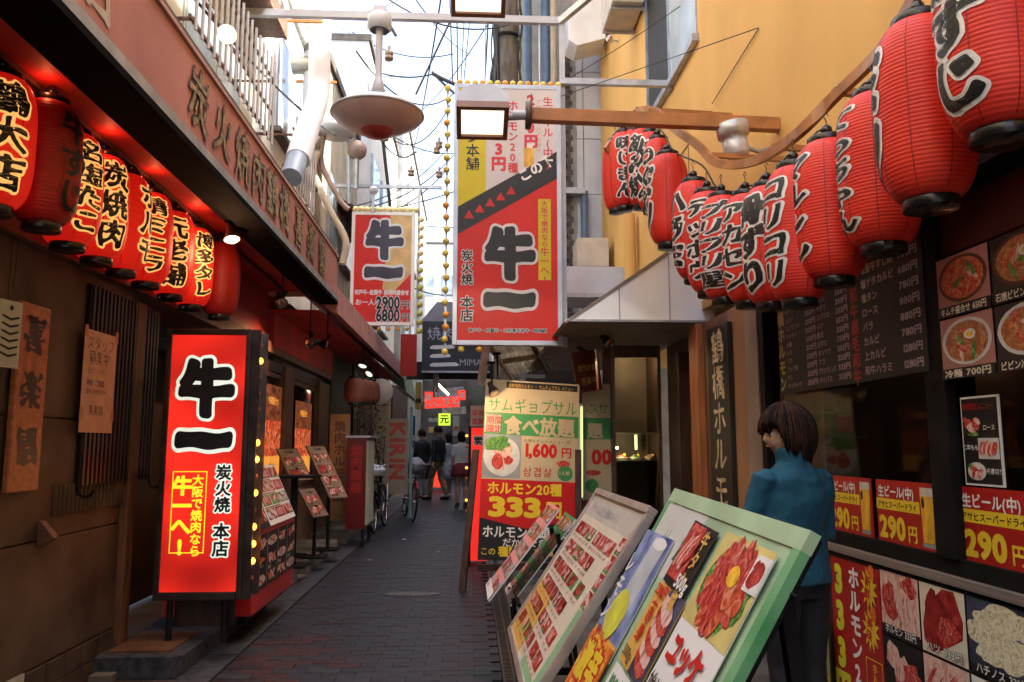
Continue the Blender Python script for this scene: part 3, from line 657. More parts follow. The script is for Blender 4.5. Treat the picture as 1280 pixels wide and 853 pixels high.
# dark arcade roof and end of the alley
ar = empty('arcade_roof', 'low dark corrugated roof covering the far end of the alley', 'roof', (-.5, 17, 2.9))
b = MB(); b.box(-1.4, 1.05, 17.1, 17.7, 3.02, 3.08, M('sooty_corrugated_roof', (.05, .045, .04), .7, .3, 3)); b.build('roof_sheet', ar)
b = MB(); b.box(-1.35, 1.0, 17.0, 17.09, 2.72, 3.1, black); b.build('front_board', ar)
for k in range(1): b = MB(); b.box(-1.4, 1.0, 17.4, 17.52, 2.9, 3.015, wood); b.build('crossbeam', ar)
for k, (ya, yb, m_) in enumerate(((12.3, 14.4, M('dark_green_shopfront', (.03, .05, .035), .6, .3, 4)), (14.5, 17, wood), (17.1, 21, tanwall), (21.1, 26, wood), (26.1, 33, greywall))):
    x_ = LW + .05 + .03 * k; b = MB(); b.box(x_ - .4, x_, ya, yb, .012, 2.9, m_); b.build('shopfront', None, ['dark green shuttered front behind the standing red sign box', 'dark timber front behind the parked bicycles', 'dark shopfront beside the walking man on the left', 'far brown shopfront on the left beyond the walkers', 'farthest unlit shopfront on the left'][k], 'shopfront')
for k, (ya, yb, m_) in enumerate(((11.4, 16, dk), (16.1, 22, wood), (22.1, 33, tanwall))):
    x_ = .85 - .12 * k; b = MB(); b.box(x_, x_ + .8, ya, yb, .018, 2.95, m_); b.build('shopfront', None, ['unlit shopfront behind the tall food poster', 'timber shopfront on the right past the food poster', 'farthest dark shopfront on the right'][k], 'shopfront')
ef = MB(); ef.box(-2.5, 1.5, 33.1, 33.4, 0, 4, M('dim_end_wall', (.12, .11, .1), .8, .4, 1.5)); ef.build('end_wall', None, 'dark wall closing the far end of the alley', 'wall')
# buildings behind the camera so that the alley stays in shade
block('rear_building', 'brown house at the near end of the alley', -6, 6, -24, -16, 6, tanwall, [], 1)
# ============================================================ LANTERNS
paper_r = M('red_lantern_paper', (.78, .03, .02), .45, .06, 5, bump=.1, spec=.4, col2=(.9, .06, .035), det=8, transl=.12)
paper_lit = M('lit_red_lantern_paper', (.6, .03, .02), .5, .25, 3, emit=.075, ecol=(1, .014, .006))
paper_off = M('unlit_red_lantern_paper', (.4, .012, .01), .5, .2, 3)
capm = M('black_lacquer_hoop', (.012, .012, .013), .25, .2, 9); wirem = M('dark_hook_wire', (.12, .1, .08), .4, .2, 12, metal=.6)
lit_y = M('lit_yellow_letter_edge', (.85, .6, .2), .5, .1, 5, emit=.17, ecol=(1, .5, .14))
def lprof(R, t): s_ = abs(2 * t - 1); return R * (.5 + .5 * max(0, 1 - s_ ** 3.4) ** .55)
LCACHE = {}
def lantern_body(R, H, m, ribs):
    k = (round(R, 3), round(H, 3), m.name, ribs)
    if k not in LCACHE:
        b = MB(); n = ribs * 4; pr = [(lprof(R, i / n) + .0017 * (R / .155) * (abs(sin(PI * ribs * i / n)) - .5), H * i / n) for i in range(n + 1)]
        b.lathe(pr, m, 36)
        for q in range(8):
            a = 2 * PI * (q + .5) / 8; vs = []
            for i in range(0, n + 1, 4):
                r_ = lprof(R, i / n) + .0011
                for da in (-.012, .012): vs.append((r_ * cos(a + da), r_ * sin(a + da), H * i / n))
            b.add(vs, [(2 * i, 2 * i + 1, 2 * i + 3, 2 * i + 2) for i in range(len(vs) // 2 - 1)], M('lantern_glued_seam', (.3, .012, .01), .6, .2, 20), True)
        LCACHE[k] = b.mesh('shade')
    return LCACHE[k]
def lantern(pos, D, H, txt, face, label, group, m=None, om=None, ribs=40, textw=1.0, n=30, wt=.045, cat='lantern', small=None, tilt=0):
    """pos: middle of the top rim; face: world angle the lettering looks towards"""
    m = m or paper_r; om = om or white; R = D / 2
    t = empty('paper_lantern', label, cat, V(pos) - V((0, 0, H)), group); t.rotation_euler = (tilt, 0, face)
    o = bpy.data.objects.new('shade', lantern_body(R, H, m, ribs)); link(o, t)
    for nm, z0, z1 in (('top_hoop', H - .012, H + .026), ('bottom_hoop', -.034, .01)):
        b = MB(); r_ = R * .56; b.lathe([(.001, z0), (r_ * .97, z0), (r_, z0 + .004), (r_, z1 - .004), (r_ * .97, z1), (r_ * .8, z1), (.001, z1 - .006)], capm, 28); b.build(nm, t, local=Matrix())
    b = MB(); b.tube([(0, 0, H + .02), (0, 0, H + .05)], .012, capm, 8); b.ball((0, 0, H + .062), .026, capm, 10, 6); b.tube([(R * .5, 0, H + .02), (R * .25, 0, H + .06), (0, 0, H + .075)], .005, capm, 6); b.build('socket', t, local=Matrix())
    b = MB(); b.tube([(0, 0, H + .08), (0, 0, H + .11), (.012, 0, H + .13), (0, 0, H + .15 if face else H + .14), (-.012, 0, H + .13)], .0028, wirem, 6); b.build('hook', t, local=Matrix())
    if txt:
        cells = len(txt); ch = H * .84 / cells; wpx = R * 1.5 * textw
        def place(iso, off, mm, bld):
            for i, c in enumerate(txt):
                gv_, gf = glyph(c, n, iso, .035); zc = H * .93 - (i + 1) * ch
                vs = []
                for q in gv_:
                    x = (q[0] - .5) * wpx; z = zc + (q[1] + .1) * ch * .96; z = min(max(z, H * .02), H * .98)
                    r_ = lprof(R, z / H) + off; a = x / R
                    vs.append((r_ * cos(a), r_ * sin(a), z))
                bld.add(vs, gf, mm)
        b = MB(); place(wt + .075, .0035, om, b); place(wt, .0052, ink, b)
        b.build('lettering', t, local=Matrix())
    return t
R_L = [ # u, v top, v bottom, text, facing offset in degrees (from the line to the camera, + = towards the far end)
 (1232, -82, 176, 'かすじ', 46, 'nearest and largest right hand lantern, cut by the top right corner, with broad strokes'),
 (1148, 32, 258, 'ミノ', 84, 'big plain red lantern second from the near end, lettering only on its left edge'),
 (1093, 122, 312, 'てっちゃん', 72, 'third right hand lantern from the near end, half behind the big plain one'),
 (1034, 180, 352, 'マルシン', 74, 'fourth right hand lantern from the near end, hanging above the black menu board'),
 (992, 212, 378, 'コリコリ', 50, 'fifth right hand lantern, with four blocky katakana down its left half'),
 (959, 236, 382, '骨ずり', 42, 'sixth right hand lantern, bulky strokes on its front, above the pillar'),
 (932, 246, 380, 'アカセン', 38, 'seventh right hand lantern, in front of the ochre wall beside the prize word lantern'),
 (902, 248, 376, 'プリプリ屋', 30, 'lantern with the stretched repeated katakana and small circles in the middle of the sagging row'),
 (884, 243, 367, 'テッポウ', 28, 'lantern overlapped on the right by the stretched katakana lantern'),
 (867, 230, 350, 'ハラミ', 60, 'slender lantern peeping out between the lone plain one and the sagging row'),
 (834, 196, 308, 'ミノ', 72, 'plain red lantern hanging alone above the white canopy peak'),
 (822, 176, 278, 'つくね', 50, 'right-most lantern of the far bunch, behind the lone plain one'),
 (812, 168, 265, 'タン', 30, 'far bunch lantern under the top of the rail arc'),
 (801, 164, 260, 'あみ焼', 20, 'far bunch lantern with a round brush stroke, third from its left end'),
 (790, 165, 259, 'ほほ肉', 0, 'far bunch lantern second from its left end'),
 (779, 168, 262, '味じまん', -5, 'far bunch lantern one in from the lowest left end'),
 (769, 178, 265, 'うまい', -15, 'left-most and lowest lantern of the far bunch beside the price banner'),
]
rail_pts = []
vr = {0: -185, 1: -30, 2: 62, 3: 122, 4: 165, 5: 190, 6: 203, 7: 206, 8: 200, 9: 182, 10: 158, 11: 144, 12: 138, 13: 137, 14: 141, 15: 150, 16: 165}
for i, (u, vt, vb, tx, fo, lab) in enumerate(R_L):
    H = .62; d = H * 1000 / (vb - vt); p = PD(u, vt, d)
    base = math.atan2(-p.y, -p.x)      # towards the camera
    lantern(p, .31 if i < 4 else .285 if i < 11 else .235, H, tx, base - math.radians(fo), lab, 'red paper lanterns on the curved wooden rail', ribs=44, n=34 if i < 9 else 22, wt=.05 if len(tx) < 4 else .035, textw=.9 if i not in (7,) else 1.1)
    rail_pts.append(PD(u, vr[i], d) + V((.03, 0, 0)))
t = empty('lantern_rail', 'varnished wooden rail curving like a wave that carries the red lanterns', 'rail', rail_pts[7])
# smooth path through the points
def catmull(P, n=6):
    out = []
    for i in range(len(P) - 1):
        a, b, c, d = P[max(i - 1, 0)], P[i], P[i + 1], P[min(i + 2, len(P) - 1)]
        for k in range(n):
            q = k / n; out.append(.5 * ((2 * b) + (c - a) * q + (2 * a - 5 * b + 4 * c - d) * q * q + (3 * b - a - 3 * c + d) * q ** 3))
    out.append(P[-1]); return out
ext = rail_pts[0] + (rail_pts[0] - rail_pts[1]) * 1.6
path = catmull([ext] + rail_pts + [PD(757, 188, 7.0)])
b = MB(); sec = []
for i, p in enumerate(path):
    tt = (path[min(i + 1, len(path) - 1)] - path[max(i - 1, 0)]).normalized(); sx = tt.cross(V((0, 0, 1))).normalized(); sz = sx.cross(tt)
    sec.append([p + sx * a * .014 + sz * c * .026 for a, c in ((-1, -1), (1, -1), (1, 1), (-1, 1))])
vs = [q for s_ in sec for q in s_]
b.add(vs, [(i * 4 + k, i * 4 + (k + 1) % 4, i * 4 + 4 + (k + 1) % 4, i * 4 + 4 + k) for i in range(len(sec) - 1) for k in range(4)] + [(3, 2, 1, 0), tuple(len(vs) - 4 + k for k in range(4))], rail_m)
b.build('rail', t)
for i in (1, 3, 5, 8, 11, 14):
    p = rail_pts[i]; b = MB(); b.bar(p + V((.0, 0, .03)), (2.0, p.y + .05, p.z + .03), .03, .03, rail_m); b.build('wall_bracket', t)
cblp = [p + V((.02, 0, -.16 + .03 * sin(k * 2.3))) for k, p in enumerate(rail_pts)]
b = MB(); b.tube(catmull(cblp, 5), .006, cablem, 6); b.build('cable', t)
# left row of lit lanterns
texts = [('鶴大店', 'lit lantern with angular brush kanji cut by the left edge', 1), ('牛すじ', 'unlit dark red lantern with dull lettering, second from the left edge', 0), ('名塩たこ', 'lit lantern between the unlit one and the one lettered for grilled meat', 1), ('炭焼肉', 'lit lantern with the big two-kanji word for grilled meat', 1), ('ホルモ', 'lit lantern half turned away in the middle of the left row', 1),
         ('清ミニラ', 'lit lantern with four stacked strokes, left of the old-shop lantern', 1), ('元老舗', 'lit lantern reading as the old-established shop near the end of the left row', 1), ('博多タレ', 'last lantern but one of the left row, small characters', 1), ('', 'last and darkest lantern of the left row, no lettering in view', 0)]
us = [-8, 36, 90, 127, 158, 189, 220, 246, 270]
fo_l = [-14, -50, -34, -30, -66, -16, -8, -36, 0]
ys_ = [1.95 / ((587 - u) / 1000) for u in us]
for i, u in enumerate(us):
    p = PX(u, 300, -1.97); yy = p.y; base = math.atan2(-yy, 1.97)
    tx, lab, on = texts[i]
    lantern((-1.97 - (.02 if on else -.05), yy, 2.89 - (.0 if on else .0)), .285, .56, tx, base - math.radians(fo_l[i]), lab, 'red lanterns hanging under the left eaves', m=paper_lit if on else paper_off, om=lit_y if on else dred, ribs=34, n=26, wt=.03, textw=.76)
    if on and i % 2 == 0:
        pl = bpy.data.lights.new('lantern_glow', 'POINT'); pl.energy = .09; pl.color = (1, .2, .08); pl.shadow_soft_size = .012
        po = bpy.data.objects.new('lantern_glow', pl); link(po); po.location = (-1.9, yy + .17, 2.93)
b = MB(); b.bar((-1.97, -3, 2.96), (-1.97, 8.4, 2.96), .03, .025, wood); tag(b.build('hanging_batten'), 'thin dark batten under the left eaves that the lit lanterns hang from', 'batten')

# ============================================================ LEFT WALL THINGS
# cedar name board
xx = LW + .045
ya, yb = YX(14, xx), YX(52, xx); z0, z1 = PX(20, 616, xx).z, PX(42, 380, xx).z
p = Print(yb - ya, z1 - z0, .03, None, woodo); W_, H_ = p.w, p.h
for k, c in enumerate('喜楽園'): p.text(c, W_ / 2, H_ * (.76 - .3 * k), .19, ink, 2, wt=.03, n=34, brush=.05, align=.5)
p.text('焼肉ホルモン', W_ * .5, H_ * .9, .035, dred, 2, wt=.02, n=18, align=.5)
p.build('wooden_signboard', None, 'orange cedar board with three black brush kanji hung on the beige wall', 'signboard', mw=wall_frame(xx, ya, z0, -1), bevel=.006)
# striped paper carp charm
c = PX(15, 418, LW + .12); p = Print(.13, .3, .012, M('pale_charm_board', (.42, .45, .42), .6, .1, 9), M('pale_charm_board', (.42, .45, .42)))
for k in range(6): p.poly([(.015, .06 + k * .033), (.065, .045 + k * .033), (.115, .06 + k * .033), (.115, .07 + k * .033), (.065, .057 + k * .033), (.015, .07 + k * .033)], ink, 2)
p.ell(.065, .268, .012, .012, ink, 2); p.build('hanging_charm', None, 'small pale wooden charm with chevron scale marks hanging before the cedar board', 'charm', mw=frame((LW + .1, c.y - .07, c.z - .15), (.2, 1, 0), (0, 0, 1)), bevel=.004)
b = MB(); b.tube([(LW + .11, c.y, c.z + .15), (LW + .11, c.y + .01, 2.262)], .003, cablem, 5); tag(b.build('charm_cord'), 'thin cord that holds the chevron charm below the beam', 'cord')
# black slatted shutter
ya, yb = YX(95, LW), YX(184, LW); z0 = PX(95, 608, LW).z
t = empty('slatted_shutter', 'black slatted shutter on the beige wall with a paper notice pinned on it', 'shutter', (LW + .02, (ya + yb) / 2, z0))
b = MB(); b.box(LW + .003, LW + .012, ya, yb, z0, 2.255, blackm); b.build('back_panel', t)
q = MB(); q.box(-.012, .014, -.011, .011, 0, 2.24 - z0, M('charcoal_slat', (.03, .024, .022), .35, .3, 9)); sm_ = q.mesh('slat')
n = 19
for k in range(n):
    o = bpy.data.objects.new('slat', sm_); link(o, t); o.location = V((LW + .026, ya + (yb - ya) * (k + .5) / n, z0 + .006)) - t.location
for yy in (ya + .0, yb):
    q = MB(); q.tube([(LW + .02, yy, z0 + .01), (LW + .03, yy, z0 - .04), (LW + .05, yy + .02, z0 - .06), (LW + .08, yy + .03, z0 - .05), (LW + .1, yy + .035, z0 - .02)], .008, blackm, 6); q.build('hook', t)
# notice pinned on it
y0_, y1_ = YX(98, LW + .05), YX(139, LW + .05); zb, zt = PX(115, 541, LW + .05).z, PX(115, 412, LW + .05).z
p = Print(y1_ - y0_, zt - zb, .003, paper, paper); W_, H_ = p.w, p.h; hand = M('marker_pen', (.12, .06, .06), .6, .2, 9)
p.text('スタッフ', .03, H_ * .82, .085, hand, 2, wt=.0, n=26, brush=.03, fit=W_ - .06); p.text('募集中', .06, H_ * .68, .085, hand, 2, wt=.0, n=26, brush=.03)
p.text('土日できる方', .05, H_ * .58, .035, hand, 2, wt=0, n=18); p.text('時給 ご相談', .05, H_ * .46, .04, hand, 2, wt=.01, n=18); p.text('面接 随時受付中', .05, H_ * .38, .032, hand, 2, wt=0, n=18)
p.text('喜楽園', .09, H_ * .18, .06, hand, 2, wt=0, n=22, brush=.03)
for a, b_ in ((-.01, H_ - .05), (W_ - .03, H_ - .04), (-.01, H_ * .12), (W_ - .03, H_ * .12)): p.rect(a, b_, a + .04, b_ + .07, M('brown_parcel_tape', (.35, .16, .08), .4, .1, 9), 4)
p.build('paper_notice', None, 'handwritten staff-wanted paper taped to the black slatted shutter', 'notice', mw=wall_frame(LW + .046, y0_, zb, -1))
# wedge bracket
c = PX(50, 666, LW); b = MB(); b.slab([(LW, c.y - .03, c.z - .07), (LW, c.y - .03, c.z + .06), (LW + .015, c.y - .03, c.z + .06), (LW + .085, c.y - .03, c.z - .02), (LW + .085, c.y - .03, c.z - .03), (LW + .015, c.y - .03, c.z - .07)], (0, .05, 0), M('brown_painted_iron', (.12, .05, .03), .5, .2, 9)); tag(b.build('wall_bracket', bevel=.004), 'small brown wedge-shaped iron bracket on the lower beige wall', 'bracket')
c = PX(160, 825, -2.1); b = MB(); b.box(-2.1, -1.98, 4.75, 4.83, .012, .08, conc); tag(b.build('concrete_block', bevel=.006), 'small concrete block at the foot of the tiled plinth', 'block')

# ---- glowing sign
def bulb(m, r=.02):
    b = MB(); b.ball((0, 0, 0), r, m, 10, 7); return b.mesh('bulb')
gl_red = M('backlit_red_acrylic', (.5, .012, .008), .3, .4, 1.6, emit=.26, det=1, col2=(.85, .026, .014)); gl_white = M('backlit_white_acrylic', (.8, .85, .78), .3, .02, 2, emit=.13, ecol=(.85, 1, .85)); gl_yel = M('backlit_yellow_acrylic', (.9, .7, .05), .3, .02, 2, emit=.2, ecol=(1, .72, .02))
SY = 5.22; a0 = PY(190, 748, SY); a1 = PY(300, 750, SY); zt = PY(245, 411, SY).z; a0.z = PY(240, 751, SY).z
W_ = a1.x - a0.x; H_ = zt - a0.z
t = empty('illuminated_sign', 'tall glowing red box sign with bold black beef characters standing by the left shop entrance', 'sign', (a0.x + W_ / 2, SY + .15, a0.z))
b = MB(); cs_ = M('dark_bronze_frame', (.06, .045, .04), .35, .3, 9, metal=.5)
x0, x1 = a0.x, a1.x
b.box(x0, x0 + .035, SY, SY + .25, a0.z, zt, cs_); b.box(x1 - .03, x1, SY, SY + .25, a0.z, zt, cs_); b.box(x0 + .035, x1 - .035, SY, SY + .25, a0.z, a0.z + .05, cs_); b.box(x0 + .035, x1 - .035, SY, SY + .25, zt - .04, zt, cs_); b.box(x0 + .035, x1 - .035, SY + .22, SY + .25, a0.z + .05, zt - .04, cs_); b.build('case', t, bevel=.005)
p = Print(W_ - .07, H_ - .09, .012, gl_red, gl_red); w_, h_ = p.w, p.h
def ushi(p, cx, yc, s, m, om, L=2, gap=.8, n=64):
    """the two big brush characters, thick with a pale rim, the second flattened below the first"""
    def put(ch, y, sz, sy, wt):
        for iso, mm, l in ((wt + .055, om, L), (wt, m, L + 1.2)):
            gv_, gf = glyph(ch, n, iso, .02); p.add([(cx + (q[0] - .5) * sz, y + (q[1] - .38) * sz * sy, l * p.dz) for q in gv_], gf, mm)
    put('牛', yc, s, 1.08, .078); put('一', yc - gap, s, 1.35, .075)
ushi(p, w_ * .49, h_ * .79, .335, ink, gl_white, gap=h_ * .212)
bx0, bx1, by0, by1 = w_ * .1, w_ * .56, h_ * .145, h_ * .46
p.outline(bx0, by0, bx1, by1, .006, gl_yel, 2)
p.text('大阪で焼肉なら', bx0 + (bx1 - bx0) * .74, by1 - .02, .073, gl_yel, 3, wt=.03, n=26, vertical=True)
p.text('牛一へ!', bx0 + (bx1 - bx0) * .3, by1 - .03, .125, gl_yel, 3, wt=.05, n=30, vertical=True)
p.text('炭火焼', w_ * .78, h_ * .485, .1, ink, 4, wt=.03, n=30, vertical=True, om=gl_white, ow=.09)
p.text('本店', w_ * .78, h_ * .26, .105, ink, 4, wt=.03, n=30, vertical=True, om=gl_white, ow=.09)
p.build('sign_face', t, local=Matrix.Translation(-t.location) @ frame((x0 + .035, SY + .012, a0.z + .05), (1, 0, 0), (0, 0, 1)))
b = MB(); b.box(x1 + .001, x1 + .006, SY + .04, SY + .23, a0.z + .02, zt - .02, M('red_backing', (.4, .2, .13), .5, .2, 5)); b.box(x1 + .001, x1 + .05, SY + .03, SY + .045, a0.z, zt, cs_); b.box(x1 + .001, x1 + .05, SY + .235, SY + .25, a0.z, zt, cs_); b.build('bulb_channel', t)
b = MB(); b.box(x1 + .05, x1 + .053, SY + .046, SY + .234, a0.z, zt, M('clear_strip_cover', (.92, .9, .88), .05, .02, 3, trans=1, ior=1.15)); b.build('channel_cover', t)
onb = [1, 6, 7, 9, 11, 12, 13]; bl1, bl0 = bulb(M('bright_warm_bulb_lit', (1, .5, .12), .3, .05, 5, emit=1.5, ecol=(1, .36, .04)), .024), bulb(bulb_dim, .018)
for k in range(17):
    z = zt - .09 - k * .107
    if z < a0.z + .05: break
    o = bpy.data.objects.new('bulb', bl1 if k in onb else bl0); link(o, t); o.location = V((x1 + .032, SY + .11, z)) - t.location
    if k in (7, 12):
        l_ = bpy.data.lights.new('bulb_light', 'POINT'); l_.energy = .4; l_.color; l_.shadow_soft_size = .01; l_.color = (1, .5, .15); lo = bpy.data.objects.new('bulb_light', l_); link(lo); lo.location = (x1 + .12, SY + .12, z)
b = MB(); b.box(x0 + .08, x1 - .08, SY + .17, SY + .2, .2, a0.z, wood); b.build('stand', t)
for k, xx in enumerate((x0 + .1, x1 - .1)): b = MB(); b.tube([(xx, SY + .03, .137), (xx, SY + .03, a0.z)], .02, blackm, 8); b.build('leg', t)

# ---- menu display tower behind it
mY0, mY1 = YX(320, -1.46), YX(372, -1.46)
t = empty('menu_cabinet', 'red sloping-topped cabinet papered with meat menus right behind the glowing sign', 'cabinet', (-1.8, 6, .2))
zb = .2; zf = PX(320, 668, -1.46).z
redc = M('glossy_red_cabinet', (.4, .02, .015), .3, .1, 4, emit=.0)
b = MB(); b.slab([(-2.05, mY0 + .06, zb), (-1.46, mY0 + .06, zb), (-1.46, mY0 + .06, zf), (-1.66, mY0 + .06, zf + .43), (-2.05, mY0 + .06, zf + .43)], (0, mY1 - mY0 - .06, 0), redc); b.build('body', t, bevel=.006)
for k, xx in enumerate((-1.95, -1.55)):
    for yy in (mY0 + .15, mY1 - .1): b = MB(); b.tube([(xx, yy, .14), (xx, yy, zb)], .025, blackm, 8); b.build('foot', t)
p = Print(mY1 - mY0 - .08, zf - zb - .17, .004, ink, ink)
for k in range(4):
    w_ = p.w / 4
    for r_ in range(3): p.photo(k * w_ + .015, .02 + r_ * p.h / 3, (k + 1) * w_ - .015, (r_ + 1) * p.h / 3 - .03, ['slices', 'heap', 'offal'][(k + r_) % 3], 2, seed=k * 7 + r_, bgm=ink)
    if k: p.rect(k * w_ - .003, 0, k * w_ + .003, p.h, white, 9)
    p.text('カルビ', k * w_ + .03, p.h * .3, .03, white, 9, wt=.02, n=14)
p.build('front_poster', t, local=Matrix.Translation(-t.location) @ wall_frame(-1.454, mY0 + .07, zb + .15, -1))
sl = V((-.2, 0, .43)).normalized()
def slope(y0, y1, mm, rows, kind, label):
    p = Print(y1 - y0, .47, .004, mm, mm)
    for r_ in range(rows):
        for k in range(3): p.photo(.02 + k * (p.w - .02) / 3, .04 + r_ * .43 / rows, (k + 1) * (p.w - .02) / 3, .04 + r_ * .43 / rows + .34 / rows, ['slices', 'fan', 'heap'][(k + r_) % 3], 2, seed=k + r_ * 5, bgm=[dred, salad, redp][r_ % 3])
        p.rect(.02, .04 + r_ * .43 / rows + .36 / rows, p.w * .6, .04 + r_ * .43 / rows + .39 / rows, dred, 3)
    p.build('menu_sheet', t, label, local=Matrix.Translation(-t.location) @ frame(V((-1.45, y0, zf + .008)) + sl * .01, (0, 1, 0), sl))
slope(mY0 + .5, mY1 - .01, white, 4, 0, 'white laminated menu sheet with rows of food pictures')
slope(mY0 + .07, mY0 + .48, ink, 2, 0, 'dark menu sheet with pink meat')

# ---- window posters at the left restaurant
for k, (u0, u1, v0, v1, lab) in enumerate(((329, 350, 486, 584, 'glowing red and yellow meat poster inside the first left shop window'), (368, 388, 482, 590, 'second glowing poster of meat in three panels in the next left window'))):
    xx = LW - .005; y0, y1 = YX(u0, xx), YX(u1, xx); z1 = 2.0 - .1 * k; z0 = .98
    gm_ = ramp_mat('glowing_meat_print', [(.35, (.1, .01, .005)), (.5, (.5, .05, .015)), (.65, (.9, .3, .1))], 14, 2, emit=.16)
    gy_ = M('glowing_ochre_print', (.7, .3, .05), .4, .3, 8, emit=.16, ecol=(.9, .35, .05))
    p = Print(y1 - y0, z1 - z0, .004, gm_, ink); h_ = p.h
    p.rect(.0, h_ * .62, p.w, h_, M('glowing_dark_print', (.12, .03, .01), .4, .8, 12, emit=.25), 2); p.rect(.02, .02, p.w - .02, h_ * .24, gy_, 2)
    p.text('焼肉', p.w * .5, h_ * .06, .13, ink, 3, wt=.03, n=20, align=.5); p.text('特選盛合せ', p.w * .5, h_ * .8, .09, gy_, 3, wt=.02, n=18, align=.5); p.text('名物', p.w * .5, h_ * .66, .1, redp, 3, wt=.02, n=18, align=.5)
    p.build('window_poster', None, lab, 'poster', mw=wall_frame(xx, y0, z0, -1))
# tilted menus on stands by the steps
def easel(base, label, w=.42, h=.55, seed=0, tilt=.5, yaw=.35, zc=1.0):
    t = empty('menu_easel', label, 'easel', base)
    b = MB(); b.tube([(base[0], base[1], base[2]), (base[0], base[1], zc)], .02, blackm, 8); b.box(base[0] - .13, base[0] + .13, base[1] - .13, base[1] + .13, base[2], base[2] + .02, blackm); b.build('post', t)
    c = V((base[0], base[1], zc)); yd = V((-sin(tilt) * cos(yaw), sin(tilt) * sin(yaw), cos(tilt))); xd = V((sin(yaw), cos(yaw), 0))
    p = Print(w, h, .012, M('brown_menu_cover', (.09, .045, .03), .5, .2, 5), woodm)
    p.rect(.012, .012, w - .012, h - .012, M('aged_menu_paper', (.3, .2, .14), .5, .2, 7), 1.5); p.text('お品書き', w * .3, h - .065, .04, ink, 3, wt=.02, n=16)
    nr = max(2, int(h / .17))
    for r_ in range(nr):
        y_ = .03 + r_ * (h - .11) / nr; k_ = ('heap', 'fan', 'offal', 'heart')[(r_ + seed) % 4]; q_ = .5 if r_ % 2 else .62
        p.photo(.03, y_, w * q_ - .02, y_ + .12, k_, 2, seed=seed + r_, bgm=brwn); p.photo(w * q_, y_ + .03, w - .03, y_ + .12, 'heap', 2, seed=seed + r_ + 20, bgm=dred); p.text('カルビ 780円', w * q_, y_, .022, dred, 3, wt=.01, n=13, fit=w * (.9 - q_))
    p.build('menu_board', t, local=Matrix.Translation(-t.location) @ frame(c - xd * w / 2 - yd * h * .4, xd, yd)); return t
easel((-1.9, 9.0, .15), 'brown menu board tilted on a post by the second doorstep', .34, .42, 3, .6, .5, 1.1)
easel((-1.62, 9.5, .15), 'longer menu board leaning to the right beyond the first easel', .3, .72, 9, .6, .6, .98)
easel((-1.66, 8.9, .15), 'low small menu sheet under the longer leaning menu board', .3, .36, 5, .6, .4, .7)
b = MB(); b.box(-1.95, -1.52, 8.05, 8.45, 1.02, 1.045, blackm); b.tube([(-1.75, 8.25, .02), (-1.75, 8.25, 1.02)], .035, blackm, 10); b.box(-1.9, -1.6, 8.1, 8.4, .15, .17, blackm); tag(b.build('pedestal_table'), 'tall black pedestal table beside the left doorstep', 'table')
# tall yellow sign, red sign box, far white round sign and plants
c = PY(423, 588, 11.2); p = Print(.27, 1.45, .06, M('ochre_board', (.3, .16, .05), .5, .2, 3), wood)
p.text('焼肉ホルモン鍋', .135, 1.36, .16, brwn, 2, wt=.03, n=22, vertical=True)
p.build('vertical_signboard', None, 'dull yellow vertical signboard with brown characters left of the red sign box', 'signboard', mw=frame((c.x - .13, 11.2, .32), (1, .1, 0), (0, 0, 1)))
t = empty('sign_box', 'standing sign box with dark red front and white lit side', 'sign', (-1.55, 11, .1))
x0, x1 = PY(434, 560, 10.8).x, PY(458, 560, 10.8).x
b = MB(); b.box(x0, x1, 10.8, 11.15, .25, 1.44, wood); b.box(x0 - .02, x1 + .05, 10.78, 11.6, 1.441, 1.47, steel); b.build('case', t)
p = Print(x1 - x0, 1.19, .004, M('deep_red_acrylic', (.13, .008, .008), .3, .15, 3), dred); p.text('焼肉鶴橋', p.w / 2, 1.1, .16, dred, 2, wt=.03, n=22, vertical=True); p.build('front_face', t, local=Matrix.Translation(-t.location) @ frame((x0, 10.795, .25), (1, 0, 0), (0, 0, 1)))
b = MB(); b.box(x1 + .001, x1 + .02, 10.82, 11.55, .3, 1.4, M('milky_sign_side', (.38, .37, .3), .5, .15, 4)); b.box(x1 - .1, x1, 11.15, 11.58, .25, 1.44, wood); b.build('side_face', t)
for yy in (10.85, 11.5): b = MB(); b.tube([(x1 - .03, yy, .014), (x1 - .03, yy, .25)], .02, blackm, 8); b.build('leg', t)
# cream upright sign with turned lettering
c0, c1 = PY(482, 525, 14.2), PY(511, 525, 14.2); zb = PY(495, 618, 14.2).z
p = Print(c1.x - c0.x, c0.z - zb + .02, .1, M('aged_cream_sign', (.3, .25, .18), .5, .1, 4), cream)
vs, fs, e_ = text_geo('KIRIN', .36, 26, .045, sx=1.0, gap=.03)
p.add([(p.w * .22 + b_ * 1.0, p.h - .06 - a_, 2 * p.dz) for a_, b_ in vs], fs, M('brick_red_letter', (.45, .06, .03), .5, .1, 5))
p.build('upright_sign', None, 'cream upright sign with big red sideways capital letters behind the bicycles', 'sign', mw=frame((c0.x, 14.2, zb), (1, 0, 0), (0, 0, 1)))
b = MB(); b.tube([(c1.x + .05, 14.15, .1), (c1.x + .05, 14.15, 2.0)], .03, M('teal_post', (.2, .38, .36), .4, .2, 5), 10); tag(b.build('post'), 'teal post just right of the cream upright sign', 'post')
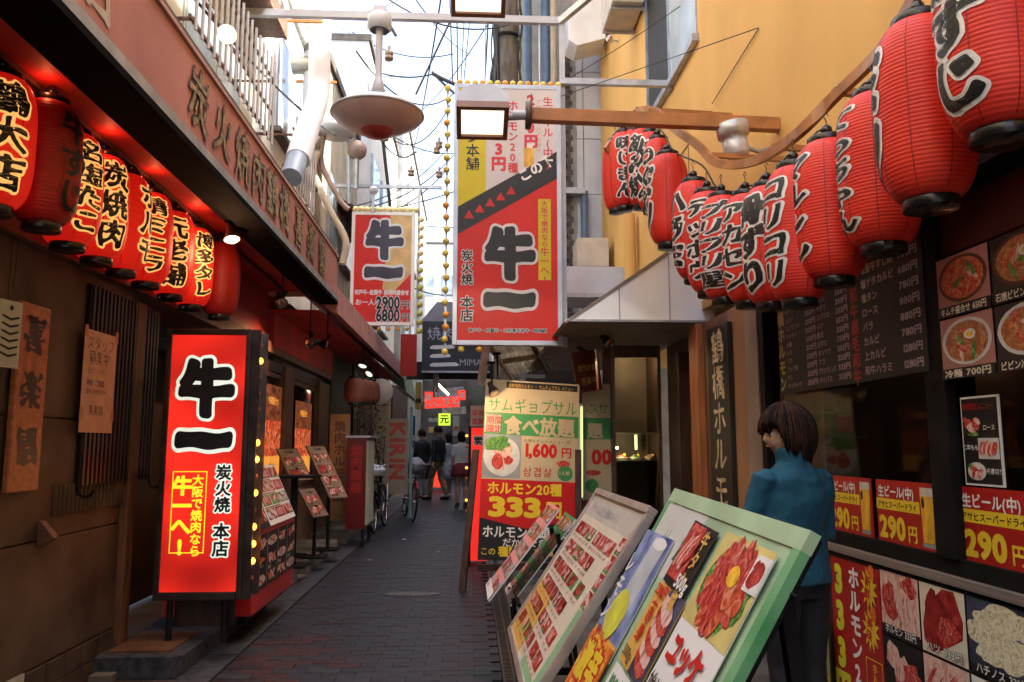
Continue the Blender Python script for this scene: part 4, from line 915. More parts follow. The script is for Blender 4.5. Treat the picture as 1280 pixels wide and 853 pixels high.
# round far signs
c = PY(475, 490, 12.8); b = MB(); b.lathe([(.001, -.03), (.2, -.03), (.21, 0), (.2, .012), (.001, .02)], M('pale_round_plate', (.42, .4, .35), .5, .1, 8), 28, axis=1); b.xf(Matrix.Translation((c.x, 12.8, c.z)) @ Matrix.Rotation(PI, 4, 'Z'))
tag(b.build('round_sign'), 'pale round plate hung under the end of the pink awning', 'sign')
for k, u in enumerate((443, 450, 457, 464, 470, 477)):
    c = PY(u, 482 + k, 11.2 + k * .5); lantern((c.x, 11.2 + k * .5, c.z + .1), .28, .34, '', 0, 'brown faded round lantern number %s along the dark eaves past the awning lamps' % ['one', 'two', 'three', 'four', 'five', 'six'][k] if False else ['brown faded lantern nearest in the far eaves row', 'brown faded lantern second in the far eaves row', 'brown faded lantern third in the far eaves row', 'brown faded lantern fourth in the far eaves row', 'brown faded lantern fifth in the far eaves row', 'brown faded lantern beside the pale round plate'][k], 'faded brown lanterns in the far left eaves', m=M('faded_brown_lantern', (.2, .06, .035), .6, .2, 4), ribs=12)
# ============================================================ HANGING BANNERS
bar_sign_frame = M('pale_blue_aluminium', (.5, .56, .66), .35, .08, 6, metal=.3)
wht_l = M('banner_white', (.84, .87, .9), .5, .03, 3, transl=.3); red_l = M('banner_red', (.78, .034, .024), .45, .05, 2, transl=.3); yel_l = M('banner_yellow', (.82, .7, .03), .45, .05, 3, transl=.3)
redtx = M('banner_red_letter', (.65, .03, .05), .45, .05, 3)
BY = 7.5
A = PY(565, 432, BY); Bp = PY(703, 432, BY); T_ = PY(634, 108, BY)
W_ = Bp.x - A.x; H_ = T_.z - A.z
t = empty('banner_sign', 'large red, white and yellow beef banner with round bulbs hanging over the alley', 'sign', ((A.x + Bp.x) / 2, BY, A.z))
fw = .045
b = MB(); b.box(A.x, A.x + fw, BY - .04, BY + .05, A.z, T_.z, bar_sign_frame); b.box(Bp.x - fw, Bp.x, BY - .04, BY + .05, A.z, T_.z, bar_sign_frame); b.box(A.x + fw, Bp.x - fw, BY - .04, BY + .05, A.z, A.z + fw, bar_sign_frame); b.box(A.x + fw, Bp.x - fw, BY - .04, BY + .05, T_.z - fw, T_.z, bar_sign_frame); b.build('frame', t, bevel=.004)
p = Print(W_ - 2 * fw, H_ - 2 * fw, .003, None, red_l); w, h = p.w, p.h
fx = lambda u: (u - 572) / 125 * w
fy = lambda v: (425 - v) / 312 * h
p.poly([(0, fy(263)), (w, fy(192)), (w, h), (0, h)], wht_l, 1)
p.poly([(0, fy(263)), (fx(607), fy(243)), (fx(607), h), (0, h)], yel_l, 2)
p.poly([(0, fy(297)), (0, fy(263)), (w, fy(192)), (w, fy(226))], ink, 3)
ang = math.atan2(fy(192) - fy(263), w)
for k in range(5):
    cx, cy = fx(586 + 13.2 * k), fy(273 - 7.6 * k); p.poly([(cx - .048, cy - .035), (cx + .048, cy - .035), (cx, cy + .048)], red_l, 4)
p.text('この下', fx(652), fy(231), .13, white, 4, wt=.035, n=28, rot=ang)
p.text('ホルモン本舗', fx(590), h - .03, .135, ink, 4, wt=.01, n=30, vertical=True, brush=.02)
p.text('333円', fx(623), fy(143), .15, redtx, 4, wt=.05, n=28, vertical=True)
p.text('ホルモン20種', fx(641), fy(128), .105, redtx, 4, wt=.02, n=24, vertical=True)
p.text('290円', fx(664), fy(118), .14, redtx, 4, wt=.05, n=28, vertical=True); p.text('アサヒスーパードライ', fx(674), fy(126), .055, pink, 4, wt=.0, n=16, vertical=True)
p.text('生ビール(中)', fx(686), fy(122), .105, redtx, 4, wt=.01, n=24, vertical=True)
p.rect(fx(655), fy(212), fx(668), fy(188), beer, 2.5); p.rect(fx(655), fy(188), fx(668), fy(183), white, 2.5)
p.outline(fx(617), fy(138), fx(628), fy(124), .004, redtx, 4)
ushi(p, fx(637), fy(319), .46, ink, wht_l, L=4, gap=.465)
p.text('炭火焼', fx(584), fy(316), .115, ink, 5, wt=.02, n=30, vertical=True, om=wht_l, ow=.06); p.text('本店', fx(584), fy(372), .125, ink, 5, wt=.02, n=30, vertical=True, om=wht_l, ow=.06)
p.rect(fx(673), fy(352), fx(689), fy(252), yel_l, 3); p.text('大阪で焼肉なら', fx(681), fy(254), .066, redtx, 4, wt=.012, n=22, vertical=True); p.text('牛一へ!', fx(681), fy(312), .09, redtx, 4, wt=.012, n=22, vertical=True)
p.text('神戸牛・佐賀牛・山形黒毛和牛・銘柄豚', w * .5, fy(415), .042, ink, 4, wt=.015, n=18, align=.5, om=wht_l, ow=.08, fit=None, sx=.98)
p.build('banner_face', t, local=Matrix.Translation(-t.location) @ frame((A.x + fw, BY - .035, A.z + fw), (1, 0, 0), (0, 0, 1)))
by_, bo_ = bulb(bulb_y, .032), bulb(bulb_o, .032)
b = MB(); b.box(A.x - .075, A.x - .055, BY - .01, BY + .01, A.z, T_.z, steel); b.build('bulb_strip', t)
for k in range(24):
    z = T_.z - .05 - k * .118
    if z < A.z - .1: break
    o = bpy.data.objects.new('bulb', bo_ if k in (3, 10, 11, 19, 20) else by_); link(o, t); o.location = V((A.x - .065 + .006 * sin(k * 1.7), BY - .035, z)) - t.location
for k in range(14):
    o = bpy.data.objects.new('bulb', bo_ if k % 3 == 0 else by_); link(o, t); o.location = V((A.x + .05 + k * .075, BY, T_.z + .025)) - t.location
for k, mm in ((1, by_), (3, bo_)):
    o = bpy.data.objects.new('bulb', mm); link(o, t); o.location = V((A.x + k * .085, BY, A.z - .035)) - t.location
# steel frame that carries it: uprights, cross pipe and stays
fr_ = empty('steel_gantry', 'grey steel pipe gantry crossing the alley above the big banner', 'gantry', (0, BY, 5))
zt = PY(460, 15, BY).z
b = MB(); x0 = PY(200, 15, BY).x; b.bar((x0 - .3, BY + .08, zt), (Bp.x, BY + .08, zt), .06, .07, lamp_grey); b.build('cross_pipe', fr_)
b = MB(); b.bar((Bp.x + .03, BY + .08, A.z), (Bp.x + .03, BY + .08, zt + .04), .05, .05, lamp_grey); b.build('upright', fr_)
b = MB(); b.bar((Bp.x, BY + .06, zt - .02), (2.0, BY - .6, zt + .7), .06, .06, steel); b.build('stay', fr_)
z2 = PY(780, 103, BY).z; b = MB(); b.bar((Bp.x, BY + .02, z2), (1.99, BY + .02, z2), .055, .06, steel); b.box(1.96, 1.995, BY - .04, BY + .08, z2 - .07, z2 + .05, steel); b.build('arm', fr_)
for xx in (A.x + .3, Bp.x - .2): b = MB(); b.tube([(xx, BY + .04, T_.z), (xx, BY + .07, zt - .03)], .008, steel, 6); b.build('hanger', fr_)
b = MB(); b.box(x0 - .2, x0 + .28, BY + .0, BY + .14, zt - .17, zt - .037, M('lilac_steel_bracket', (.42, .4, .47), .5, .1, 5)); b.build('end_bracket', fr_)
# second banner with prices
BY2 = 12.2
A = PY(437, 407, BY2); Bp = PY(517, 407, BY2); T2 = PY(477, 266, BY2); W_ = Bp.x - A.x; H_ = T2.z - A.z
t = empty('banner_sign', 'smaller red price banner with sunlight painted straw yellow on its right behind the red fascia', 'sign', ((A.x + Bp.x) / 2, BY2, A.z))
b = MB(); f_ = .05
b.box(A.x, A.x + f_, BY2 - .04, BY2 + .05, A.z, T2.z, white); b.box(Bp.x - f_, Bp.x, BY2 - .04, BY2 + .05, A.z, T2.z, white); b.box(A.x + f_, Bp.x - f_, BY2 - .04, BY2 + .05, A.z, A.z + f_, white); b.box(A.x + f_, Bp.x - f_, BY2 - .04, BY2 + .05, T2.z - f_, T2.z, white); b.build('frame', t)
p = Print(W_ - 2 * f_, H_ - 2 * f_, .003, None, red_l); w, h = p.w, p.h; straw = M('straw_sunlight_print', (.8, .6, .26), .5, .12, 5, transl=.3)
p.poly([(w * .62, h), (w, h), (w, h * .45), (w * .7, h * .28), (w * .5, h * .3)], straw, 1)  # sunlight on the right part, put into the banner colour as straw yellow
ushi(p, w * .52, h * .77, .55, M('faded_navy_print', (.04, .04, .07), .5, .2, 5), wht_l, L=3, gap=h * .315)
p.text('神戸牛~佐賀牛 銘柄肉盛合せ', w * .02, h * .255, .085, wht_l, 4, wt=.05, n=18, fit=w * .95)
p.text('お一人様', w * .03, h * .16, .1, wht_l, 4, wt=.03, n=18); p.text('2900', w * .4, h * .125, .26, ink, 4, wt=.035, n=26, om=wht_l, ow=.05, fit=w * .42); p.text('円', w * .83, h * .13, .14, ink, 4, wt=.01, n=20, om=wht_l, ow=.05)
p.text('6800', w * .4, h * .01, .26, ink, 4, wt=.035, n=26, om=wht_l, ow=.05, fit=w * .42); p.text('円', w * .83, h * .015, .14, ink, 4, wt=.01, n=20, om=wht_l, ow=.05)
p.build('banner_face', t, local=Matrix.Translation(-t.location) @ frame((A.x + f_, BY2 - .035, A.z + f_), (1, 0, 0), (0, 0, 1)))
b2 = bulb(M('pale_yellow_bulb', (.85, .75, .4), .3, .05, 9), .05); b3 = bulb(M('olive_bulb', (.5, .5, .12), .3, .1, 9), .05)  # two bulb colours, pale yellow and olive
for k in range(14): o = bpy.data.objects.new('bulb', b2 if k < 6 else b3); link(o, t); o.location = V((Bp.x + .09, BY2, T2.z - .1 - k * .135)) - t.location
for k in range(12): o = bpy.data.objects.new('bulb', b2); link(o, t); o.location = V((A.x + .05 + k * .085, BY2, T2.z + .05)) - t.location
for k in range(4): o = bpy.data.objects.new('bulb', bo_); link(o, t); o.location = V((A.x + .45 + k * .14, BY2, A.z - .05)) - t.location
zb = PY(478, 231, BY2).z; b = MB(); b.bar((PY(403, 231, BY2).x, BY2 + .1, zb), (PY(553, 231, BY2).x, BY2 + .1, zb), .05, .05, steel); b.bar((Bp.x + .05, BY2 + .1, A.z - .1), (Bp.x + .05, BY2 + .1, zb), .04, .04, steel); b.bar((PY(403, 231, BY2).x, BY2 + .1, zb), (PY(403, 231, BY2).x, BY2 + .1, zb - .8), .05, .05, pale)
tag(b.build('banner_bracket'), 'thin steel pipe bracket above the smaller price banner', 'bracket')
# charcoal sign with three strokes
BY3 = 16.6; A = PY(527, 466, BY3); Bp = PY(612, 466, BY3); T3 = PY(560, 402, BY3)
navy = M('charcoal_navy_board', (.03, .035, .05), .5, .15, 4)
p = Print(Bp.x - A.x, T3.z - A.z, .12, navy, navy); w, h = p.w, p.h
p.text('焼肉', w * .07, h * .66, .3, M('pale_grey_brush_letter', (.4, .43, .5), .5, .05, 4), 3, wt=.0, n=24, brush=.02)
for k in range(3):
    y0 = h * (.5 - .17 * k); ww = (.36, .3, .42)[k]
    p.poly([(w * .12, y0), (w * .16, y0 + .03), (w * (.12 + ww * .9), y0 + .045), (w * (.12 + ww), y0 + .01), (w * (.12 + ww), y0 - .03), (w * .2, y0 - .05), (w * .12, y0 - .04)], white, 3)
p.text('MIMATSU', w * .55, h * .14, .2, M('silver_serif_letter', (.45, .45, .48), .5, .05, 4), 3, wt=.0, n=22, fit=w * .6)
p.rect(0, 0, w, .04, steel, 4)
p.build('shop_sign', None, 'charcoal sign with three white brush strokes and silver capitals below the big banner', 'sign', mw=frame((A.x, BY3, A.z), (1, 0, 0), (0, 0, 1)))
b = MB(); b.slab([(A.x - .03, BY3 + .02, T3.z + .005), (Bp.x, BY3 + .02, T3.z + .005), (Bp.x, BY3 + .02, T3.z + .42), (A.x + .3, BY3 + .02, T3.z + .42)], (0, .5, 0), M('grey_sheet_roof', (.33, .33, .37), .6, .1, 4)); tag(b.build('sheet_roof'), 'grey sheet-metal hood above the charcoal sign', 'roof')
c = PY(545, 477, 16.9); b = MB(); b.tube([(c.x, 16.9, c.z - .22), (c.x, 16.9, c.z + .25)], .06, tanwall, 10); tag(b.build('pipe_stub'), 'short tan pipe hanging under the charcoal sign', 'pipe')
# signs far down the alley
def farsign(u0, u1, v0, v1, Y, m, name, label, txt=None, tm=None, rot=0, size=.3):
    a = PY(u0, v1, Y); c = PY(u1, v0, Y); p = Print(c.x - a.x, c.z - a.z, .08, m, m)
    if txt: p.text(txt, p.w * .5, p.h * .25, size, tm, 2, wt=.03, n=20, align=.5)
    mw = frame(a, (1, 0, 0), (0, 0, 1)) @ Matrix.Rotation(rot, 4, 'Z')
    p.build(name, None, label, 'sign', mw=mw)
farsign(500, 521, 418, 470, 15, M('far_red_sheet', (.5, .03, .02), .5, .1, 2), 'sign', 'plain red upright panel just below the smaller price banner', None)
glr = M('far_lit_red', (.6, .03, .02), .4, .1, 4, emit=.22, ecol=(1, .05, .03))
farsign(531, 575, 498, 511, 22, glr, 'sign', 'small lit red sign with slanting white kana deep in the alley', 'たこすじ', white, .06, .26)
farsign(531, 541, 490, 504, 21, glr, 'sign', 'lit red square sign left of the slanting kana sign deep in the alley', '肉', white, 0, .18)
farsign(572, 582, 488, 500, 20.5, glr, 'sign', 'tiny lit red sign at the right end of the far row', '酒', white, 0, .15)
farsign(544, 581, 487, 498, 23.5, M('far_grey_sign', (.45, .45, .52), .5, .4, 9), 'sign', 'pale grey sign panel above the lit red kana sign', 'お好み焼', grey, .1, .2)
farsign(553, 583, 510, 519, 23, M('far_grey_sign', (.45, .45, .52), .5, .4, 9), 'sign', 'pale grey sign panel below the lit red kana sign', '居酒屋', grey, .06, .15)
farsign(548, 563, 517, 532, 22.3, M('lit_lime_sign', (.5, .75, .05), .4, .05, 4, emit=.22, ecol=(.6, 1, .05)), 'sign', 'lime green lit sign with one dark character above the walkers', '元', ink, 0, .25)
farsign(535, 548, 520, 530, 21.5, M('far_blue_grey_sign', (.12, .13, .2), .5, .4, 9), 'sign', 'small slate coloured sign left of the lime green one', '焼肉', white, 0, .13)
for args in ((519, 527, 478, 512, 18.5, M('far_ochre_sign', (.5, .33, .08), .5, .1, 4), 'sign', 'narrow ochre hanging sign left of the lit red row far down the alley', '鍋', ink, 0, .12),
             (566, 574, 520, 545, 20, M('far_white_sign', (.55, .55, .52), .5, .1, 4), 'sign', 'small white upright sign right of the lime green one', '肉', redp, 0, .14),
             (512, 519, 520, 560, 18, M('far_blue_sign', (.06, .12, .25), .5, .1, 4), 'sign', 'dark blue upright sign near the teal post far off', '酒', white, 0, .12),
             (536, 546, 534, 541, 27, M('far_yellow_sign', (.6, .5, .1), .5, .1, 4), 'sign', 'tiny yellow panel on the far end wall', None, None, 0, .1),
             (556, 566, 505, 514, 30, M('far_white_sign', (.55, .55, .52), .5, .1, 4), 'sign', 'tiny white panel high on the far end wall', None, None, 0, .1)): farsign(*args)
c = PY(553, 570, 24); b = MB(); b.box(c.x - .28, c.x + .25, 24, 24.3, .1, 1.35, M('far_red_vending_glow', (.5, .06, .03), .4, .9, 9, emit=.2, ecol=(.9, .06, .03))); tag(b.build('vending_machine', bevel=.02), 'glowing red vending machine between the walking people far off', 'machine')
c = PY(546, 479, 19); lamp_ = MB(); lamp_.tube([c, c + V((.28, 0, -.28))], .025, M('far_tube_lit', (1, .9, .5), .3, .02, 3, emit=3, ecol=(1, .85, .5)), 8); tag(lamp_.build('tube_lamp'), 'short slanting lit tube lamp under the arcade front', 'lamp')

# ============================================================ RIGHT SIDE SIGNS
# tall food poster on a leaning stand
PYc = 7.7
t = empty('food_poster_stand', 'tall cream, green and red food poster on a timber stand at the bend', 'poster', (.6, PYc, .02))
rollm = Matrix.Rotation(-.05, 4, 'Z')
A = PY(597, 700, PYc); W_ = PY(722, 700, PYc).x - A.x; H_ = PY(640, 472, PYc).z - A.z
crm = M('poster_cream', (.52, .42, .27), .5, .08, 3)
p = Print(W_, H_, .015, crm, wood); w, h = p.w, p.h
gy = lambda v: (700 - v) / 228 * h
p.rect(w * .22, gy(482), w * .98, gy(474), ink, 2); p.text('朝鮮焼肉ホルモン ・ サムギョプサル メニュー', w * .24, gy(481), .045, dkyel, 3, wt=.0, n=16, fit=w * .7)
p.text('サムギョプサル', w * .03, gy(512), .15, grn, 2, wt=.0, n=30, brush=.02, fit=w * .96)
p.rect(0, gy(543), w, gy(515), grn, 2); p.outline(w * .01, gy(541), w * .17, gy(517), .01, white, 3); p.text('期間', w * .025, gy(529), .08, dred, 4, wt=.01, n=18); p.text('限定', w * .025, gy(540), .08, dred, 4, wt=.01, n=18); p.rect(w * .015, gy(541), w * .165, gy(517), M('dusty_rose', (.55, .3, .25), .5, .1, 5), 3)
p.text('食べ放題', w * .21, gy(540), .19, crm, 3, wt=.035, n=30, fit=w * .75)
p.photo(0, gy(598), w * .4, gy(543), 'slices', 2, seed=4, bgm=M('grey_table_print', (.28, .3, .33), .5, .1, 5)); p.ell(w * .15, gy(555), w * .14, .07, salad, 9, 16, .25)
p.text('お得なセットメニュー 例', w * .42, gy(551), .035, brwn, 3, wt=.0, n=14, fit=w * .5); p.text('1,600', w * .42, gy(569), .17, redp, 3, wt=.05, n=26, fit=w * .36); p.text('円', w * .82, gy(568), .11, redp, 3, wt=.02, n=22)
p.text('삼겹살', w * .42, gy(594), .1, redp, 3, wt=.0, n=26, fit=w * .32); p.ell(w * .87, gy(589), .075, .075, grn, 3, 20); p.text('2人前', w * .80, gy(591), .045, crm, 4, wt=.02, n=16); p.ell(w * .85, gy(577), .07, .03, meat, 3, 14, .1)
p.rect(0, gy(665), w, gy(600), dred, 2.4); p.poly([(0, gy(600)), (w, gy(600)), (w, gy(645)), (w * .5, gy(660)), (0, gy(650))], redp, 3); p.poly([(0, 0), (w, 0), (w, gy(648)), (w * .48, gy(661)), (0, gy(648))], black, 3.5)
p.text('ホルモン20種', w * .06, gy(617), .125, yel, 4.5, wt=.03, n=26, fit=w * .78); p.text('333', w * .08, gy(645), .24, yel, 4.5, wt=.055, n=30, fit=w * .55); p.text('円', w * .67, gy(644), .17, yel, 4.5, wt=.03, n=26)
p.text('ホルモン一頭買い', w * .03, gy(671), .12, white, 4.5, wt=.02, n=24, fit=w * .93); p.text('だからできる', w * .24, gy(682), .085, white, 4.5, wt=.015, n=22); p.text('この', w * .02, gy(693), .075, yel, 4.5, wt=.01, n=22); p.text('種類!', w * .2, gy(694), .1, yel, 4.5, wt=.03, n=22); p.text('この鮮度!', w * .55, gy(693), .08, yel, 4.5, wt=.01, n=22)
p.build('poster_sheet', t, local=Matrix.Translation(-t.location) @ frame((A.x, PYc, A.z), (1, .12, 0), (0, .06, 1)) @ rollm)
for xa, xb in ((-.14, -.02), (.3, .36), (.95, .98)):
    b = MB(); b.bar((A.x + xa, PYc - .14 if xa < 0 else PYc + .02, .02), (A.x + xb, PYc + .16, 1.3), .06, .035, wood); b.build('leg', t)
b = MB(); b.bar((A.x, PYc + .05, .2), (A.x + W_, PYc + .15, .2), .04, .06, wood); b.build('crossbar', t)
# second sheet to its right, strip light between
t2 = empty('wall_poster', 'continuation of the cream and green food poster to the right of the strip light', 'poster', (1.2, 8.3, .4))
A2 = PY(729, 640, 8.3); B2 = PY(765, 480, 8.3); p = Print(B2.x - A2.x, B2.z - A2.z, .02, crm, wood); w, h = p.w, p.h
p.text('ぷせ', w * .1, h * .77, .13, grn, 2, wt=.0, n=24, brush=.02, fit=w * .8); p.rect(0, h * .56, w, h * .73, grn, 2); p.text('題', w * .15, h * .58, .17, crm, 3, wt=.03, n=24); p.text('00', w * .3, h * .37, .2, redp, 3, wt=.05, n=24); p.ell(w * .3, h * .2, .07, .07, grn, 3); p.ell(w * .35, h * .3, .08, .03, meat, 3, 12, .1); p.rect(0, 0, w, h * .09, dred, 3); p.text('20種', w * .2, h * .0, .1, yel, 4, wt=.03, n=18)
p.build('poster_sheet', t2, local=Matrix.Translation(-t2.location) @ frame(A2, (1, .05, 0), (0, 0, 1)))
c0, c1 = PY(727, 622, 8.15), PY(727, 508, 8.15); b = MB(); b.tube([c0, c1], .013, M('greenish_strip_tube_lit', (.9, 1, .5), .3, .02, 3, emit=.2, ecol=(.85, .9, .35)), 8); b.box(c0.x - .03, c0.x + .03, 8.19, 8.24, c0.z - .03, c1.z + .03, steel); tag(b.build('strip_light'), 'upright greenish strip light between the two cream posters', 'lamp')
# red menu panel hanging above
A3 = PY(722, 492, 8.0); c3 = PY(762, 437, 8.5); p = Print(.4, .42, .02, M('brownish_red_menu', (.2, .03, .02), .5, .2, 4), wood)
p.text('焼肉定食', .05, .22, .07, dkyel, 2, wt=.01, n=18); p.text('営業中', .08, .08, .08, dkyel, 2, wt=.01, n=18)
p.build('hanging_sign', None, 'brown-red menu panel hung at a slant above the strip light', 'sign', mw=frame((A3.x, 8.0, A3.z), (.75, .66, .15), (-.05, 0, 1)))
# narrow red sign box with bulbs behind the poster
A4 = PY(588, 700, 9.2); B4 = PY(604, 535, 9.2); gr4 = M('narrow_lit_red', (.5, .02, .015), .4, .1, 2, emit=.15, ecol=(1, .03, .02))
t = empty('narrow_sign_box', 'narrow lit red sign box with small bulbs left of the tall food poster', 'sign', (A4.x, 9.2, .05))
b = MB(); b.box(A4.x, B4.x + .05, 9.2, 9.5, .06, B4.z, gr4); b.box(A4.x - .03, A4.x, 9.18, 9.52, .03, B4.z + .02, blackm); b.build('case', t)
p = Print(.12, 1.2, 0, None); p.text('炭', .06, 1.15, .11, ink, 3, wt=.03, n=20, vertical=True, om=white); p.build('lettering', t, local=Matrix.Translation(-t.location) @ frame((A4.x + .02, 9.19, .3), (1, 0, 0), (0, 0, 1)))
bs1 = bulb(lit_warm, .016)
for k in range(11): o = bpy.data.objects.new('bulb', bs1 if k % 3 == 1 else bulb(bulb_dim, .016)); link(o, t); o.location = V((A4.x - .05, 9.17, .25 + k * .12)) - t.location
A5 = PY(588, 533, 9.0); p = Print(.16, .23, .02, M('pinkish_small_sign', (.5, .3, .26), .5, .1, 4), white); p.text('深夜', .01, .12, .07, redp, 2, wt=.01, n=18); p.text('営業', .01, .03, .07, redp, 2, wt=.01, n=18); p.build('small_sign', None, 'small pinkish square sign above the narrow red sign box', 'sign', mw=frame(A5, (1, 0, 0), (0, 0, 1)))
# black board with the shop name by the pillar
y1, y0 = YX(888, RW - .05), YX(914, RW - .05); zt = PX(908, 402, RW - .05).z
p = Print(y1 - y0, zt - .62, .035, M('black_lacquer_board', (.016, .013, .012), .4, .2, 5), black); goldl = M('aged_gold_brush_letter', (.55, .42, .26), .5, .25, 14)
p.text('鶴橋ホルモン', p.w / 2, p.h - .03, .272, goldl, 2, wt=.012, n=40, vertical=True, brush=.03, sx=1.15)
p.build('vertical_signboard', None, 'black lacquered vertical board with pale gold brush writing beside the doorway', 'signboard', mw=wall_frame(RW - .05, y1, .62, 1), bevel=.004)
# big black menu board
mbX = RW - .035; y1, y0 = YX(979, mbX), YX(1168, mbX); z0 = PX(1168, 463, mbX).z; z1 = 2.325
p = Print(y1 - y0, z1 - z0, .02, M('matt_black_menu', (.014, .011, .01), .55, .2, 5), black); w, h = p.w, p.h
mtx = M('menu_pale_letter', (.42, .34, .32), .6, .1, 9); mred = M('menu_red_letter', (.35, .02, .015), .5, .1, 5); mpr = M('menu_price_patch', (.4, .32, .34), .6, .15, 12); mye = M('menu_ochre_letter', (.5, .36, .05), .5, .1, 6)
p.text('鶴橋ホルモン', w * .03, h - .06, .1, mye, 2, wt=.03, n=20, vertical=True)
c1_ = ['ミノ', 'センマイ', 'ハチノス', 'ギアラ', '上ミノ', 'ミノサンド', 'ハツモト', '大腸', 'ハラ', 'フワ', 'フップギ', 'チレ', 'テッチャウ']
c2_ = ['コリコリ', 'ウルテ', 'ツラミ', 'シビレ', 'サガリ', 'コブクロ', 'ハツ', '豚足', '白すじ', 'タンツラ', 'アゴ', 'プラミグレンス', 'バイパス']
c3_ = ['黒毛牛上ロース', '塩釜牛すじ焼', '塩ゲタカルビ', '塩タン', 'ロース', 'バラ', 'カルビ', '上カルビ', '和牛ハラミ']
rh = h / 13.6
for k in range(13):
    y_ = h - (k + 1) * rh - .0
    p.text(c1_[k], w * .075, y_, rh * .74, mtx, 2, wt=.012, n=18, sx=1.1); p.text('333円', w * .25, y_, rh * .78, mpr, 2, wt=.03, n=18, fit=w * .085)
    p.text(c2_[k], w * .345, y_, rh * .74, mtx, 2, wt=.012, n=18, sx=1.1, fit=(w * .13 if len(c2_[k]) > 5 else None)); p.text('333円', w * .49, y_, rh * .78, mpr, 2, wt=.03, n=18, fit=w * .085)
p.text('鶴橋和牛黒毛和牛', w * .615, h - .03, .082, mred, 2, wt=.035, n=24, vertical=True)
rh = h / 9.5
for k in range(9):
    y_ = h - (k + 1) * rh - .005; p.text(c3_[k], w * .665, y_, rh * .68, mtx, 2, wt=.02, n=22, fit=w * min(.032 * len(c3_[k]) * 1.0, .2)); p.text(['980', '980', '680', '780', '880', '880', '780', '1280', '1280'][k] + '円', w * .88, y_, rh * .62, mpr, 2, wt=.04, n=20, fit=w * .1)
p.build('menu_board', None, 'big black menu board of prices in three columns under the right hand lanterns', 'menu', mw=wall_frame(mbX, y1, z0, 1))
# food photographs on the second pane
y1 = YX(1186, mbX); zt, zb = PX(1186, 319, mbX).z, PX(1200, 473, mbX).z
t = empty('photo_menu', 'four large dim noodle and kimchi photographs high on the near window', 'poster', (mbX, y1 - .6, zb))
cw = .34; rh = (zt - zb) / 2
dims = [('kimchi', 'キムチ盛合せ 650円'), ('bowl', '石焼ビビンバ 850円'), ('noodle', '冷麺 700円'), ('noodle', 'ビビン冷麺 750円'), ('bowl', 'クッパ 700円'), ('slices', 'ユッケ 980円')]
for k, (kd, nm) in enumerate(dims):
    c_, r_ = (k % 2, k // 2) if k < 4 else (2, k - 4)
    p = Print(cw - .012, rh - .008, .01, bowl, black); p.photo(0, p.h * .17, p.w, p.h, kd, 2, seed=k + 30, bgm=[M('dim_pink_table', (.45, .2, .17), .5, .1, 4), bowl][k % 2]); p.rect(0, 0, p.w, p.h * .17, black, 9); p.text(nm, p.w * .06, p.h * .03, .034, cream, 10, wt=.025, n=22, fit=p.w * .88)
    p.build('food_photo', t, local=Matrix.Translation(-t.location) @ wall_frame(mbX, y1 - c_ * cw, zt - (r_ + 1) * rh, 1))
# small framed meat poster
gx = RW + .012; y1, y0 = YX(1204, gx), YX(1252, gx); zt, zb = PX(1204, 497, gx).z, PX(1207, 606, gx).z
p = Print(y1 - y0, zt - zb, .006, white, white); w, h = p.w, p.h; p.rect(.008, .008, w - .008, h - .008, ink, 2)
p.text('鶴橋限定メニュー', .015, h - .05, .03, dred, 3, wt=.02, n=16, fit=w * .8); p.photo(.012, h * .55, w * .55, h * .78, 'heap', 3, 5, ink); p.photo(w * .42, h * .3, w - .012, h * .53, 'fan', 3, 6, plate); p.photo(.02, h * .05, w * .6, h * .27, 'slices', 3, 7, ink)
for k, s_ in enumerate(('ロース', '二年もも', '牛厚切り')): p.text(s_, [w * .6, w * .04, w * .62][k], h * [.62, .4, .14][k], .024, white, 9, wt=.01, n=16)
p.build('meat_poster', None, 'small white-edged black poster with three red meat photos on the near window', 'poster', mw=wall_frame(gx, y1, zb, 1))
# beer posters
by_red = M('beer_poster_red', (.42, .014, .012), .4, .08, 3)
def beer_poster(u1, wdt, label):
    gx = RW + .012; y1 = YX(u1, gx); p = Print(wdt, .285, .005, by_red, by_red); w, h = p.w, p.h
    p.text('生ビール(中)', .02, h * .74, .058, white, 3, wt=.03, n=24, fit=w * .62); p.rect(0, h * .52, w * .74, h * .7, yel, 2); p.text('アサヒスーパードライ', .01, h * .555, .036, black, 3, wt=.02, n=20, fit=w * .68)
    p.text('290', .02, h * .08, .135, yel, 3, wt=.05, n=30, fit=w * .46); p.text('円', w * .53, h * .09, .08, yel, 3, wt=.03, n=24)
    p.poly([(w * .78, h * .1), (w * .95, h * .1), (w * .97, h * .8), (w * .76, h * .8)], beer, 3); p.rect(w * .76, h * .8, w * .97, h * .93, M('beer_froth_print', (.6, .56, .48), .5, .1, 20), 3); p.rect(w * .77, h * .04, w * .96, h * .11, grey, 3); p.ell(w * .8, h * .7, .012, .025, navy, 4)
    p.build('beer_poster', None, label, 'poster', 'beer price posters along the counter window', mw=wall_frame(gx, y1, .9, 1))
beer_poster(1033, .47, 'red beer price poster farthest along the counter, next to the woman')
beer_poster(1092, .5, 'red beer price poster in the middle, left of the black mullion')
beer_poster(1194, .56, 'nearest red beer price poster at the right edge under the small meat poster')
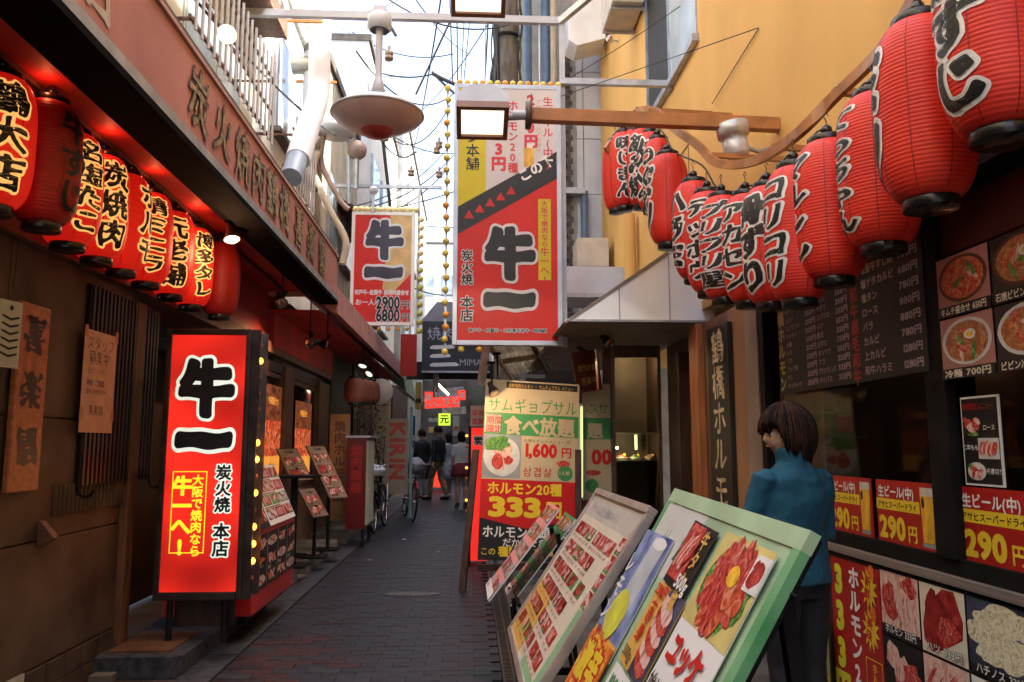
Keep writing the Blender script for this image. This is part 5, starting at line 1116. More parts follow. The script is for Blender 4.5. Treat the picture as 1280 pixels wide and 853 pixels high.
# posters on the counter wall
gx = RW - .012
y1, y0 = YX(1031, gx), YX(1089, gx)
p = Print(y1 - y0, .72, .006, by_red, by_red); w, h = p.w, p.h
p.text('333円', w * .17, h - .01, .185, M('acid_yellow_print', (.68, .7, .04), .4, .05, 4), 3, wt=.07, n=34, vertical=True, sx=.95); p.text('ホルモン20種', w * .5, h - .02, .115, white, 3, wt=.04, n=30, vertical=True)
for k in range(2):
    cx, cy = w * .8, h * (.86 - .27 * k); pts = []
    for q in range(24): a_ = 2 * PI * q / 24; rr = (.1 if q % 2 else .055); pts.append((cx + rr * .85 * cos(a_), cy + rr * 1.1 * sin(a_)))
    p.poly(pts, yel, 2); p.text(['新鮮', '美味'][k], cx, cy + .06, .06, redp, 3, wt=.03, n=20, vertical=True, rot=-.2)
    p.ell(cx + .03, cy + .08, .03, .035, orng, 4, 12, .1)
p.outline(w * .67, .01, w - .01, h * .4, .005, yel, 2); p.text('ホルモン一頭', w * .84, h * .38, .05, yel, 3, wt=.02, n=20, vertical=True)
p.build('price_poster', None, 'tall red poster with stacked yellow figures on the counter front', 'poster', mw=wall_frame(gx, y1, .04, 1))
t = empty('meat_photo_panel', 'grid of offal photographs with white price captions on the counter front', 'poster', (gx, 3, .05))
yy = [YX(u, gx) for u in (1090, 1137, 1193, 1274)]; yy += [yy[3] - .33, yy[3] - .66]
grid = [('offal', 'ホルモン 333円', meat2), ('heart', 'ハツ 333円', cream), ('tripe', 'ハチノス 333円', slate), ('heart', 'レバー 333円', white), ('offal', 'センマイ 333円', slate)], [('offal', 'ハツモト 333円', ink), ('fan', '豚トロ 333円', meat2), ('heap', 'ツラミ 333円', white), ('slices', 'ウルテ 333円', ink), ('tripe', 'コリコリ 333円', ink)]
for r_ in range(2):
    for k in range(5):
        kd, nm, bgm_ = grid[r_][k]; w = yy[k] - yy[k + 1] - .012; zt_ = .768 - r_ * .295
        p = Print(w, .283, .008, black, black); p.photo(0, .035 if kd != 'heart' else .0, w, .283, kd, 2, seed=r_ * 9 + k, bgm=bgm_)
        if kd in ('offal', 'slices'): p.rect(0, 0, w, .045, black, 8)
        p.text(nm, w * .12, .014, .042, white, 10, wt=.02, n=24, om=black, ow=.05, fit=w * .8)
        p.build('meat_photo', t, local=Matrix.Translation(-t.location) @ wall_frame(gx, yy[k] - .006, zt_ - .283, 1))
b = MB(); b.box(RW - .004, RW - .001, -2, YX(1029, gx), .02, .775, black); tag(b.build('backing_sheet'), 'black backing sheet behind the offal photographs on the counter', 'panel')
c = PX(1016, 820, 1.6); p = Print(.22, .5, .01, M('olive_small_sign', (.25, .25, .06), .5, .1, 4), black); p.text('セット', .02, .42, .06, white, 2, wt=.02, n=20); p.text('2人前', .02, .32, .05, white, 2, wt=.02, n=20); p.text('980円', .02, .16, .07, yel, 2, wt=.03, n=20); p.build('set_menu_sign', None, 'small olive sign low behind the woman against the counter', 'sign', mw=wall_frame(RW - .06, YX(1003, RW - .06), c.z - .45, 1))

# ============================================================ TILTED BOARDS OUTSIDE
def board_frame(ft, nt, low):
    xd = (nt - ft).normalized(); dn = low.normalized(); return ft, xd, -dn
def stand_legs(t, ft, nt, dn, L, name='leg'):
    for q in (ft + (nt - ft) * .06, nt - (nt - ft) * .06):
        top = q + dn * .12 + V((.03, 0, -.02)); b = MB(); b.bar(top, (top.x + .12, q.y, .018), .03, .03, blackm); b.build('leg', t)
        lo = q + dn * (L * .9) + V((.03, 0, -.01)); b = MB(); b.bar(lo, (lo.x, q.y, .018), .03, .03, blackm); b.build('leg', t)
        b = MB(); b.bar((lo.x, q.y + .016, .35), (top.x + .08, q.y + .016, .35), .02, .03, blackm); b.build('brace', t)
def canted(name, label, FT, NT, dn, H, builder, edge, thick=.04):
    xd = (NT - FT).normalized(); L = (NT - FT).length; up = -dn.normalized(); mw = frame(FT + dn.normalized() * H, xd, up)
    t = empty(name, label, 'menu board', (FT + NT) / 2 + dn.normalized() * H); t.location.z = .018
    builder(t, Matrix.Translation(-t.location) @ mw, L, H); stand_legs(t, FT, NT, dn.normalized(), H); return t
def build_A(t, m, L, H):
    fm = M('worn_silver_board_frame', (.5, .44, .4), .35, .15, 10, metal=.5)
    b = MB(); e = .022; b.box(0, L, H - e, H + .006, -.022, .014, fm); b.box(0, L, -.005, e, -.022, .01, fm); b.box(-.005, e, e, H - e, -.022, .01, fm); b.box(L - e, L + .005, e, H - e, -.022, .01, fm); b.build('frame', t, local=m, bevel=.003)
    p = Print(L - 2 * e, H - 2 * e, .02, M('menu_paper_cream', (.7, .62, .49), .4, .06, 4), wood); w, h = p.w, p.h
    p.rect(.01, h - .1, w - .01, h - .01, M('menu_header_grey', (.52, .47, .42), .4, .05, 6), 1.5); p.text('牛一 お品書き 鶴橋ホルモン', w * .1, h - .075, .045, grey, 2.5, wt=.0, n=18, fit=w * .6)
    p.rect(0, 0, w * .42, h * .36, dkyel, 1.5); p.rect(w * .9, .0, w, h * .45, lgrn, 2); p.rect(w * .55, 0, w * .9, .03, lgrn, 2)
    r = random.Random(5); y_ = h - .19
    names = ['上ロース', 'カルビ', 'ハラミ', '塩タン', 'ミノ', 'ホルモン', 'ツラミ', 'レバー', 'テッチャン', 'ハツ']
    q = 0
    while y_ > .03:
        x_ = .03 + r.uniform(0, .03)
        while x_ < w * .86:
            ww = r.choice((.1, .13, .16)); hh = .055
            if x_ + ww > w * .87: break
            p.photo(x_, y_, x_ + ww, y_ + hh, r.choice(('fan', 'heap', 'heart', 'offal')), 3, seed=q, bgm=r.choice((dred, meat, brwn, salad, meat3)))
            p.text(names[q % 10], x_, y_ - .022, .017, brwn, 3, wt=.01, n=13); p.text('%d円' % r.choice((333, 480, 580, 780)), x_ + ww * .6, y_ - .022, .015, redp, 3, wt=.01, n=13); q += 1; x_ += ww + r.choice((.015, .02, .05))
        y_ -= .092
    for k in range(4): p.photo(w * .9, h * (.46 + .1 * k), w, h * (.55 + .1 * k), 'heap', 3, seed=60 + k, bgm=dred)
    p.build('menu_sheet', t, local=m @ Matrix.Translation((e, e, 0)))
FT = PX(748, 613, .6); NT = PX(815, 625, .6); NT.z = FT.z; dn = V((-.5563, 0, -.831))
canted('tilted_menu_board', 'silver framed tilted menu board with many small meat pictures, middle one by the drain', FT, NT, dn, .745, build_A, None)
def build_B(t, m, L, H):
    gt = M('green_masking_tape', (.07, .36, .13), .4, .12, 6, col2=(.2, .45, .24)); pg = M('pale_green_sheet', (.38, .54, .34), .4, .12, 5, bump=.08)
    b = MB(); b.box(0.004, L - .004, 0.004, H - .004, -.03, -.004, blackm); b.build('backing', t, local=m, bevel=.004)
    b = MB(); e = .035; b.box(-.003, L + .003, H - .04, H + .003, -.018, .005, pg); b.box(-.003, e * .5, 0, H - .04, -.016, .005, gt); b.box(L - e, L + .003, 0, H - .04, -.016, .005, gt); b.box(e * .5, L - e, -.003, e, -.02, .005, gt); b.build('taped_edge', t, local=m)
    p = Print(L - e * 1.5, H - e - .04, .003, pg, pg); w, h = p.w, p.h
    p.rect(0, h * .72, w * .42, h, M('milky_white_sheet', (.6, .6, .57), .35, .04, 5), 1.5)
    r = random.Random(2)
    for cx in (.16, .34):
        for k in range(8): a_ = r.uniform(.5, 2.4); x0 = w * cx + r.uniform(-.04, .04); y0 = h * .8; l_ = r.uniform(.05, .1); p.poly([(x0 - .008, y0), (x0 + .008, y0), (x0 + l_ * cos(a_), y0 + l_ * sin(a_))], grn, 2)
    p.build('base_sheet', t, local=m @ Matrix.Translation((e * .5, e, 0)))
    def sheet(x0, x1, y0, y1, rot, fn, label, L_=1, bg=white):
        q = Print(x1 - x0, y1 - y0, .002, bg, bg); q.dz = .0006; fn(q, q.w, q.h); q.build('photo_sheet', t, label, local=m @ Matrix.Translation((x0, H - y1, .003 + .004 * L_)) @ Matrix.Rotation(rot, 4, 'Z'))
    def blue(q, w, h):
        q.rect(0, 0, w, h, blu, 2); q.poly([(w * .3, h * .35), (w * .75, h * .3), (w * .9, h * .95), (w * .45, h * .97)], M('frosted_mug_print', (.55, .58, .62), .3, .12, 9), 3); q.ell(w * .68, h * .93, w * .22, h * .05, white, 4)
        q.ell(w * .45, h * .3, w * .3, h * .2, M('lemon_drink_print', (.72, .72, .08), .3, .15, 14), 5, 20, .08); q.rect(0, 0, w, h * .12, dkyel, 3); q.text('レモン', w * .08, h * .8, .08, white, 6, wt=.02, n=24, vertical=True); q.text('酎ハイ', w * .1, h * .02, .06, redp, 6, wt=.02, n=24)
    sheet(-.03, .28, .15, .53, .03, blue, 'blue drink sheet with a frosted mug and lemon')
    def blk(q, w, h):
        q.photo(.01, .02, w * .62, h * .97, 'fan', 3, 3, meat); q.text('牛タン塩', w * .8, h * .95, .055, dkyel, 9, wt=.02, n=22, vertical=True); q.text('500g', w * .55, h * .05, .05, white, 10, wt=.03, n=22)
    sheet(.36, .57, .065, .245, -.03, blk, 'black sheet with pink tongue slices', 2, ink)
    def yl(q, w, h):
        q.rect(w * .45, 0, w, h, slate, 2); 
        for k in range(6): q.ell(w * .68, h * (.2 + .12 * k), w * .26, h * .12, [meat, meat2][k % 2], 4 + k * .4, 14, .1, -.3)
        q.text('上赤身', w * .25, h * .95, .05, redp, 8, wt=.03, n=22, vertical=True); q.text('500g', w * .04, h * .08, .04, brwn, 8, wt=.02, n=18); q.text('280円', .01, h * .86, .04, redp, 9, wt=.03, n=18)
    sheet(.35, .6, .25, .48, -.02, yl, 'ochre sheet with a plate of red meat', 2, dkyel)
    def yk(q, w, h):
        q.rect(0, h * .6, w, h, M('pale_yellow_backdrop', (.66, .55, .2), .4, .2, 6), 2); q.ell(w * .5, h * .8, w * .46, h * .18, salad, 3, 22, .1)
        for k in range(16): a_ = k * 2.4; q.ell(w * (.5 + .2 * cos(a_)), h * (.8 + .1 * sin(a_)), w * .2, h * .055, [meat, kimchi, meat][k % 3], 4 + k * .2, 12, .15, a_)
        q.ell(w * .56, h * .85, w * .1, h * .045, egg, 8.5, 16, .03); q.text('ユッケ', w * .12, h * .43, .085, redp, 9, wt=.05, n=30, brush=.03, fit=w * .72); q.text('始めました', w * .06, h * .28, .055, ink, 9, wt=.02, n=26, brush=.02, fit=w * .8)
    sheet(.62, .94, .06, .62, -.01, yk, 'large white sheet with a heap of raw beef and an egg yolk', 2, white)
    def orf(q, w, h): q.rect(0, 0, w, h, ramp_mat('orange_yellow_splash_print', [(.35, (.6, .04, .01)), (.5, (.8, .25, .03)), (.62, (.85, .6, .05))], 14, 2), 2); q.text('激辛', w * .1, h * .5, .12, yel, 4, wt=.05, n=24, om=redp)
    sheet(.0, .3, .5, .75, .06, orf, 'orange and yellow splashed sheet', 3, orng)
    def gw(q, w, h): q.text('100名様', w * .06, h * .5, .06, grn, 3, wt=.02, n=22); q.text('ご宴会', w * .06, h * .1, .06, grn, 3, wt=.02, n=22)
    sheet(.36, .6, .49, .62, 0, gw, 'white sheet with green writing', 3, white)
    sheet(.87, .95, .08, .16, 0, lambda q, w, h: q.photo(.005, .005, w - .005, h - .005, 'heart', 2, 4, white), 'little white photo card', 3, white)
    b = MB()
    b.tube([(L + .004, H - .12, -.016), (L + .012, H - .12, -.025)], .005, blackm, 10); b.tube([(L + .004, .2, -.016), (L + .007, .2, -.016)], .005, blackm, 10); b.build('bolt', t, local=m)
FT = PX(843, 612, .65); NT = PX(1010, 665, .65); dn = V((-.502, 0, -.865))
canted('tilted_photo_board', 'green taped tilted board with large drink, tongue and raw beef sheets, nearest of the three', FT, NT, dn, .82, build_B, None)
# leaflet rack beyond
t = empty('leaflet_rack', 'small rack of slanting leaflets, farthest of the three stands by the drain', 'rack', (.35, 4.6, .018))
for k, (ft, L_, H_, oo) in enumerate((((.47, 5.0, 1.0), .5, .62, 0), ((.52, 5.15, .98), .5, .6, 1))):
    o3 = V(ft) + V((.02 + .06 * k, 0, -.05 * k)); dnv = V((-.62, -.1, -.78)).normalized()
    p = Print(L_, H_, .008, [pink, grn][k], white)
    for r_ in range(5):
        for q in range(3): p.photo(.01 + q * L_ / 3, .02 + r_ * H_ / 5, (q + 1) * L_ / 3 - .01, (r_ + 1) * H_ / 5 - .02, ['slices', 'heap', 'bowl'][(q + r_) % 3], 2, seed=k * 30 + r_ * 3 + q, bgm=[orng, dred, blu, salad, brwn][(r_ + q) % 5])
    p.rect(0, 0, L_, .05, white, 8); p.text('お品書き', .02, .01, .03, redp, 9, wt=.01, n=14)
    p.build('leaflet', t, local=Matrix.Translation(-t.location) @ frame(o3 + dnv * H_, (0, -1, 0), -dnv))
for yy in (4.6, 4.95): b = MB(); b.bar((.5, yy, .85), (.62, yy, .018), .025, .025, blackm); b.build('leg', t); b = MB(); b.bar((.25, yy, .5), (.3, yy, .018), .025, .025, blackm); b.build('leg', t)
b = MB(); b.bar((.27, 4.4, .5), (.27, 5.05, .5), .02, .02, blackm); b.build('crossbar', t)
# showcase
t = empty('glass_showcase', 'dim glass showcase with plastic food samples beside the doorway', 'showcase', (1.6, 8.3, .02))
x0, x1 = PY(767, 600, 8.2).x, PY(829, 600, 8.2).x; zb, zt = .25, PY(800, 440, 8.2).z
b = MB(); 
for xx in (x0, x1 - .03): b.box(xx, xx + .03, 8.2, 8.23, zb, zt + .3, M('bronze_mullion', (.09, .06, .045), .4, .2, 9, metal=.4))
b.box(x0 + .031, x1 - .031, 8.2, 8.24, zb, zb + .12, wood); b.box(x0 + .031, x1 - .031, 8.2, 8.24, zt - .06, zt + .3, wood); b.box(x0, x1, 8.75, 8.8, zb, zt + .3, M('showcase_back', (.1, .07, .045), .6, .2, 4)); b.box(x1 - .03, x1, 8.241, 8.749, zb, zt + .3, wood); b.box(x0 + .0, x0 + .03, 8.241, 8.749, .02, zt + .3, wood); b.box(x0 + .031, x1 - .031, 8.241, 8.749, .02, zb + .1, wood); b.build('case', t)
q = MB(); q.box(x0 + .03, x1 - .03, 8.215, 8.22, zb + .12, zt - .06, M('shop_window_glass', (.6, .62, .6), .03, .02, 3)); q.build('pane', t)
for z in (PY(800, 541, 8.3).z, PY(800, 578, 8.3).z + .02):
    b = MB(); b.box(x0 + .032, x1 - .032, 8.3, 8.74, z - .008, z, M('shelf_glass', (.6, .65, .6), .1, .05, 4, trans=.9)); b.build('shelf', t)
r = random.Random(8)
for z in (PY(800, 578, 8.3).z + .021, zb + .12):
    for k in range(3):
        cx = x0 + .13 + k * .15; b = MB(); b.lathe([(.001, 0), (.04, 0), (.07, .025), (.072, .03), (.06, .026), (.001, .02)], cream, 16, (cx, 8.4, z)); b.build('plate', t)
        b = MB(); b.ball((cx, 8.4, z + .035), .045, [meat, salad, soup][k], 10, 6, (1.2, 1, .5)); b.ball((cx + .02, 8.38, z + .05), .02, egg, 8, 5); b.build('food_sample', t)
b = MB(); q_ = PY(795, 553, 8.6); b.tube([q_ - V((0, 0, .08)), q_ + V((0, 0, .08))], .016, M('showcase_tube_lit', (.8, 1, .5), .3, .02, 3, emit=.5, ecol=(.8, 1, .5)), 8); b.build('tube_lamp', t)
l2 = bpy.data.lights.new('showcase_fill_light', 'POINT'); l2.energy = 3; l2.color = (1, .8, .45); l2.shadow_soft_size = .012; lo2 = bpy.data.objects.new('showcase_fill_light', l2); link(lo2); lo2.location = (x0 + .05, 8.25, PY(800, 560, 8.3).z)  # added fill light for the lower shelves, no lamp stands here
l_ = bpy.data.lights.new('showcase_lamp', 'POINT'); l_.energy = 5; l_.color = (1, .75, .4); l_.shadow_soft_size = .01; lo = bpy.data.objects.new('showcase_lamp', l_); link(lo); lo.location = ((x0 + x1) / 2, 8.27, zt - .02)
# corrugated side awning seen from below
t = empty('corrugated_awning', 'weathered corrugated plastic awning on timber rafters, left of the white canopy', 'awning', (.5, 9, 2.3))
cp = M('dusty_corrugated_plastic', (.62, .56, .45), .9, .2, 6, col2=(.78, .72, .6), transl=.6)
P0 = PY(612, 428, 8.4); P1 = PY(705, 418, 8.4); P2 = PY(640, 470, 10.6); P3 = PY(720, 455, 10.6)
n = 40; vs = []; 
for i in range(n + 1):
    q = i / n; a = P0.lerp(P1, q); c_ = P2.lerp(P3, q); off = V((0, 0, .015 * sin(i * PI * .8))); vs += [a + off, c_ + off]
b = MB(); b.add(vs, [(2 * i, 2 * i + 1, 2 * i + 3, 2 * i + 2) for i in range(n)], cp, True); o = b.build('corrugated_sheet', t); sm2 = o.modifiers.new('thick', 'SOLIDIFY'); sm2.thickness = .004
wl = M('weathered_light_timber', (.3, .21, .13), .7, .25, 8, .1)
for q in (0, .55, .98): a = P0.lerp(P1, q); c_ = P2.lerp(P3, q); b = MB(); b.bar(a + V((0, 0, -.04)), c_ + V((0, 0, -.04)), .04, .05, wl if q != .55 else wood); b.build('rafter', t)
b = MB(); b.bar(P0 + V((-.03, -.02, .0)), P1 + V((0, -.02, .0)), .03, .09, wl); b.build('fascia_board', t)
m_ = [P0.lerp(P2, .45), P1.lerp(P3, .45)]; b = MB(); b.bar(m_[0] + V((0, 0, -.03)), m_[1] + V((0, 0, -.03)), .05, .06, wl); b.build('batten', t)
c = PY(606, 455, 8.4); b = MB(); b.bar((c.x - .04, 8.4, c.z - .23), (c.x + .03, 8.4, c.z + .27), .09, .04, M('bleached_plank', (.4, .36, .3), .7, .15, 9)); b.build('plank', t)
b = MB(); b.bar(P2, V((1.0, 10.7, P2.z)), .05, .05, steel); b.build('hanger', t)
# ============================================================ LAMPS
def plane_lamp(): pass
c = PY(472, 140, 7.2); zt_ = PY(472, 15, 7.2).z; R_ = .43
t = empty('dish_street_lamp', 'big saucer-shaped grey street lamp with pinkish diffuser hanging over the alley', 'lamp', (c.x, 7.2, c.z))
b = MB(); b.lathe([(.001, .17), (.06, .165), (.07, .13), (.15, .12), (.34, .045), (R_, -.02), (R_ + .006, -.035), (R_ - .01, -.04)], lamp_grey, 48); b.build('hood', t, local=Matrix())
b = MB(); b.lathe([(R_ - .012, -.036), (R_ * .9, -.09), (R_ * .6, -.16), (R_ * .33, -.195), (.001, -.2)], M('pinkish_frosted_diffuser', (.48, .33, .32), .3, .15, 2, spec=.6), 48); b.build('diffuser', t, local=Matrix())
b = MB(); b.lathe([(.16, -.186), (.13, -.225), (.06, -.25), (.001, -.255)], M('dull_red_lens', (.35, .04, .035), .3, .1, 5), 28); b.build('lens', t, local=Matrix())
h_ = zt_ - c.z; b = MB(); b.tube([(0, 0, .16), (0, 0, h_ - .05)], .033, lamp_grey, 14); b.lathe([(.09, h_ - .19), (.115, h_ - .17), (.115, h_ - .05), (.09, h_ - .03), (.001, h_ - .03)], lamp_grey, 24); b.lathe([(.001, .16), (.075, .16), (.05, .28), (.034, .34)], lamp_grey, 20); b.build('stem', t, local=Matrix())
b = MB(); b.bar((0, 0, h_ + .02), (0, .4, h_ + .0), .05, .05, lamp_grey); b.bar((0, .02, h_ + .05), (0, .02, h_ - .06), .12, .1, lamp_grey); b.build('mounting', t, local=Matrix())
def flood(name, label, c, w=.32, d=.26, arm=None, rx=0.0, rz=0, strength=1):
    t = empty(name, label, 'lamp', c); t.rotation_euler = (rx, 0, rz)
    hood = M('flood_lamp_hood', (.4, .43, .5), .35, .08, 6); 
    b = MB(); vs = []; n = 9
    for i in range(n):
        a = PI * i / (n - 1); vs += [(-w / 2 + w * (1 - cos(a)) / 2, -d / 2, .03 + .15 * sin(a) ** .8), (-w / 2 + w * (1 - cos(a)) / 2, d / 2, .03 + .15 * sin(a) ** .8)]
    fs = [(2 * i, 2 * i + 1, 2 * i + 3, 2 * i + 2)[::-1] for i in range(n - 1)] + [tuple(2 * i for i in range(n))[::-1], tuple(2 * i + 1 for i in range(n))]
    b.add(vs, fs, hood, False); b.build('hood', t, local=Matrix())
    rim = M('bronze_lamp_rim', (.2, .09, .05), .4, .1, 6); b = MB(); e = .03
    b.box(-w / 2, w / 2, -d / 2, -d / 2 + e, -.02, .029, rim); b.box(-w / 2, w / 2, d / 2 - e, d / 2, -.02, .029, rim); b.box(-w / 2, -w / 2 + e, -d / 2 + e, d / 2 - e, -.02, .029, rim); b.box(w / 2 - e, w / 2, -d / 2 + e, d / 2 - e, -.02, .029, rim); b.build('rim', t, local=Matrix())
    b = MB(); b.box(-w / 2 + e, w / 2 - e, -d / 2 + e, d / 2 - e, .0, .01, lit_white); b.build('lit_glass', t, local=Matrix())
    b = MB(); b.tube([(w / 2, 0, .04), (w / 2 + .12, 0, .05)], .022, hood, 10); b.build('knuckle', t, local=Matrix()); return t
c = PY(603, 152, 4.9); flood('flood_lamp', 'lit flood lamp with grey hood at the end of the long timber arm', c + V((0, 0, 0)), .33, .3, rx=-.35, rz=.0)
c2 = PY(598, -4, 4.9); flood('flood_lamp', 'lit flood lamp cut by the top edge of the picture', c2, .36, .3, rx=-.35)
l_ = bpy.data.lights.new('flood_light', 'SPOT'); l_.energy = 10; l_.spot_size = 1.6; l_.color = (1, .85, .6); lo = bpy.data.objects.new('flood_light', l_); link(lo); lo.location = c + V((0, .0, -.06)); lo.rotation_euler = (.6, 0, 0)
z = PY(830, 148, 4.9).z; x0 = PY(664, 145, 4.9).x
t = empty('timber_arm', 'long square orange timber arm reaching out from the ochre wall to the flood lamp', 'bracket', (1.2, 4.9, z))
b = MB(); b.bar((x0, 4.9, z), (2.0, 4.9, z - .03), .07, .085, M('orange_painted_arm', (.42, .17, .05), .45, .15, 7)); b.build('arm', t, bevel=.004)
b = MB(); b.lathe([(.001, 0), (.09, 0), (.09, .035), (.001, .035)], M('dark_round_flange', (.1, .07, .06), .4, .2, 8), 24, axis=0); b.xf(Matrix.Translation((x0 - .036, 4.9, z))); b.build('flange', t)
b = MB(); b.tube([(x0 - .12, 4.9, z), (x0 - .03, 4.9, z)], .03, lamp_grey, 10); b.tube([(x0, 4.87, z + .02), (x0, 4.87, z + .13)], .005, wirem, 6); b.build('knuckle', t)
# spotlight on yellow wall
c = PX(921, 182, 1.72)
t = empty('wall_spotlight', 'grey cylindrical spotlight on the ochre wall behind the lantern rail', 'lamp', c - V((0, 0, .06)))
b = MB(); b.lathe([(r_ * 1.35, z_ * 1.35) for r_, z_ in [(.001, -.02), (.045, -.02), (.06, .0), (.06, .07), (.05, .075), (.05, .085), (.075, .09), (.078, .15), (.07, .152), (.001, .13)]], M('grey_spot_can', (.6, .6, .62), .3, .1, 8, metal=.3), 24); b.build('can', t, local=Matrix.Rotation(-.15, 4, 'Y'))
b = MB(); b.tube([(.05, 0, .05), (.14, 0, .02), (.28, 0, .06)], .015, steel, 8); b.build('mount', t, local=Matrix())
# left round lamps
def par(name, label, c, aim, r=.06, lit=True, m=None, power=0):
    """reflector lamp: body cone and glass, aimed along a direction"""
    t = empty(name, label, 'lamp', c); q = V(aim).normalized().to_track_quat('Z', 'Y'); t.rotation_mode = 'QUATERNION'; t.rotation_quaternion = q
    b = MB(); b.lathe([(.001, -.13), (.025, -.13), (.028, -.08), (r, -.01), (r, 0)], m or blackm, 20); b.build('housing', t, local=Matrix())
    b = MB(); b.lathe([(r * .96, -.004), (r * .7, .008), (.001, .014)], lit_white if lit else M('silver_reflector', (.6, .45, .35), .12, .3, 20, metal=.9), 20); b.build('lens', t, local=Matrix())
    return t
def wl_(c, e, col=(1, .55, .28), aim=None, r=.04, size=1.9):
    r = .012; e = e * .4
    l_ = bpy.data.lights.new('lamp_light', 'SPOT' if aim else 'POINT'); l_.energy = e; l_.color = col; l_.shadow_soft_size = r
    lo = bpy.data.objects.new('lamp_light', l_); link(lo); lo.location = c
    if aim: l_.spot_size = size; l_.spot_blend = .6; lo.rotation_euler = (-V(aim)).to_track_quat('Z', 'Y').to_euler()
c = PX(284, 43, -1.55); par('round_lamp', 'white round lamp glowing above the left fascia under the gantry', c, (.5, -1, -.35), .062, True, lamp_grey)
c = PX(290, 300, -1.66); t = par('recessed_lamp', 'round recessed lamp at the end of the lit lantern row', c, (.25, -.3, -1), .055, True, woodm)
wl_(c + V((0, -.05, -.1)), 3, (1, .5, .25))
for k, (u, v, D_, aim, lit, lab) in enumerate(((351, 380, -1.62, (.3, -.6, -.9), 0, 'silver reflector lamp alone under the dark eaves edge'), (386, 430, -1.6, (-.8, -.9, -.3), 0, 'silver reflector lamp facing the viewer beneath the eaves end'), (408, 431, -1.62, (1, .2, -.2), 0, 'black spotlight pointing right next to the silver reflector lamp'),
    (453, 458, -1.55, (-.2, -.4, -1), 1, 'first lit lamp under the pink awning'), (461, 468, -1.55, (-.4, -.5, -.7), 1, 'brightest lit lamp under the pink awning'), (471, 478, -1.55, (.3, -.3, -1), 1, 'last lit lamp before the pale round plate'))):
    c = PX(u, v, D_); pt = par('eaves_spotlight', lab, c, aim, .062, bool(lit)); 
    b = MB(); b.tube([c + V((0, .05, .05)), (c.x, c.y + .05, 2.93 if k < 3 else 2.75)], .008, blackm, 6); b.tube([c + V((0, .05, .07)), c + V((0.03, .05, .12))], .02, blackm, 8); b.build('stem', pt)
wl_(PX(386, 430, -1.7) + V((-.05, -.05, 0)), 16, (1, .5, .25), (-1, -.5, -.8), .05, 2.2)
wl_(PX(461, 468, -1.55) + V((0, -.1, -.12)), 6, (1, .55, .28))
b = MB(); b.bar((-1.62, 8.45, 2.86), (-1.62, 5.8, 2.88), .03, .03, blackm); tag(b.build('lamp_track'), 'black lamp track under the left eaves end', 'track')
# right spotlights under canopy
for k, (u, v, Y_, aim, lit, lab) in enumerate(((762, 430, 7.4, (.5, -.6, -.6), 1, 'black spotlight under the white canopy nearest the pillar'), (729, 452, 8.2, (-.1, -.2, -1), 0, 'black spotlight pointing down in front of the brown-red menu panel'), (618, 492, 7.4, (.25, -.4, -.6), 1, 'black spotlight with warm glass over the left corner of the tall poster'), (625, 478, 7.9, (1, -.1, .1), 0, 'chrome-tipped spotlight just above the warm one at the poster corner'))):
    c = PY(u, v, Y_); pt = par('canopy_spotlight', lab, c, aim, .055, False if not lit else False, blackm)
    b = MB(); b.tube([c + V((-.02, .04, .06)), (c.x - .03, c.y + .04, min(c.z + .3, 2.37))], .01, blackm, 6); b.lathe([(.001, 0), (.04, 0), (.04, .02), (.001, .02)], blackm, 14, (c.x - .03, c.y + .04, min(c.z + .28, 2.34))); b.build('stem', pt)
wl_(PY(618, 497, 7.25), 12, (1, .68, .38), (.45, .9, -.6), .03, 2.4)
wl_(PY(758, 432, 7.3), 5, (1, .7, .4), (.6, -.2, -.8), .03, 2.0)
# interior bulbs of the right shop
hb = bulb(lit_warm, .03)
for k, (y_, z_, x_) in enumerate(((7.2, 2.1, 3.4), (5.0, 2.1, 3.6), (3.6, 2.0, 3.2), (6.2, 1.9, 4.0))):
    t = empty('pendant_bulb', ['bare warm bulb glowing deep inside the right shop behind the woman', 'warm bulb seen through the middle of the right shop glass', 'warm bulb inside the nearest right window', 'dim warm bulb by the back wall of the right shop'][k], 'lamp', (x_, y_ * .7, z_))
    o = bpy.data.objects.new('bulb', hb); link(o, t); b = MB(); b.tube([(0, 0, .03), (0, 0, 2.46 - z_)], .004, cablem, 5); b.build('cord', t, local=Matrix())
wl_((3.3, 3.6, 2.0), 6, (1, .5, .25)); wl_((3.6, 5.2, 2.0), 3, (1, .5, .25))

# ============================================================ DUCTS, POLE, CABLES, AIR CONDITIONER
dm = M('white_painted_duct', (.74, .75, .78), .4, .05, 3); sp = M('spiral_galvanised_duct', (.42, .42, .4), .35, .2, 5, metal=.6, stretch=(1, 1, 8))
a, b_, c_ = PX(406, 20, -1.75), PX(398, 130, -1.75), PX(365, 222, -1.6)
a = PY(402, -10, 8.9); b1 = PY(398, 118, 8.9); b2 = PY(372, 200, 8.0); b3 = PY(364, 222, 7.75)
t = empty('bent_duct', 'broad white duct bending down to a blue-grey mouth behind the fascia end', 'duct', b3)
b = MB(); b.tube(catmull([a, a.lerp(b1, .6), b1, b1.lerp(b2, .5), b2], 4), .125, dm, 20); b.build('pipe', t)
b = MB(); b.tube([b2 + V((0, 0, .02)), b3], .105, M('blue_grey_duct_mouth', (.3, .38, .5), .4, .1, 5), 20); b.build('mouth', t)
t = empty('spiral_duct', 'ribbed silver duct elbow at the top left of the saucer lamp', 'duct', PY(390, 100, 9.4))
p0, p1, p2 = PY(374, -10, 9.3), PY(384, 25, 9.3), PY(396, 58, 9.3); b = MB(); b.tube(catmull([p0, p1, p2], 5), .17, sp, 20); b.build('elbow', t)
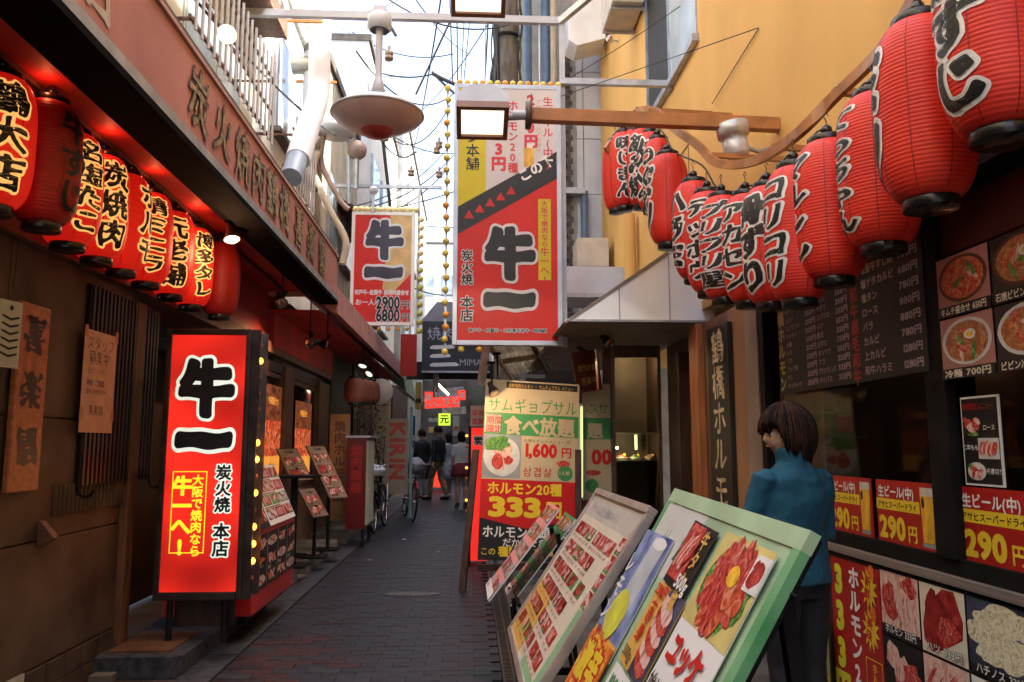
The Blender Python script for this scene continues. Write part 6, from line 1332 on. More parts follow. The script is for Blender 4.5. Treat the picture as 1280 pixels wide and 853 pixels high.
p3, p4 = PY(366, 82, 9.35), PY(396, 82, 9.35); b = MB(); b.tube([p3, p4], .11, sp, 18); b.tube([PY(392, 60, 9.4), PY(391, 150, 9.4)], .12, pale, 18); b.build('stack', t)
for k, (u, v) in enumerate(((348, 26), (370, 102))): c = PX(u, v, -2.2); b = MB(); b.bar(c, c + V((.5, 0, 0)), .03, .03, M('orange_primer_bracket', (.5, .22, .07), .6, .2, 6)); tag(b.build('duct_bracket'), ['orange bracket stub high on the white house wall', 'orange bracket stub holding the white duct'][k], 'bracket')
# curved grey pipes lower left of the banner
for k, pts in enumerate(([(398, 190), (392, 215), (412, 262), (432, 300), (428, 330)], [(405, 168), (402, 205), (425, 250), (436, 262)], [(436, 165), (436, 255)])):
    P_ = [PY(u, v, 11.4 + .1 * k) for u, v in pts]; b = MB(); b.tube(catmull(P_, 5) if len(P_) > 2 else P_, [.05, .04, .03][k], [tanwall, M('brownish_pipe', (.3, .2, .15), .5, .2, 5), steel][k], 10); tag(b.build('drainpipe'), ['fat tan pipe curving down left of the smaller price banner', 'thin brownish pipe curving beside the fat tan pipe', 'straight thin steel pipe left of the smaller price banner'][k], 'pipe')
c = PY(420, 170, 11.5); b = MB(); b.lathe([(.001, 0), (.25, 0), (.3, .05), (.3, .12), (.2, .2), (.001, .22)], M('grey_vent_cowl', (.35, .33, .33), .5, .1, 5), 24); b.xf(Matrix.Translation(c)); tag(b.build('vent_cowl'), 'grey round vent cowl partly hidden below the saucer lamp', 'vent')
c = PY(446, 188, 11.6); b = MB(); b.ball(c, .15, M('rusty_vent_ball', (.28, .2, .17), .5, .2, 5), 16, 10); b.tube([c, c + V((0, 0, -.6))], .04, steel, 8); tag(b.build('vent_ball'), 'brownish ball vent right of the round cowl', 'vent')
c = PY(467, 238, 12.0); b = MB(); b.ball(c, .07, pale, 14, 9); b.tube([c, c + V((0, 0, -.35))], .02, pale, 8); tag(b.build('dome_camera'), 'small pale ball lamp on a stem above the price banner', 'camera')
# utility pole with wires
pole_m = M('weathered_concrete_pole', (.12, .105, .09), .85, .3, 7, .3, stretch=(2, 2, .5))
c = PY(634, 60, 11.2); t = empty('utility_pole', 'dark weathered utility pole wrapped in black cables above the big banner', 'pole', (c.x, 11.2, .02))
b = MB(); b.tube([(0, 0, 0), (0, 0, 9.5)], [.2, .15], pole_m, 20); b.build('shaft', t, local=Matrix())
for z in (5.6, 6.5, 7.3, 8.2): b = MB(); b.lathe([(.19, -.02), (.2, -.02), (.2, .03), (.19, .03)], blackm, 20, (0, 0, z)); b.build('strap', t, local=Matrix())
r = random.Random(12)
b = MB()
for k in range(8):
    a0_ = r.uniform(2.3, 4.2) if k < 6 else r.uniform(5.5, 6.3); pts = [(.2 * cos(a0_) + r.uniform(-.05, .05), .2 * sin(a0_) - .02 + r.uniform(-.04, .02), 4.8 + .45 * q) for q in range(10)]; b.tube(catmull([V(x) for x in pts], 3), r.choice((.012, .018, .024)), cablem, 6)
b.build('cable_bundle', t, local=Matrix())
def cable(p, q, sag=.3, r_=.012, label=None, n=14):
    P_ = [V(p).lerp(V(q), i / n) + V((0, 0, -sag * 4 * (i / n) * (1 - i / n))) for i in range(n + 1)]; b = MB(); b.tube(P_, r_, cablem, 5); return tag(b.build('overhead_cable'), label, 'cable', 'overhead cables')
pc = lambda z, dx=-.2: V((c.x + dx, 11.2, z))
cs_list = [
 (PY(540, 92, 11.2), pc(6.45), .05, .03, 'thick black cable looping from the pole to the left above the banner'),
 (PY(478, 92, 11.0), PY(545, 92, 11.2), .06, .012, 'thin cable running left from the thick loop behind the saucer lamp stem'),
 (PY(540, 90, 11.2), pc(6.2), .12, .02, 'lower of the two cables looping left from the pole'),
 (PY(566, 20, 9.5), PY(520, 118, 9.3), .0, .014, 'dark cable slanting steeply left of the pole'),
 (PY(562, -10, 9.0), PY(566, 105, 9.0), .02, .008, 'fine wire falling vertically at the left corner of the big banner'),
 (PY(571, -10, 9.0), PY(572, 105, 9.0), .02, .008, 'fine wire next to the one at the banner corner'),
 (PY(582, -10, 9.2), PY(576, 105, 9.2), .02, .006, 'third fine wire slanting onto the banner top'),
 (PY(590, -10, 9.2), PY(580, 100, 9.2), .02, .006, 'fourth fine wire slanting onto the banner top'),
 (PY(612, -10, 10), PY(606, 100, 10), .04, .012, 'cable close to the left side of the pole'),
 (PY(460, -20, 10), PY(640, 30, 11), .3, .012, 'long sagging cable crossing behind the gantry'),
 (PY(500, -30, 13), PY(600, 70, 26), .4, .014, 'cable running down the alley left of the pole'),
 (PY(560, -60, 9), PY(512, 200, 30), .5, .014, 'cable running far down the bright gap'),
 (PY(430, 260, 12.5), PY(560, 185, 20), .3, .012, 'cable from the price banner bracket into the distance'),
 (PY(610, 30, 11), PY(505, 150, 22), .3, .01, 'cable sagging across the white sky gap'),
 (PX(948, 35, 1.99), PY(697, 122, 7.55), .0, .004, 'taut stay wire from the ochre wall to the banner corner'),
 (PX(948, 36, 1.99), PX(890, 130, 1.98), .0, .004, 'short taut wire down the ochre wall'),
 (PX(850, 8, 1.99), PY(700, 105, 7.55), .02, .004, 'upper thin wire across the dark window leaf'),
 (PY(486, 30, 9), PY(495, 45, 9), .0, .02, 'short stub of cable beside the saucer lamp mounting'),
 (PX(240, -5, -2.0), PX(420, 170, -2.0), .1, .012, 'cable following the long window grille'),
 (PY(478, 170, 14), PY(488, 260, 14), .0, .03, 'dark cable sagging right of the vents'),
 (PY(470, 165, 13), PY(520, 190, 15), .25, .014, 'cable looping to the right below the saucer lamp'),
]
rr = random.Random(77); ORD = 'first second third fourth fifth sixth seventh eighth ninth tenth eleventh twelfth thirteenth fourteenth fifteenth sixteenth'.split(); vv_ = sorted(rr.uniform(-20, 330) for _ in range(16))
for k in range(16):
    u0 = rr.uniform(415, 470); u1 = rr.uniform(560, 640); v0 = vv_[k]; v1 = v0 + rr.uniform(-90, 60); y_ = rr.uniform(14, 30)
    cs_list.append((PY(u0, v0, y_), PY(u1, v1, y_ + rr.uniform(-2, 6)), rr.uniform(.1, .7), rr.uniform(.01, .02), 'far cable crossing the bright gap, %s one counted downward from the roofs' % ORD[k]))
for k, (p_, q_, s_, r_, lab) in enumerate(cs_list): cable(p_, q_, s_, r_, lab)
for k, (u, v) in enumerate(((514, 220), (549, 222), (546, 192), (482, 176), (486, 75), (549, 185))):
    p_ = PY(u, v, 12.5 if v > 150 else 9); b = MB(); b.lathe([(.001, 0), (.05, 0), (.055, .03), (.03, .04), (.05, .06), (.055, .09), (.02, .1), (.02, .17), (.001, .17)], M('brown_insulator', (.3, .2, .15), .3, .2, 5), 14); b.xf(Matrix.Translation(p_)); tag(b.build('insulator'), ['insulator on the banner bracket, left one', 'insulator on the banner bracket, right one', 'insulator high beside the yellow bulbs', 'cluster of insulators under the saucer lamp', 'insulator left of the saucer lamp stem', 'upper insulator of the pair by the yellow bulbs'][k], 'insulator')
# lattice antenna ladder far in the gap
p_ = PY(505, 240, 20); b = MB()
for dx in (-.12, .12): b.bar((p_.x + dx, 20, 5), (p_.x + dx * .6, 20, 9.5), .02, .02, steel)
for k in range(16): b.bar((p_.x - .12, 20, 5.1 + k * .27), (p_.x + .12, 20, 5.1 + k * .27), .015, .015, steel)
tag(b.build('steel_ladder'), 'thin steel ladder mast in the bright gap above the price banner', 'ladder')
# air conditioner on the yellow wall
c = PX(775, 10, 1.75); t = empty('air_conditioner', 'cream air conditioner box fixed high on the ochre wall by the dark window', 'air conditioner', (1.75, c.y, c.z - .1))
acm = M('aged_cream_casing', (.52, .46, .38), .5, .1, 5)
b = MB(); b.box(1.6, 1.98, c.y - .3, c.y + .45, c.z - .1, c.z + .5, acm); b.build('casing', t, bevel=.02)
b = MB()
for k in range(7): b.box(1.64, 1.95, c.y - .3 - .012, c.y - .3, c.z - .02 + k * .07, c.z + .01 + k * .07, M('dark_grille_slit', (.08, .07, .06), .6, .1, 5))
b.build('grille', t, kind='stuff')
for yy in (c.y - .2, c.y + .35): b = MB(); b.bar((1.6, yy, c.z - .12), (1.995, yy, c.z - .12), .03, .03, steel); b.build('bracket', t)
for k, (u, v) in enumerate(((764, 35), (761, 48))):
    p_ = PX(u, v, 1.86); pt = par('security_lamp', ['upper small lamp head under the air conditioner', 'lower small lamp head under the air conditioner'][k], p_, (-.5, -1, -.1), .05, False, pale); b = MB(); b.tube([p_ + V((0, .05, 0)), (1.998, p_.y + .06, p_.z)], .015, pale, 8); b.build('bracket', pt)
# white enclosure above, box and band beyond the canopy, drainpipe
P_ = [PY(710, 10, 10.9), PY(759, -5, 10.9), PY(757, 48, 10.9), PY(722, 57, 10.9), PY(711, 50, 10.9)]
b = MB(); b.slab(P_, (0, .5, 0), M('white_plastic_hood', (.7, .72, .74), .4, .08, 3)); tag(b.build('hood_box', bevel=.01), 'white plastic box with slanting foot high beside the gantry stay', 'box')
a = PY(704, 366, 9.5); c = PY(790, 334, 9.5); b = MB(); b.box(a.x, 1.99, 9.5, 10.6, a.z, c.z, pale); b.box(a.x, 1.99, 9.48, 9.5, a.z - .06, a.z - .002, steel); tag(b.build('duct_box', bevel=.005), 'long pale lilac boxed band above the white canopy slope', 'box')
a = PY(722, 333, 10.8); c = PY(761, 302, 10.8); b = MB(); b.box(a.x, c.x, 10.8, 11.3, a.z, c.z + .05, acm); tag(b.build('meter_box', bevel=.01), 'small cream box sitting on the pale lilac band', 'box')
for u, lab, r_ in ((787, 'ochre drainpipe with a grey collar beside the white canopy peak', .07),):
    p_ = PX(u, 300, 1.9); t = empty('drainpipe', lab, 'pipe', (p_.x, p_.y, 2.4)); b = MB(); b.tube([(0, 0, .8), (0, 0, 1.7)], r_, yelwall, 14); b.build('upper_pipe', t, local=Matrix()); b = MB(); b.tube([(0, 0, 0), (0, 0, .86)], r_ * .8, pale, 14); b.tube([(0, 0, .74), (0, 0, .86)], r_ * 1.25, pale, 14); b.build('lower_pipe', t, local=Matrix())
for u0, u1, v in ((703, 731, 238),):
    a = PY(u0, v, 11.8); c = PY(u1, v, 11.8); b = MB(); b.box(a.x, c.x, 11.75, 11.94, a.z - .06, a.z + .03, steel); b.tube([(c.x, 11.85, 2.6), (c.x, 11.85, a.z)], .06, pipebl, 10); tag(b.build('gutter_pipe'), 'grey gutter stub with blue downpipe beside the dark tiled strip', 'pipe')

# ============================================================ BICYCLES
def bicycle(loc, rz, label, fm, basket=True, lean=.1, load=None):
    t = empty('bicycle', label, 'bicycle', loc, 'bicycles parked along the left shopfronts'); t.rotation_euler = (lean, 0, rz)
    R_ = .33
    for k, x in enumerate((-.53, .53)):
        w_ = bpy.data.objects.new('wheel', None); link(w_, t); w_.location = (x, 0, R_)
        b = MB(); b.tube([(R_ * .97 * cos(a), 0, R_ * .97 * sin(a)) for a in [2 * PI * i / 36 for i in range(37)]], .02, rubber, 8, cap=False); b.build('tyre', w_, local=Matrix())
        b = MB(); b.tube([(R_ * .9 * cos(a), 0, R_ * .9 * sin(a)) for a in [2 * PI * i / 36 for i in range(37)]], .011, chrome, 6, cap=False); b.tube([(0, -.04, 0), (0, .04, 0)], .02, chrome, 8); b.build('rim', w_, local=Matrix())
        b = MB()
        for i in range(18): a = 2 * PI * i / 18; b.tube([(0, .02 * (-1) ** i, 0), (R_ * .9 * cos(a), 0, R_ * .9 * sin(a))], .0018, chrome, 4, cap=False)
        b.build('spokes', w_, local=Matrix(), kind='stuff')
        b = MB(); pts = [((R_ + .03) * cos(a), 0, (R_ + .03) * sin(a)) for a in [PI * (.1 + .75 * i / 12) if k == 0 else PI * (.25 + .7 * i / 12) for i in range(13)]]; b.tube([(p[0], 0, p[2]) for p in pts], [(.028, .006)] * 13, fm, 6); b.build('mudguard', t, local=Matrix.Translation((x, 0, R_)))
    b = MB(); bb = (-.08, 0, .28); hd = (.36, 0, .72); st = (-.2, 0, .72)
    for p, q, r_ in ((bb, hd, .018), ((-.14, 0, .5), (.38, 0, .66), .016), (bb, st, .016), (bb, (-.53, .05, .33), .01), (bb, (-.53, -.05, .33), .01), ((-.19, 0, .68), (-.53, .05, .33), .009), ((-.19, 0, .68), (-.53, -.05, .33), .009), ((.35, 0, .78), (.53, .045, .33), .013), ((.35, 0, .78), (.53, -.045, .33), .013)): b.tube([p, q], r_, fm, 8)
    b.build('frame', t, local=Matrix())
    b = MB(); b.tube([(.35, 0, .76), (.33, 0, .95)], .013, chrome, 8); b.tube([(.18, -.28, .97), (.28, -.22, 1.0), (.36, -.1, .97), (.34, 0, .95), (.36, .1, .97), (.28, .22, 1.0), (.18, .28, .97)], .011, chrome, 8); b.tube([(.12, -.28, .965), (.2, -.28, .972)], .017, rubber, 8); b.tube([(.12, .28, .965), (.2, .28, .972)], .017, rubber, 8); b.build('handlebar', t, local=Matrix())
    b = MB(); b.ball((-.22, 0, .85), .13, rubber, 14, 8, (1, .65, .28)); b.tube([(-.2, 0, .7), (-.22, 0, .83)], .013, chrome, 8); b.build('saddle', t, local=Matrix())
    b = MB(); b.tube([(-.08, -.06, .28), (-.0, -.08, .13)], .01, chrome, 6); b.box(-.04, .04, -.15, -.08, .11, .13, rubber); b.tube([(-.08, .06, .28), (-.16, .08, .43)], .01, chrome, 6); b.box(-.2, -.12, .08, .15, .42, .44, rubber); b.tube([(-.08, -.02, .28), (-.08, .02, .28)], .09, chrome, 16); b.build('crank', t, local=Matrix())
    b = MB(); b.tube([(-.3, 0, .66), (-.8, 0, .68)], .006, chrome, 6)
    for y in (-.06, .06): b.tube([(-.25, y, .68), (-.82, y, .69)], .006, chrome, 6)
    b.tube([(-.8, .06, .69), (-.53, .06, .33)], .006, chrome, 6); b.tube([(-.8, -.06, .69), (-.53, -.06, .33)], .006, chrome, 6); b.build('rear_rack', t, local=Matrix())
    if basket:
        bk = bpy.data.objects.new('basket', None); link(bk, t); bk.location = (.56, 0, .75); b = MB()
        for z, s_ in ((0, .8), (.08, .87), (.16, .94), (.24, 1)):
            w_, d_ = .17 * s_, .2 * s_; b.tube([(-w_, -d_, z), (w_, -d_, z), (w_, d_, z), (-w_, d_, z), (-w_, -d_, z)], .004, blackm, 5)
        for i in range(9):
            q = -1 + 2 * i / 8
            for sgn in (-1, 1): b.tube([(q * .136, sgn * .16, 0), (q * .17, sgn * .2, .24)], .003, blackm, 4); b.tube([(sgn * .136, q * .16, 0), (sgn * .17, q * .2, .24)], .003, blackm, 4)
            b.tube([(q * .136, -.16, 0), (q * .136, .16, 0)], .003, blackm, 4)
        b.build('wire_mesh', bk, local=Matrix(), kind='stuff')
    return t
b1_ = bicycle((-1.42, 13.1, .014), math.radians(-93), 'black bicycle with a loaded front basket beside the white lit sign side', blackm, True)
b2_ = bicycle((-1.1, 14.9, .014), math.radians(-78), 'pinkish red framed bicycle parked by the cream upright sign', M('pinkish_red_paint', (.45, .05, .08), .35, .1, 5), True, -.08)
ws = M('crumpled_white_cloth', (.55, .57, .62), .8, .1, 8, bump=.3)
def sack(name, label, cat, c, r_, sc, m, seed=0):
    b = MB(); b.ball((0, 0, 0), r_, m, 20, 14, sc); rr = random.Random(seed)
    b.v = [tuple(V(p) * (1 + .12 * sin(9 * p[0] / r_ + seed) * cos(7 * p[1] / r_) + .06 * sin(13 * p[2] / r_))) for p in b.v]; o = b.build(name, None, label, cat, mw=Matrix.Translation(c)); return o
sack('cloth_bundle', 'crumpled white cloth bundle lying in the front bicycle basket', 'cloth', V((-1.45, 12.5, .95)), .17, (1, 1, .55), ws, 2)
sack('bag', 'greyish lilac bag in the basket of the red bicycle', 'bag', V((-.98, 14.35, .98)), .19, (1, .9, .8), M('lilac_grey_bag', (.3, .27, .32), .7, .15, 6), 5)
# leafy plants in the dark behind the signs
lm = [M('dark_leaf_green', (.03, .06, .03), .6, .3, 9), M('mid_leaf_green', (.05, .1, .045), .6, .3, 9)]
def shrub(c, r_, h_, label, n=420, seed=1):
    t = empty('potted_shrub', label, 'plant', c); rr = random.Random(seed); b = MB(); b.lathe([(.001, 0), (.13, 0), (.17, .3), (.15, .3), (.001, .27)], M('brown_pot', (.12, .05, .03), .6, .2, 6), 18); b.build('pot', t, local=Matrix())
    b = MB()
    for k in range(5): b.tube([(0, 0, .25), (rr.uniform(-.1, .1), rr.uniform(-.1, .1), h_ * .5), (rr.uniform(-r_, r_) * .6, rr.uniform(-r_, r_) * .6, h_ * .9)], [.014, .01, .004], wood, 6)
    b.build('stem', t, local=Matrix()); b = MB()
    for k in range(n):
        a = rr.uniform(0, 6.28); q = rr.random() ** .5 * r_; z = .35 + rr.random() * (h_ - .35); q *= (1 - abs(z / h_ - .6)); p = V((q * cos(a), q * sin(a), z)); d = V((rr.uniform(-1, 1), rr.uniform(-1, 1), rr.uniform(-.5, .8))).normalized(); s_ = d.cross(V((0, 0, 1))).normalized() * .02; l_ = rr.uniform(.05, .1)
        b.add([p, p + d * l_ * .5 + s_, p + d * l_, p + d * l_ * .5 - s_], [(0, 1, 2, 3)], lm[k % 2])
    b.build('foliage', t, local=Matrix(), kind='stuff'); return t
shrub((-1.75, 13.4, .012), .4, 2.1, 'tall dark leafy potted shrub between the red sign box and the cream upright sign', seed=4)
shrub((-1.7, 15.6, .012), .35, 1.7, 'dark potted shrub behind the pinkish red bicycle', seed=9)
# scraps on the paving
for k, (u, v) in enumerate(((505, 674), (548, 690), (462, 700))):
    p_ = PZ(u, v, .016); b = MB(); r_ = random.Random(k); pts = [(p_.x + .035 * cos(a) * r_.uniform(.6, 1.1), p_.y + .03 * sin(a) * r_.uniform(.6, 1.1), .0135) for a in [2 * PI * i / 7 for i in range(7)]]; b.slab(pts, (0, 0, .003), paper if k else white)
    tag(b.build('paper_scrap'), ['white paper scrap on the paving before the food poster stand', 'small brown scrap in the middle of the paving', 'small brown scrap near the left kerb'][k], 'litter')
# ============================================================ PEOPLE
skin = M('warm_skin', (.48, .27, .19), .5, .06, 5, spec=.4); hairm = M('dark_brown_hair', (.022, .010, .007), .75, .4, 30, .3, spec=.15, stretch=(6, 6, .5)); hairb = M('chestnut_hair', (.055, .022, .012), .65, .4, 40, spec=.15); hairc = M('black_hair', (.010, .006, .005), .65, .4, 40, spec=.15)
lipm = M('lip', (.4, .12, .11), .4, .1, 9)
eyew = M('eye_white', (.7, .68, .65), .2, .02, 5); iris = M('dark_iris', (.02, .012, .01), .1, .1, 5)
cloudt = bpy.data.textures.new('cloth_folds', 'CLOUDS'); cloudt.noise_scale = .13; cloudt.noise_depth = 2
def fused(b, name, parent, voxel, wrinkle=0, label=None, smooth=6):
    o = b.build(name, parent, label, local=Matrix())
    m = o.modifiers.new('fuse', 'REMESH'); m.mode = 'VOXEL'; m.voxel_size = voxel; m.use_smooth_shade = True
    m = o.modifiers.new('soft', 'SMOOTH'); m.factor = .5; m.iterations = smooth
    if wrinkle: m = o.modifiers.new('folds', 'DISPLACE'); m.texture = cloudt; m.strength = wrinkle; m.mid_level = .5
    return o
def head_geo(m):
    b = MB(); b.ball((0, 0, 0), 1, m, 40, 30); out = []
    ex = math.exp
    for x, y, z in b.v:
        X, Y, Z = x * .074, y * .09, z * .114
        if z < 0: X *= 1 - .34 * (-z) ** 1.6; Y *= (1 - .1 * (-z)) if y > 0 else (1 - .35 * (-z) ** 1.5)
        if y < 0: Y *= 1.08
        if y > 0:
            Y += .030 * ex(-(x / .13) ** 2 - ((z + .2) / .13) ** 2) + .013 * ex(-(x / .1) ** 2 - ((z + .02) / .2) ** 2)
            Y -= .010 * ex(-((abs(x) - .38) / .17) ** 2 - ((z - .03) / .11) ** 2)
            Y += .008 * ex(-(x / .27) ** 2 - ((z + .48) / .07) ** 2) - .004 * ex(-(x / .3) ** 2 - ((z + .58) / .05) ** 2) + .010 * ex(-(x / .25) ** 2 - ((z + .8) / .12) ** 2)
            Y += .005 * ex(-((abs(x) - .4) / .2) ** 2 - ((z + .3) / .2) ** 2)
        out.append((X, Y, Z))
    b.v = out
    for s_ in (-1, 1): b.ball((s_ * .077, -.006, -.008), .026, m, 12, 8, (.35, .65, 1.05))
    return b
def hand_geo(b, w, d, side, m, s=1.0, curl=.35):
    """palm, four bent fingers of unequal length and a thumb from the side of the palm"""
    d = V(d).normalized(); up = V((0, 0, 1)) if abs(d.z) < .8 else V((0, 1, 0)); a = d.cross(up).normalized(); n_ = a.cross(d).normalized(); w = V(w)
    pe = w + d * .085 * s; b.tube([w - d * .01, w + d * .03 * s, pe], [(.018 * s, .022 * s), (.016 * s, .036 * s), (.013 * s, .038 * s)] if False else [.021 * s, .027 * s, .024 * s], m, 10)
    b.ball(w + d * .05 * s + a * .014 * s, .024 * s, m, 10, 7); b.ball(w + d * .05 * s - a * .014 * s, .024 * s, m, 10, 7)
    for k, L_ in enumerate((.066, .074, .07, .055)):
        r0 = pe + a * (k - 1.5) * .0195 * s - d * .012 * s; p = [r0]; ang = curl * (1 + .15 * k)
        dd = d.copy()
        for q, f_ in enumerate((.45, .32, .23)): 
            dd = (Matrix.Rotation(-ang * (.8 + .3 * q) * side, 3, a) @ dd).normalized(); p.append(p[-1] + dd * L_ * f_ * s)
        b.tube(p, [.0095 * s, .009 * s, .0082 * s, .0068 * s], m, 8); b.ball(p[-1], .0066 * s, m, 8, 6)
    t0 = w + d * .028 * s - a * .026 * s; b.tube([t0, t0 + (d * .6 - a * .8) * .032 * s, t0 + (d * .95 - a * .5) * .058 * s], [.012 * s, .0105 * s, .008 * s], m, 8); b.ball(t0 + (d * .95 - a * .5) * .058 * s, .008 * s, m, 8, 6)
def person(label, loc, rz, H, top, bottom, shoes, head_yaw=0, pose={}, skirt=None, bob=.1, long_hair=0, voxel=.009, collar=False, hair=None, sleeves=1.0, heels=False, lean=0, topr=0, group=None, legs_bare=False, hs=1.0):
    s = H / 1.7; t = empty('person', label, 'person', loc, group); t.rotation_euler = (lean, 0, rz); t.scale = (s, s, s)
    J = dict(pel=(0, 0, .9), wai=(0, .005, 1.06), che=(0, .0, 1.26), sho=(0, -.01, 1.38), neb=(0, -.01, 1.43), hea=(0, .02, 1.585), shL=(-.165, -.01, 1.375), shR=(.165, -.01, 1.375), elL=(-.215, -.03, 1.1), elR=(.215, -.03, 1.1), wrL=(-.215, .07, .87), wrR=(.215, .07, .87),
             hiL=(-.085, 0, .88), hiR=(.085, 0, .88), knL=(-.09, .02, .48), knR=(.09, .02, .48), anL=(-.09, -.02, .085), anR=(.09, -.02, .085), toL=(-.1, .15, .025), toR=(.1, .15, .025))
    J.update(pose); J = {k: V(v) for k, v in J.items()}
    b = MB()
    b.tube([J['pel'] + V((0, 0, -.06)), J['pel'], J['wai'], J['che'], J['sho'], J['neb'], J['neb'] + V((0, .01, .09))], [(.08, .13), (.1, .158), (.085, .125), (.105, .155), (.07, .12), (.05, .055), (.05, .052)], skin, 20)
    for S_ in 'LR':
        b.tube([J['sh' + S_], J['el' + S_], J['wr' + S_]], [.036, .036, .024], skin, 12); b.ball(J['sh' + S_] + V((0, 0, -.02)), .038, skin, 12, 8)
        b.tube([J['hi' + S_], J['hi' + S_].lerp(J['kn' + S_], .5), J['kn' + S_], J['kn' + S_].lerp(J['an' + S_], .35) + V((0, -.012, 0)), J['an' + S_]], [.082, .07, .05, .052, .034], skin, 14); b.ball(J['hi' + S_], .083, skin, 12, 8)
        b.tube([J['an' + S_] + V((0, -.03, -.05)), J['an' + S_].lerp(J['to' + S_], .5) + V((0, 0, -.01)), J['to' + S_]], [.034, .034, .026], skin, 10)
        hand_geo(b, J['wr' + S_], (J['wr' + S_] - J['el' + S_]), 1, skin, 1.0)
    hm = Matrix.Translation(J['hea']) @ Matrix.Rotation(head_yaw, 4, 'Z') @ Matrix.Rotation(-.05, 4, 'X') @ Matrix.Scale(hs, 4)
    b.merge(head_geo(skin), hm); body = fused(b, 'body', t, voxel, smooth=2)
    for s_ in (-1, 1):
        q = MB(); q.ball((s_ * .03, .0735, .002), .0095, eyew, 12, 8); q.ball((s_ * .03, .0772, .002), .0072, iris, 10, 6); q.xf(hm); q.build('eye', t, local=Matrix())
        q = MB(); q.tube([(s_ * .014, .087, .026), (s_ * .03, .088, .031), (s_ * .046, .079, .027)], [.0025, .0032, .0018], hair or hairm, 6); q.xf(hm); q.build('eyebrow', t, local=Matrix())
    q = MB(); q.tube([(-.021, .083, -.053), (-.008, .0905, -.05), (0, .091, -.052), (.008, .0905, -.05), (.021, .083, -.053)], [.002, .0048, .0045, .0048, .002], lipm, 8); q.xf(hm); q.build('mouth', t, local=Matrix())
    # hair as a shell of strand ridges
    q = MB(); nA, nV = 96, 22; rr = random.Random(int(H * 1000)); ph = [rr.uniform(-1, 1) for _ in range(nA)]; vs = []
    for i in range(nA):
        a = 2 * PI * i / nA; fwd = cos(a)      # a=0 is the face side
        front = max(0, min(1, (fwd - .36) / .25)); side = max(0, 1 - abs(fwd) * 2)
        ln = (bob + long_hair * max(0, -fwd * .6 + .4)) * (1 - front)
        for j in range(nV):
            q_ = j / (nV - 1); pol = q_ * (PI * .56 * (1 - front) + PI * .42 * front) if q_ < 1 else 0
            pm_ = PI * .56 * (1 - front) + PI * .42 * front
            if ln > 0:
                tt = q_ * 1.8
                pol = min(tt, 1) * pm_; dn = max(0, tt - 1) / .8 * ln
            else: pol = q_ * pm_; dn = 0
            k = 1 + .03 * sin(i * 2.9 + 2 * ph[i]) + .03 * ph[i] + .03 * sin(i * .4) * q_; inward = 1 - .35 * (dn / max(ln, .01)) ** 2 * (1 if bob < .15 else .6)
            rx_, ry_, rz_ = .092 * k, (.112 if fwd < 0 else .1) * k, .13
            x = sin(a) * sin(pol) * rx_ * inward; y = cos(a) * sin(pol) * ry_ * (inward if dn else 1); z = cos(pol) * rz_ + .004 - dn - .02 * ph[i] * (q_ ** 4)
            vs.append((x, y - .008, z))
    fs = [(i * nV + j, ((i + 1) % nA) * nV + j, ((i + 1) % nA) * nV + j + 1, i * nV + j + 1) for i in range(nA) for j in range(nV - 1)]
    q.add(vs, fs, hair or hairm, True)
    if voxel < .012:
        for k in range(1500):   # loose locks over the shell, parted at the crown
            i0 = rr.uniform(0, nA); a0 = int(i0) % nA; off = rr.uniform(-.002, .013); w_ = rr.uniform(.0012, .003); j0 = rr.randint(0, 12); dr = rr.uniform(-.25, .25); st = []
            for j in range(j0, nV):
                q_ = (j - j0) / max(1, nV - 1 - j0); f_ = (i0 + dr * 6 * q_) % nA; ia = int(f_); u_ = f_ - ia
                pa = V(vs[ia * nV + j]).lerp(V(vs[((ia + 1) % nA) * nV + j]), u_); n_ = V((pa.x, pa.y, max(pa.z, 0) + .02)).normalized(); pa = pa + n_ * (off + .003 + .004 * q_ * sin(k)); tn = V((-pa.y, pa.x, 0)).normalized() * w_ * (1 - .75 * q_)
                if q_ == 1: pa.z -= rr.uniform(0, .022)
                st += [pa - tn, pa + tn]
            q.add(st, [(2 * j, 2 * j + 1, 2 * j + 3, 2 * j + 2) for j in range(len(st) // 2 - 1)], [hairm, hairb, hairc][k % 3], True)
    q.xf(hm); o = q.build('hair', t, local=Matrix()); sm_ = o.modifiers.new('thick', 'SOLIDIFY'); sm_.thickness = .014; sm_.offset = -1
    # clothes
    e = .022 + topr
    b = MB(); b.tube([J['pel'] + V((0, 0, -.03)), J['pel'] + V((0, 0, .05)), J['wai'], J['che'], J['sho'] + V((0, 0, -.01)), J['sho'].lerp(J['neb'], .55) + V((0, 0, .02)), J['neb'] + V((0, .0, .02))], [(.105 + e, .165 + e), (.1 + e, .155 + e), (.09 + e, .14 + e + .01), (.105 + e, .16 + e * .8), (.09 + e * .8, .16), (.075, .105), (.062, .068)], top, 24)
    for S_ in 'LR':
        wr = J['el' + S_].lerp(J['wr' + S_], .93) if sleeves > .9 else J['sh' + S_].lerp(J['el' + S_], sleeves)
        P_ = [J['sh' + S_] + V((0, 0, .005)), J['sh' + S_].lerp(J['el' + S_], .5), J['el' + S_], wr] if sleeves > .9 else [J['sh' + S_], wr]
        b.tube(P_, [.054 + e * .3, .05 + e * .3, .045 + e * .3, .036 + e * .2] if sleeves > .9 else [.06, .055], top, 14); b.ball(J['sh' + S_] + V((0, 0, -.012)), .045 + e * .3, top, 12, 8)
    if collar:
        cp_ = J['neb'] + V((0, .0, .0)); b.tube([cp_ + V((0, 0, -.02)), cp_ + V((0, .005, .03)), cp_ + V((0, .012, .075))], [(.082, .085), (.072, .074), (.078, .078)], top, 20)
    fused(b, 'top', t, voxel, .03 if voxel < .012 else .01, smooth=14)
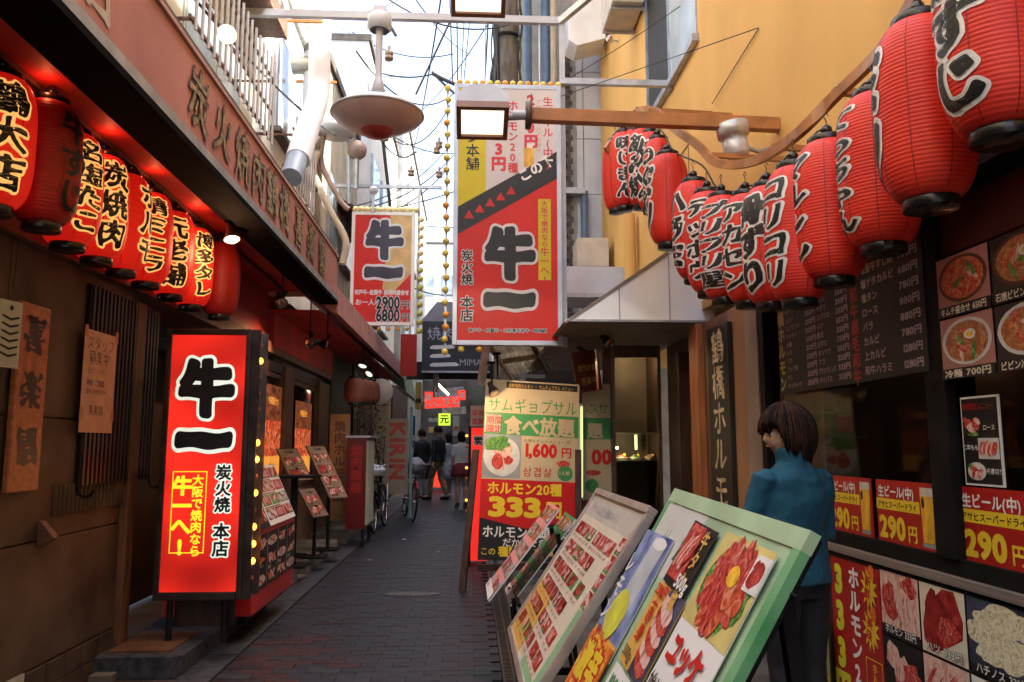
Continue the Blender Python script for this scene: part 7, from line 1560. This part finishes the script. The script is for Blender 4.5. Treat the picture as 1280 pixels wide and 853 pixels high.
    if skirt:
        q = MB(); zt_ = J['pel'].z + .1; vs = []; n = 48
        for j, (f_, r_) in enumerate(((0, .15), (.3, .19), (.65, .21), (1, .235))):
            for i in range(n): a = 2 * PI * i / n; rr_ = r_ * (1 + .06 * f_ * sin(9 * a)); vs.append((rr_ * cos(a), rr_ * .78 * sin(a), zt_ - f_ * skirt[1]))
        q.add(vs, [(j * n + i, j * n + (i + 1) % n, (j + 1) * n + (i + 1) % n, (j + 1) * n + i) for j in range(3) for i in range(n)], skirt[0], True); o = q.build('skirt', t, local=Matrix()); sm_ = o.modifiers.new('thick', 'SOLIDIFY'); sm_.thickness = .006
    if bottom:
        b = MB(); b.tube([J['pel'] + V((0, 0, -.1)), J['pel'] + V((0, 0, .08))], [(.1, .15), (.105, .16)], bottom, 20)
        for S_ in 'LR': b.tube([J['hi' + S_], J['hi' + S_].lerp(J['kn' + S_], .5), J['kn' + S_], J['kn' + S_].lerp(J['an' + S_], .5), J['an' + S_] + V((0, 0, .0))], [.098, .083, .066, .064, .056], bottom, 14)
        fused(b, 'trousers', t, voxel, .012)
    for S_ in 'LR':
        b = MB(); a_, t_ = J['an' + S_], J['to' + S_]; fw = (t_ - a_); fw.z = 0; fw.normalize(); g_ = V((a_.x, a_.y, 0)); up = .05 if heels else 0
        b.tube([g_ - fw * .045 + V((0, 0, .04 + up)), g_ + fw * .03 + V((0, 0, .042 + up * .6)), g_ + fw * .11 + V((0, 0, .034)), g_ + fw * .185 + V((0, 0, .026))], [.038, .045, .043, .028], shoes, 12)
        if heels: b.tube([g_ - fw * .05 + V((0, 0, .08)), g_ - fw * .055 + V((0, 0, .002))], [.02, .008], shoes, 8)
        b.build('shoe', t, local=Matrix())
    return t
teal = ramp_mat('teal_fleece', [(.3, (.005, .055, .1)), (.6, (.008, .08, .135)), (.8, (.013, .1, .17))], 14, .5, rough=.9, bump=.3)
blackcl = M('black_trouser_cloth', (.01, .01, .012), .8, .2, 9); blackl = M('black_leather', (.012, .011, .011), .3, .2, 9)
person('woman with short dark bob in teal fleece jacket standing back turned by the counter', (1.385, 3.42, .018), math.radians(18), 1.48, teal, blackcl, blackl, head_yaw=math.radians(70), collar=True, bob=.085, voxel=.0075, topr=.006, hs=1.04,
       pose=dict(elL=(-.235, .05, 1.12), wrL=(-.15, .24, 1.0), elR=(.2, .0, 1.1), wrR=(.14, .22, 1.02), hea=(-.01, .025, 1.58)))
grey_tr = M('pale_grey_trousers', (.25, .25, .26), .8, .1, 6); khaki = M('khaki_trousers', (.2, .15, .08), .8, .2, 7)
walk = dict(knL=(-.09, .12, .49), anL=(-.09, .16, .09), toL=(-.1, .34, .06), knR=(.09, -.03, .48), anR=(.09, -.2, .12), toR=(.1, -.05, .03), wrL=(-.22, -.02, .86), wrR=(.22, .14, .9))
person('man in black jacket and baggy khaki trousers walking far down the alley', (-.78, 20.0, .012), math.radians(58), 1.79, M('black_jacket', (.015, .016, .02), .7, .2, 6), khaki, blackl, head_yaw=.3, bob=.0, voxel=.014, topr=.015, pose=walk)
person('dark-topped person in pale grey trousers half behind the man with khaki trousers', (-1.2, 20.4, .012), math.radians(40), 1.72, M('black_jacket', (.015, .016, .02), .7, .2, 6), grey_tr, M('reddish_shoe', (.3, .06, .05), .5, .1, 5), head_yaw=.6, bob=.04, voxel=.014, topr=.01)
ptop = M('pale_blue_grey_knit', (.3, .34, .4), .8, .1, 6); wshoe = M('white_shoe', (.7, .7, .7), .5, .05, 5)
person('long-haired woman in pale grey-blue top and skirt looking at her phone in the distance', (-.55, 21.3, .012), math.radians(75), 1.63, ptop, None, wshoe, head_yaw=.0, bob=.13, long_hair=.22, voxel=.014, skirt=(M('pale_blue_grey_skirt', (.32, .38, .45), .8, .1, 5), .56), pose=dict(elL=(-.2, .05, 1.12), wrL=(-.1, .25, 1.18), elR=(.2, .05, 1.12), wrR=(.1, .25, 1.16)))
ph = MB(); ph.box(-.04, .04, -.005, .005, 0, .15, blackl); ph.xf(Matrix.Translation((-.84, 21.4, 1.17))); tag(ph.build('phone'), 'dark phone held by the long-haired woman in grey-blue', 'phone')
person('woman in white blouse, dark red skirt and black heels by the narrow sign box', (-.17, 17.4, .012), math.radians(12), 1.62, M('white_blouse', (.6, .58, .54), .8, .05, 5), None, blackl, head_yaw=.2, bob=.1, voxel=.013, heels=True, skirt=(M('dark_red_skirt', (.2, .02, .025), .7, .1, 5), .3), sleeves=.8)
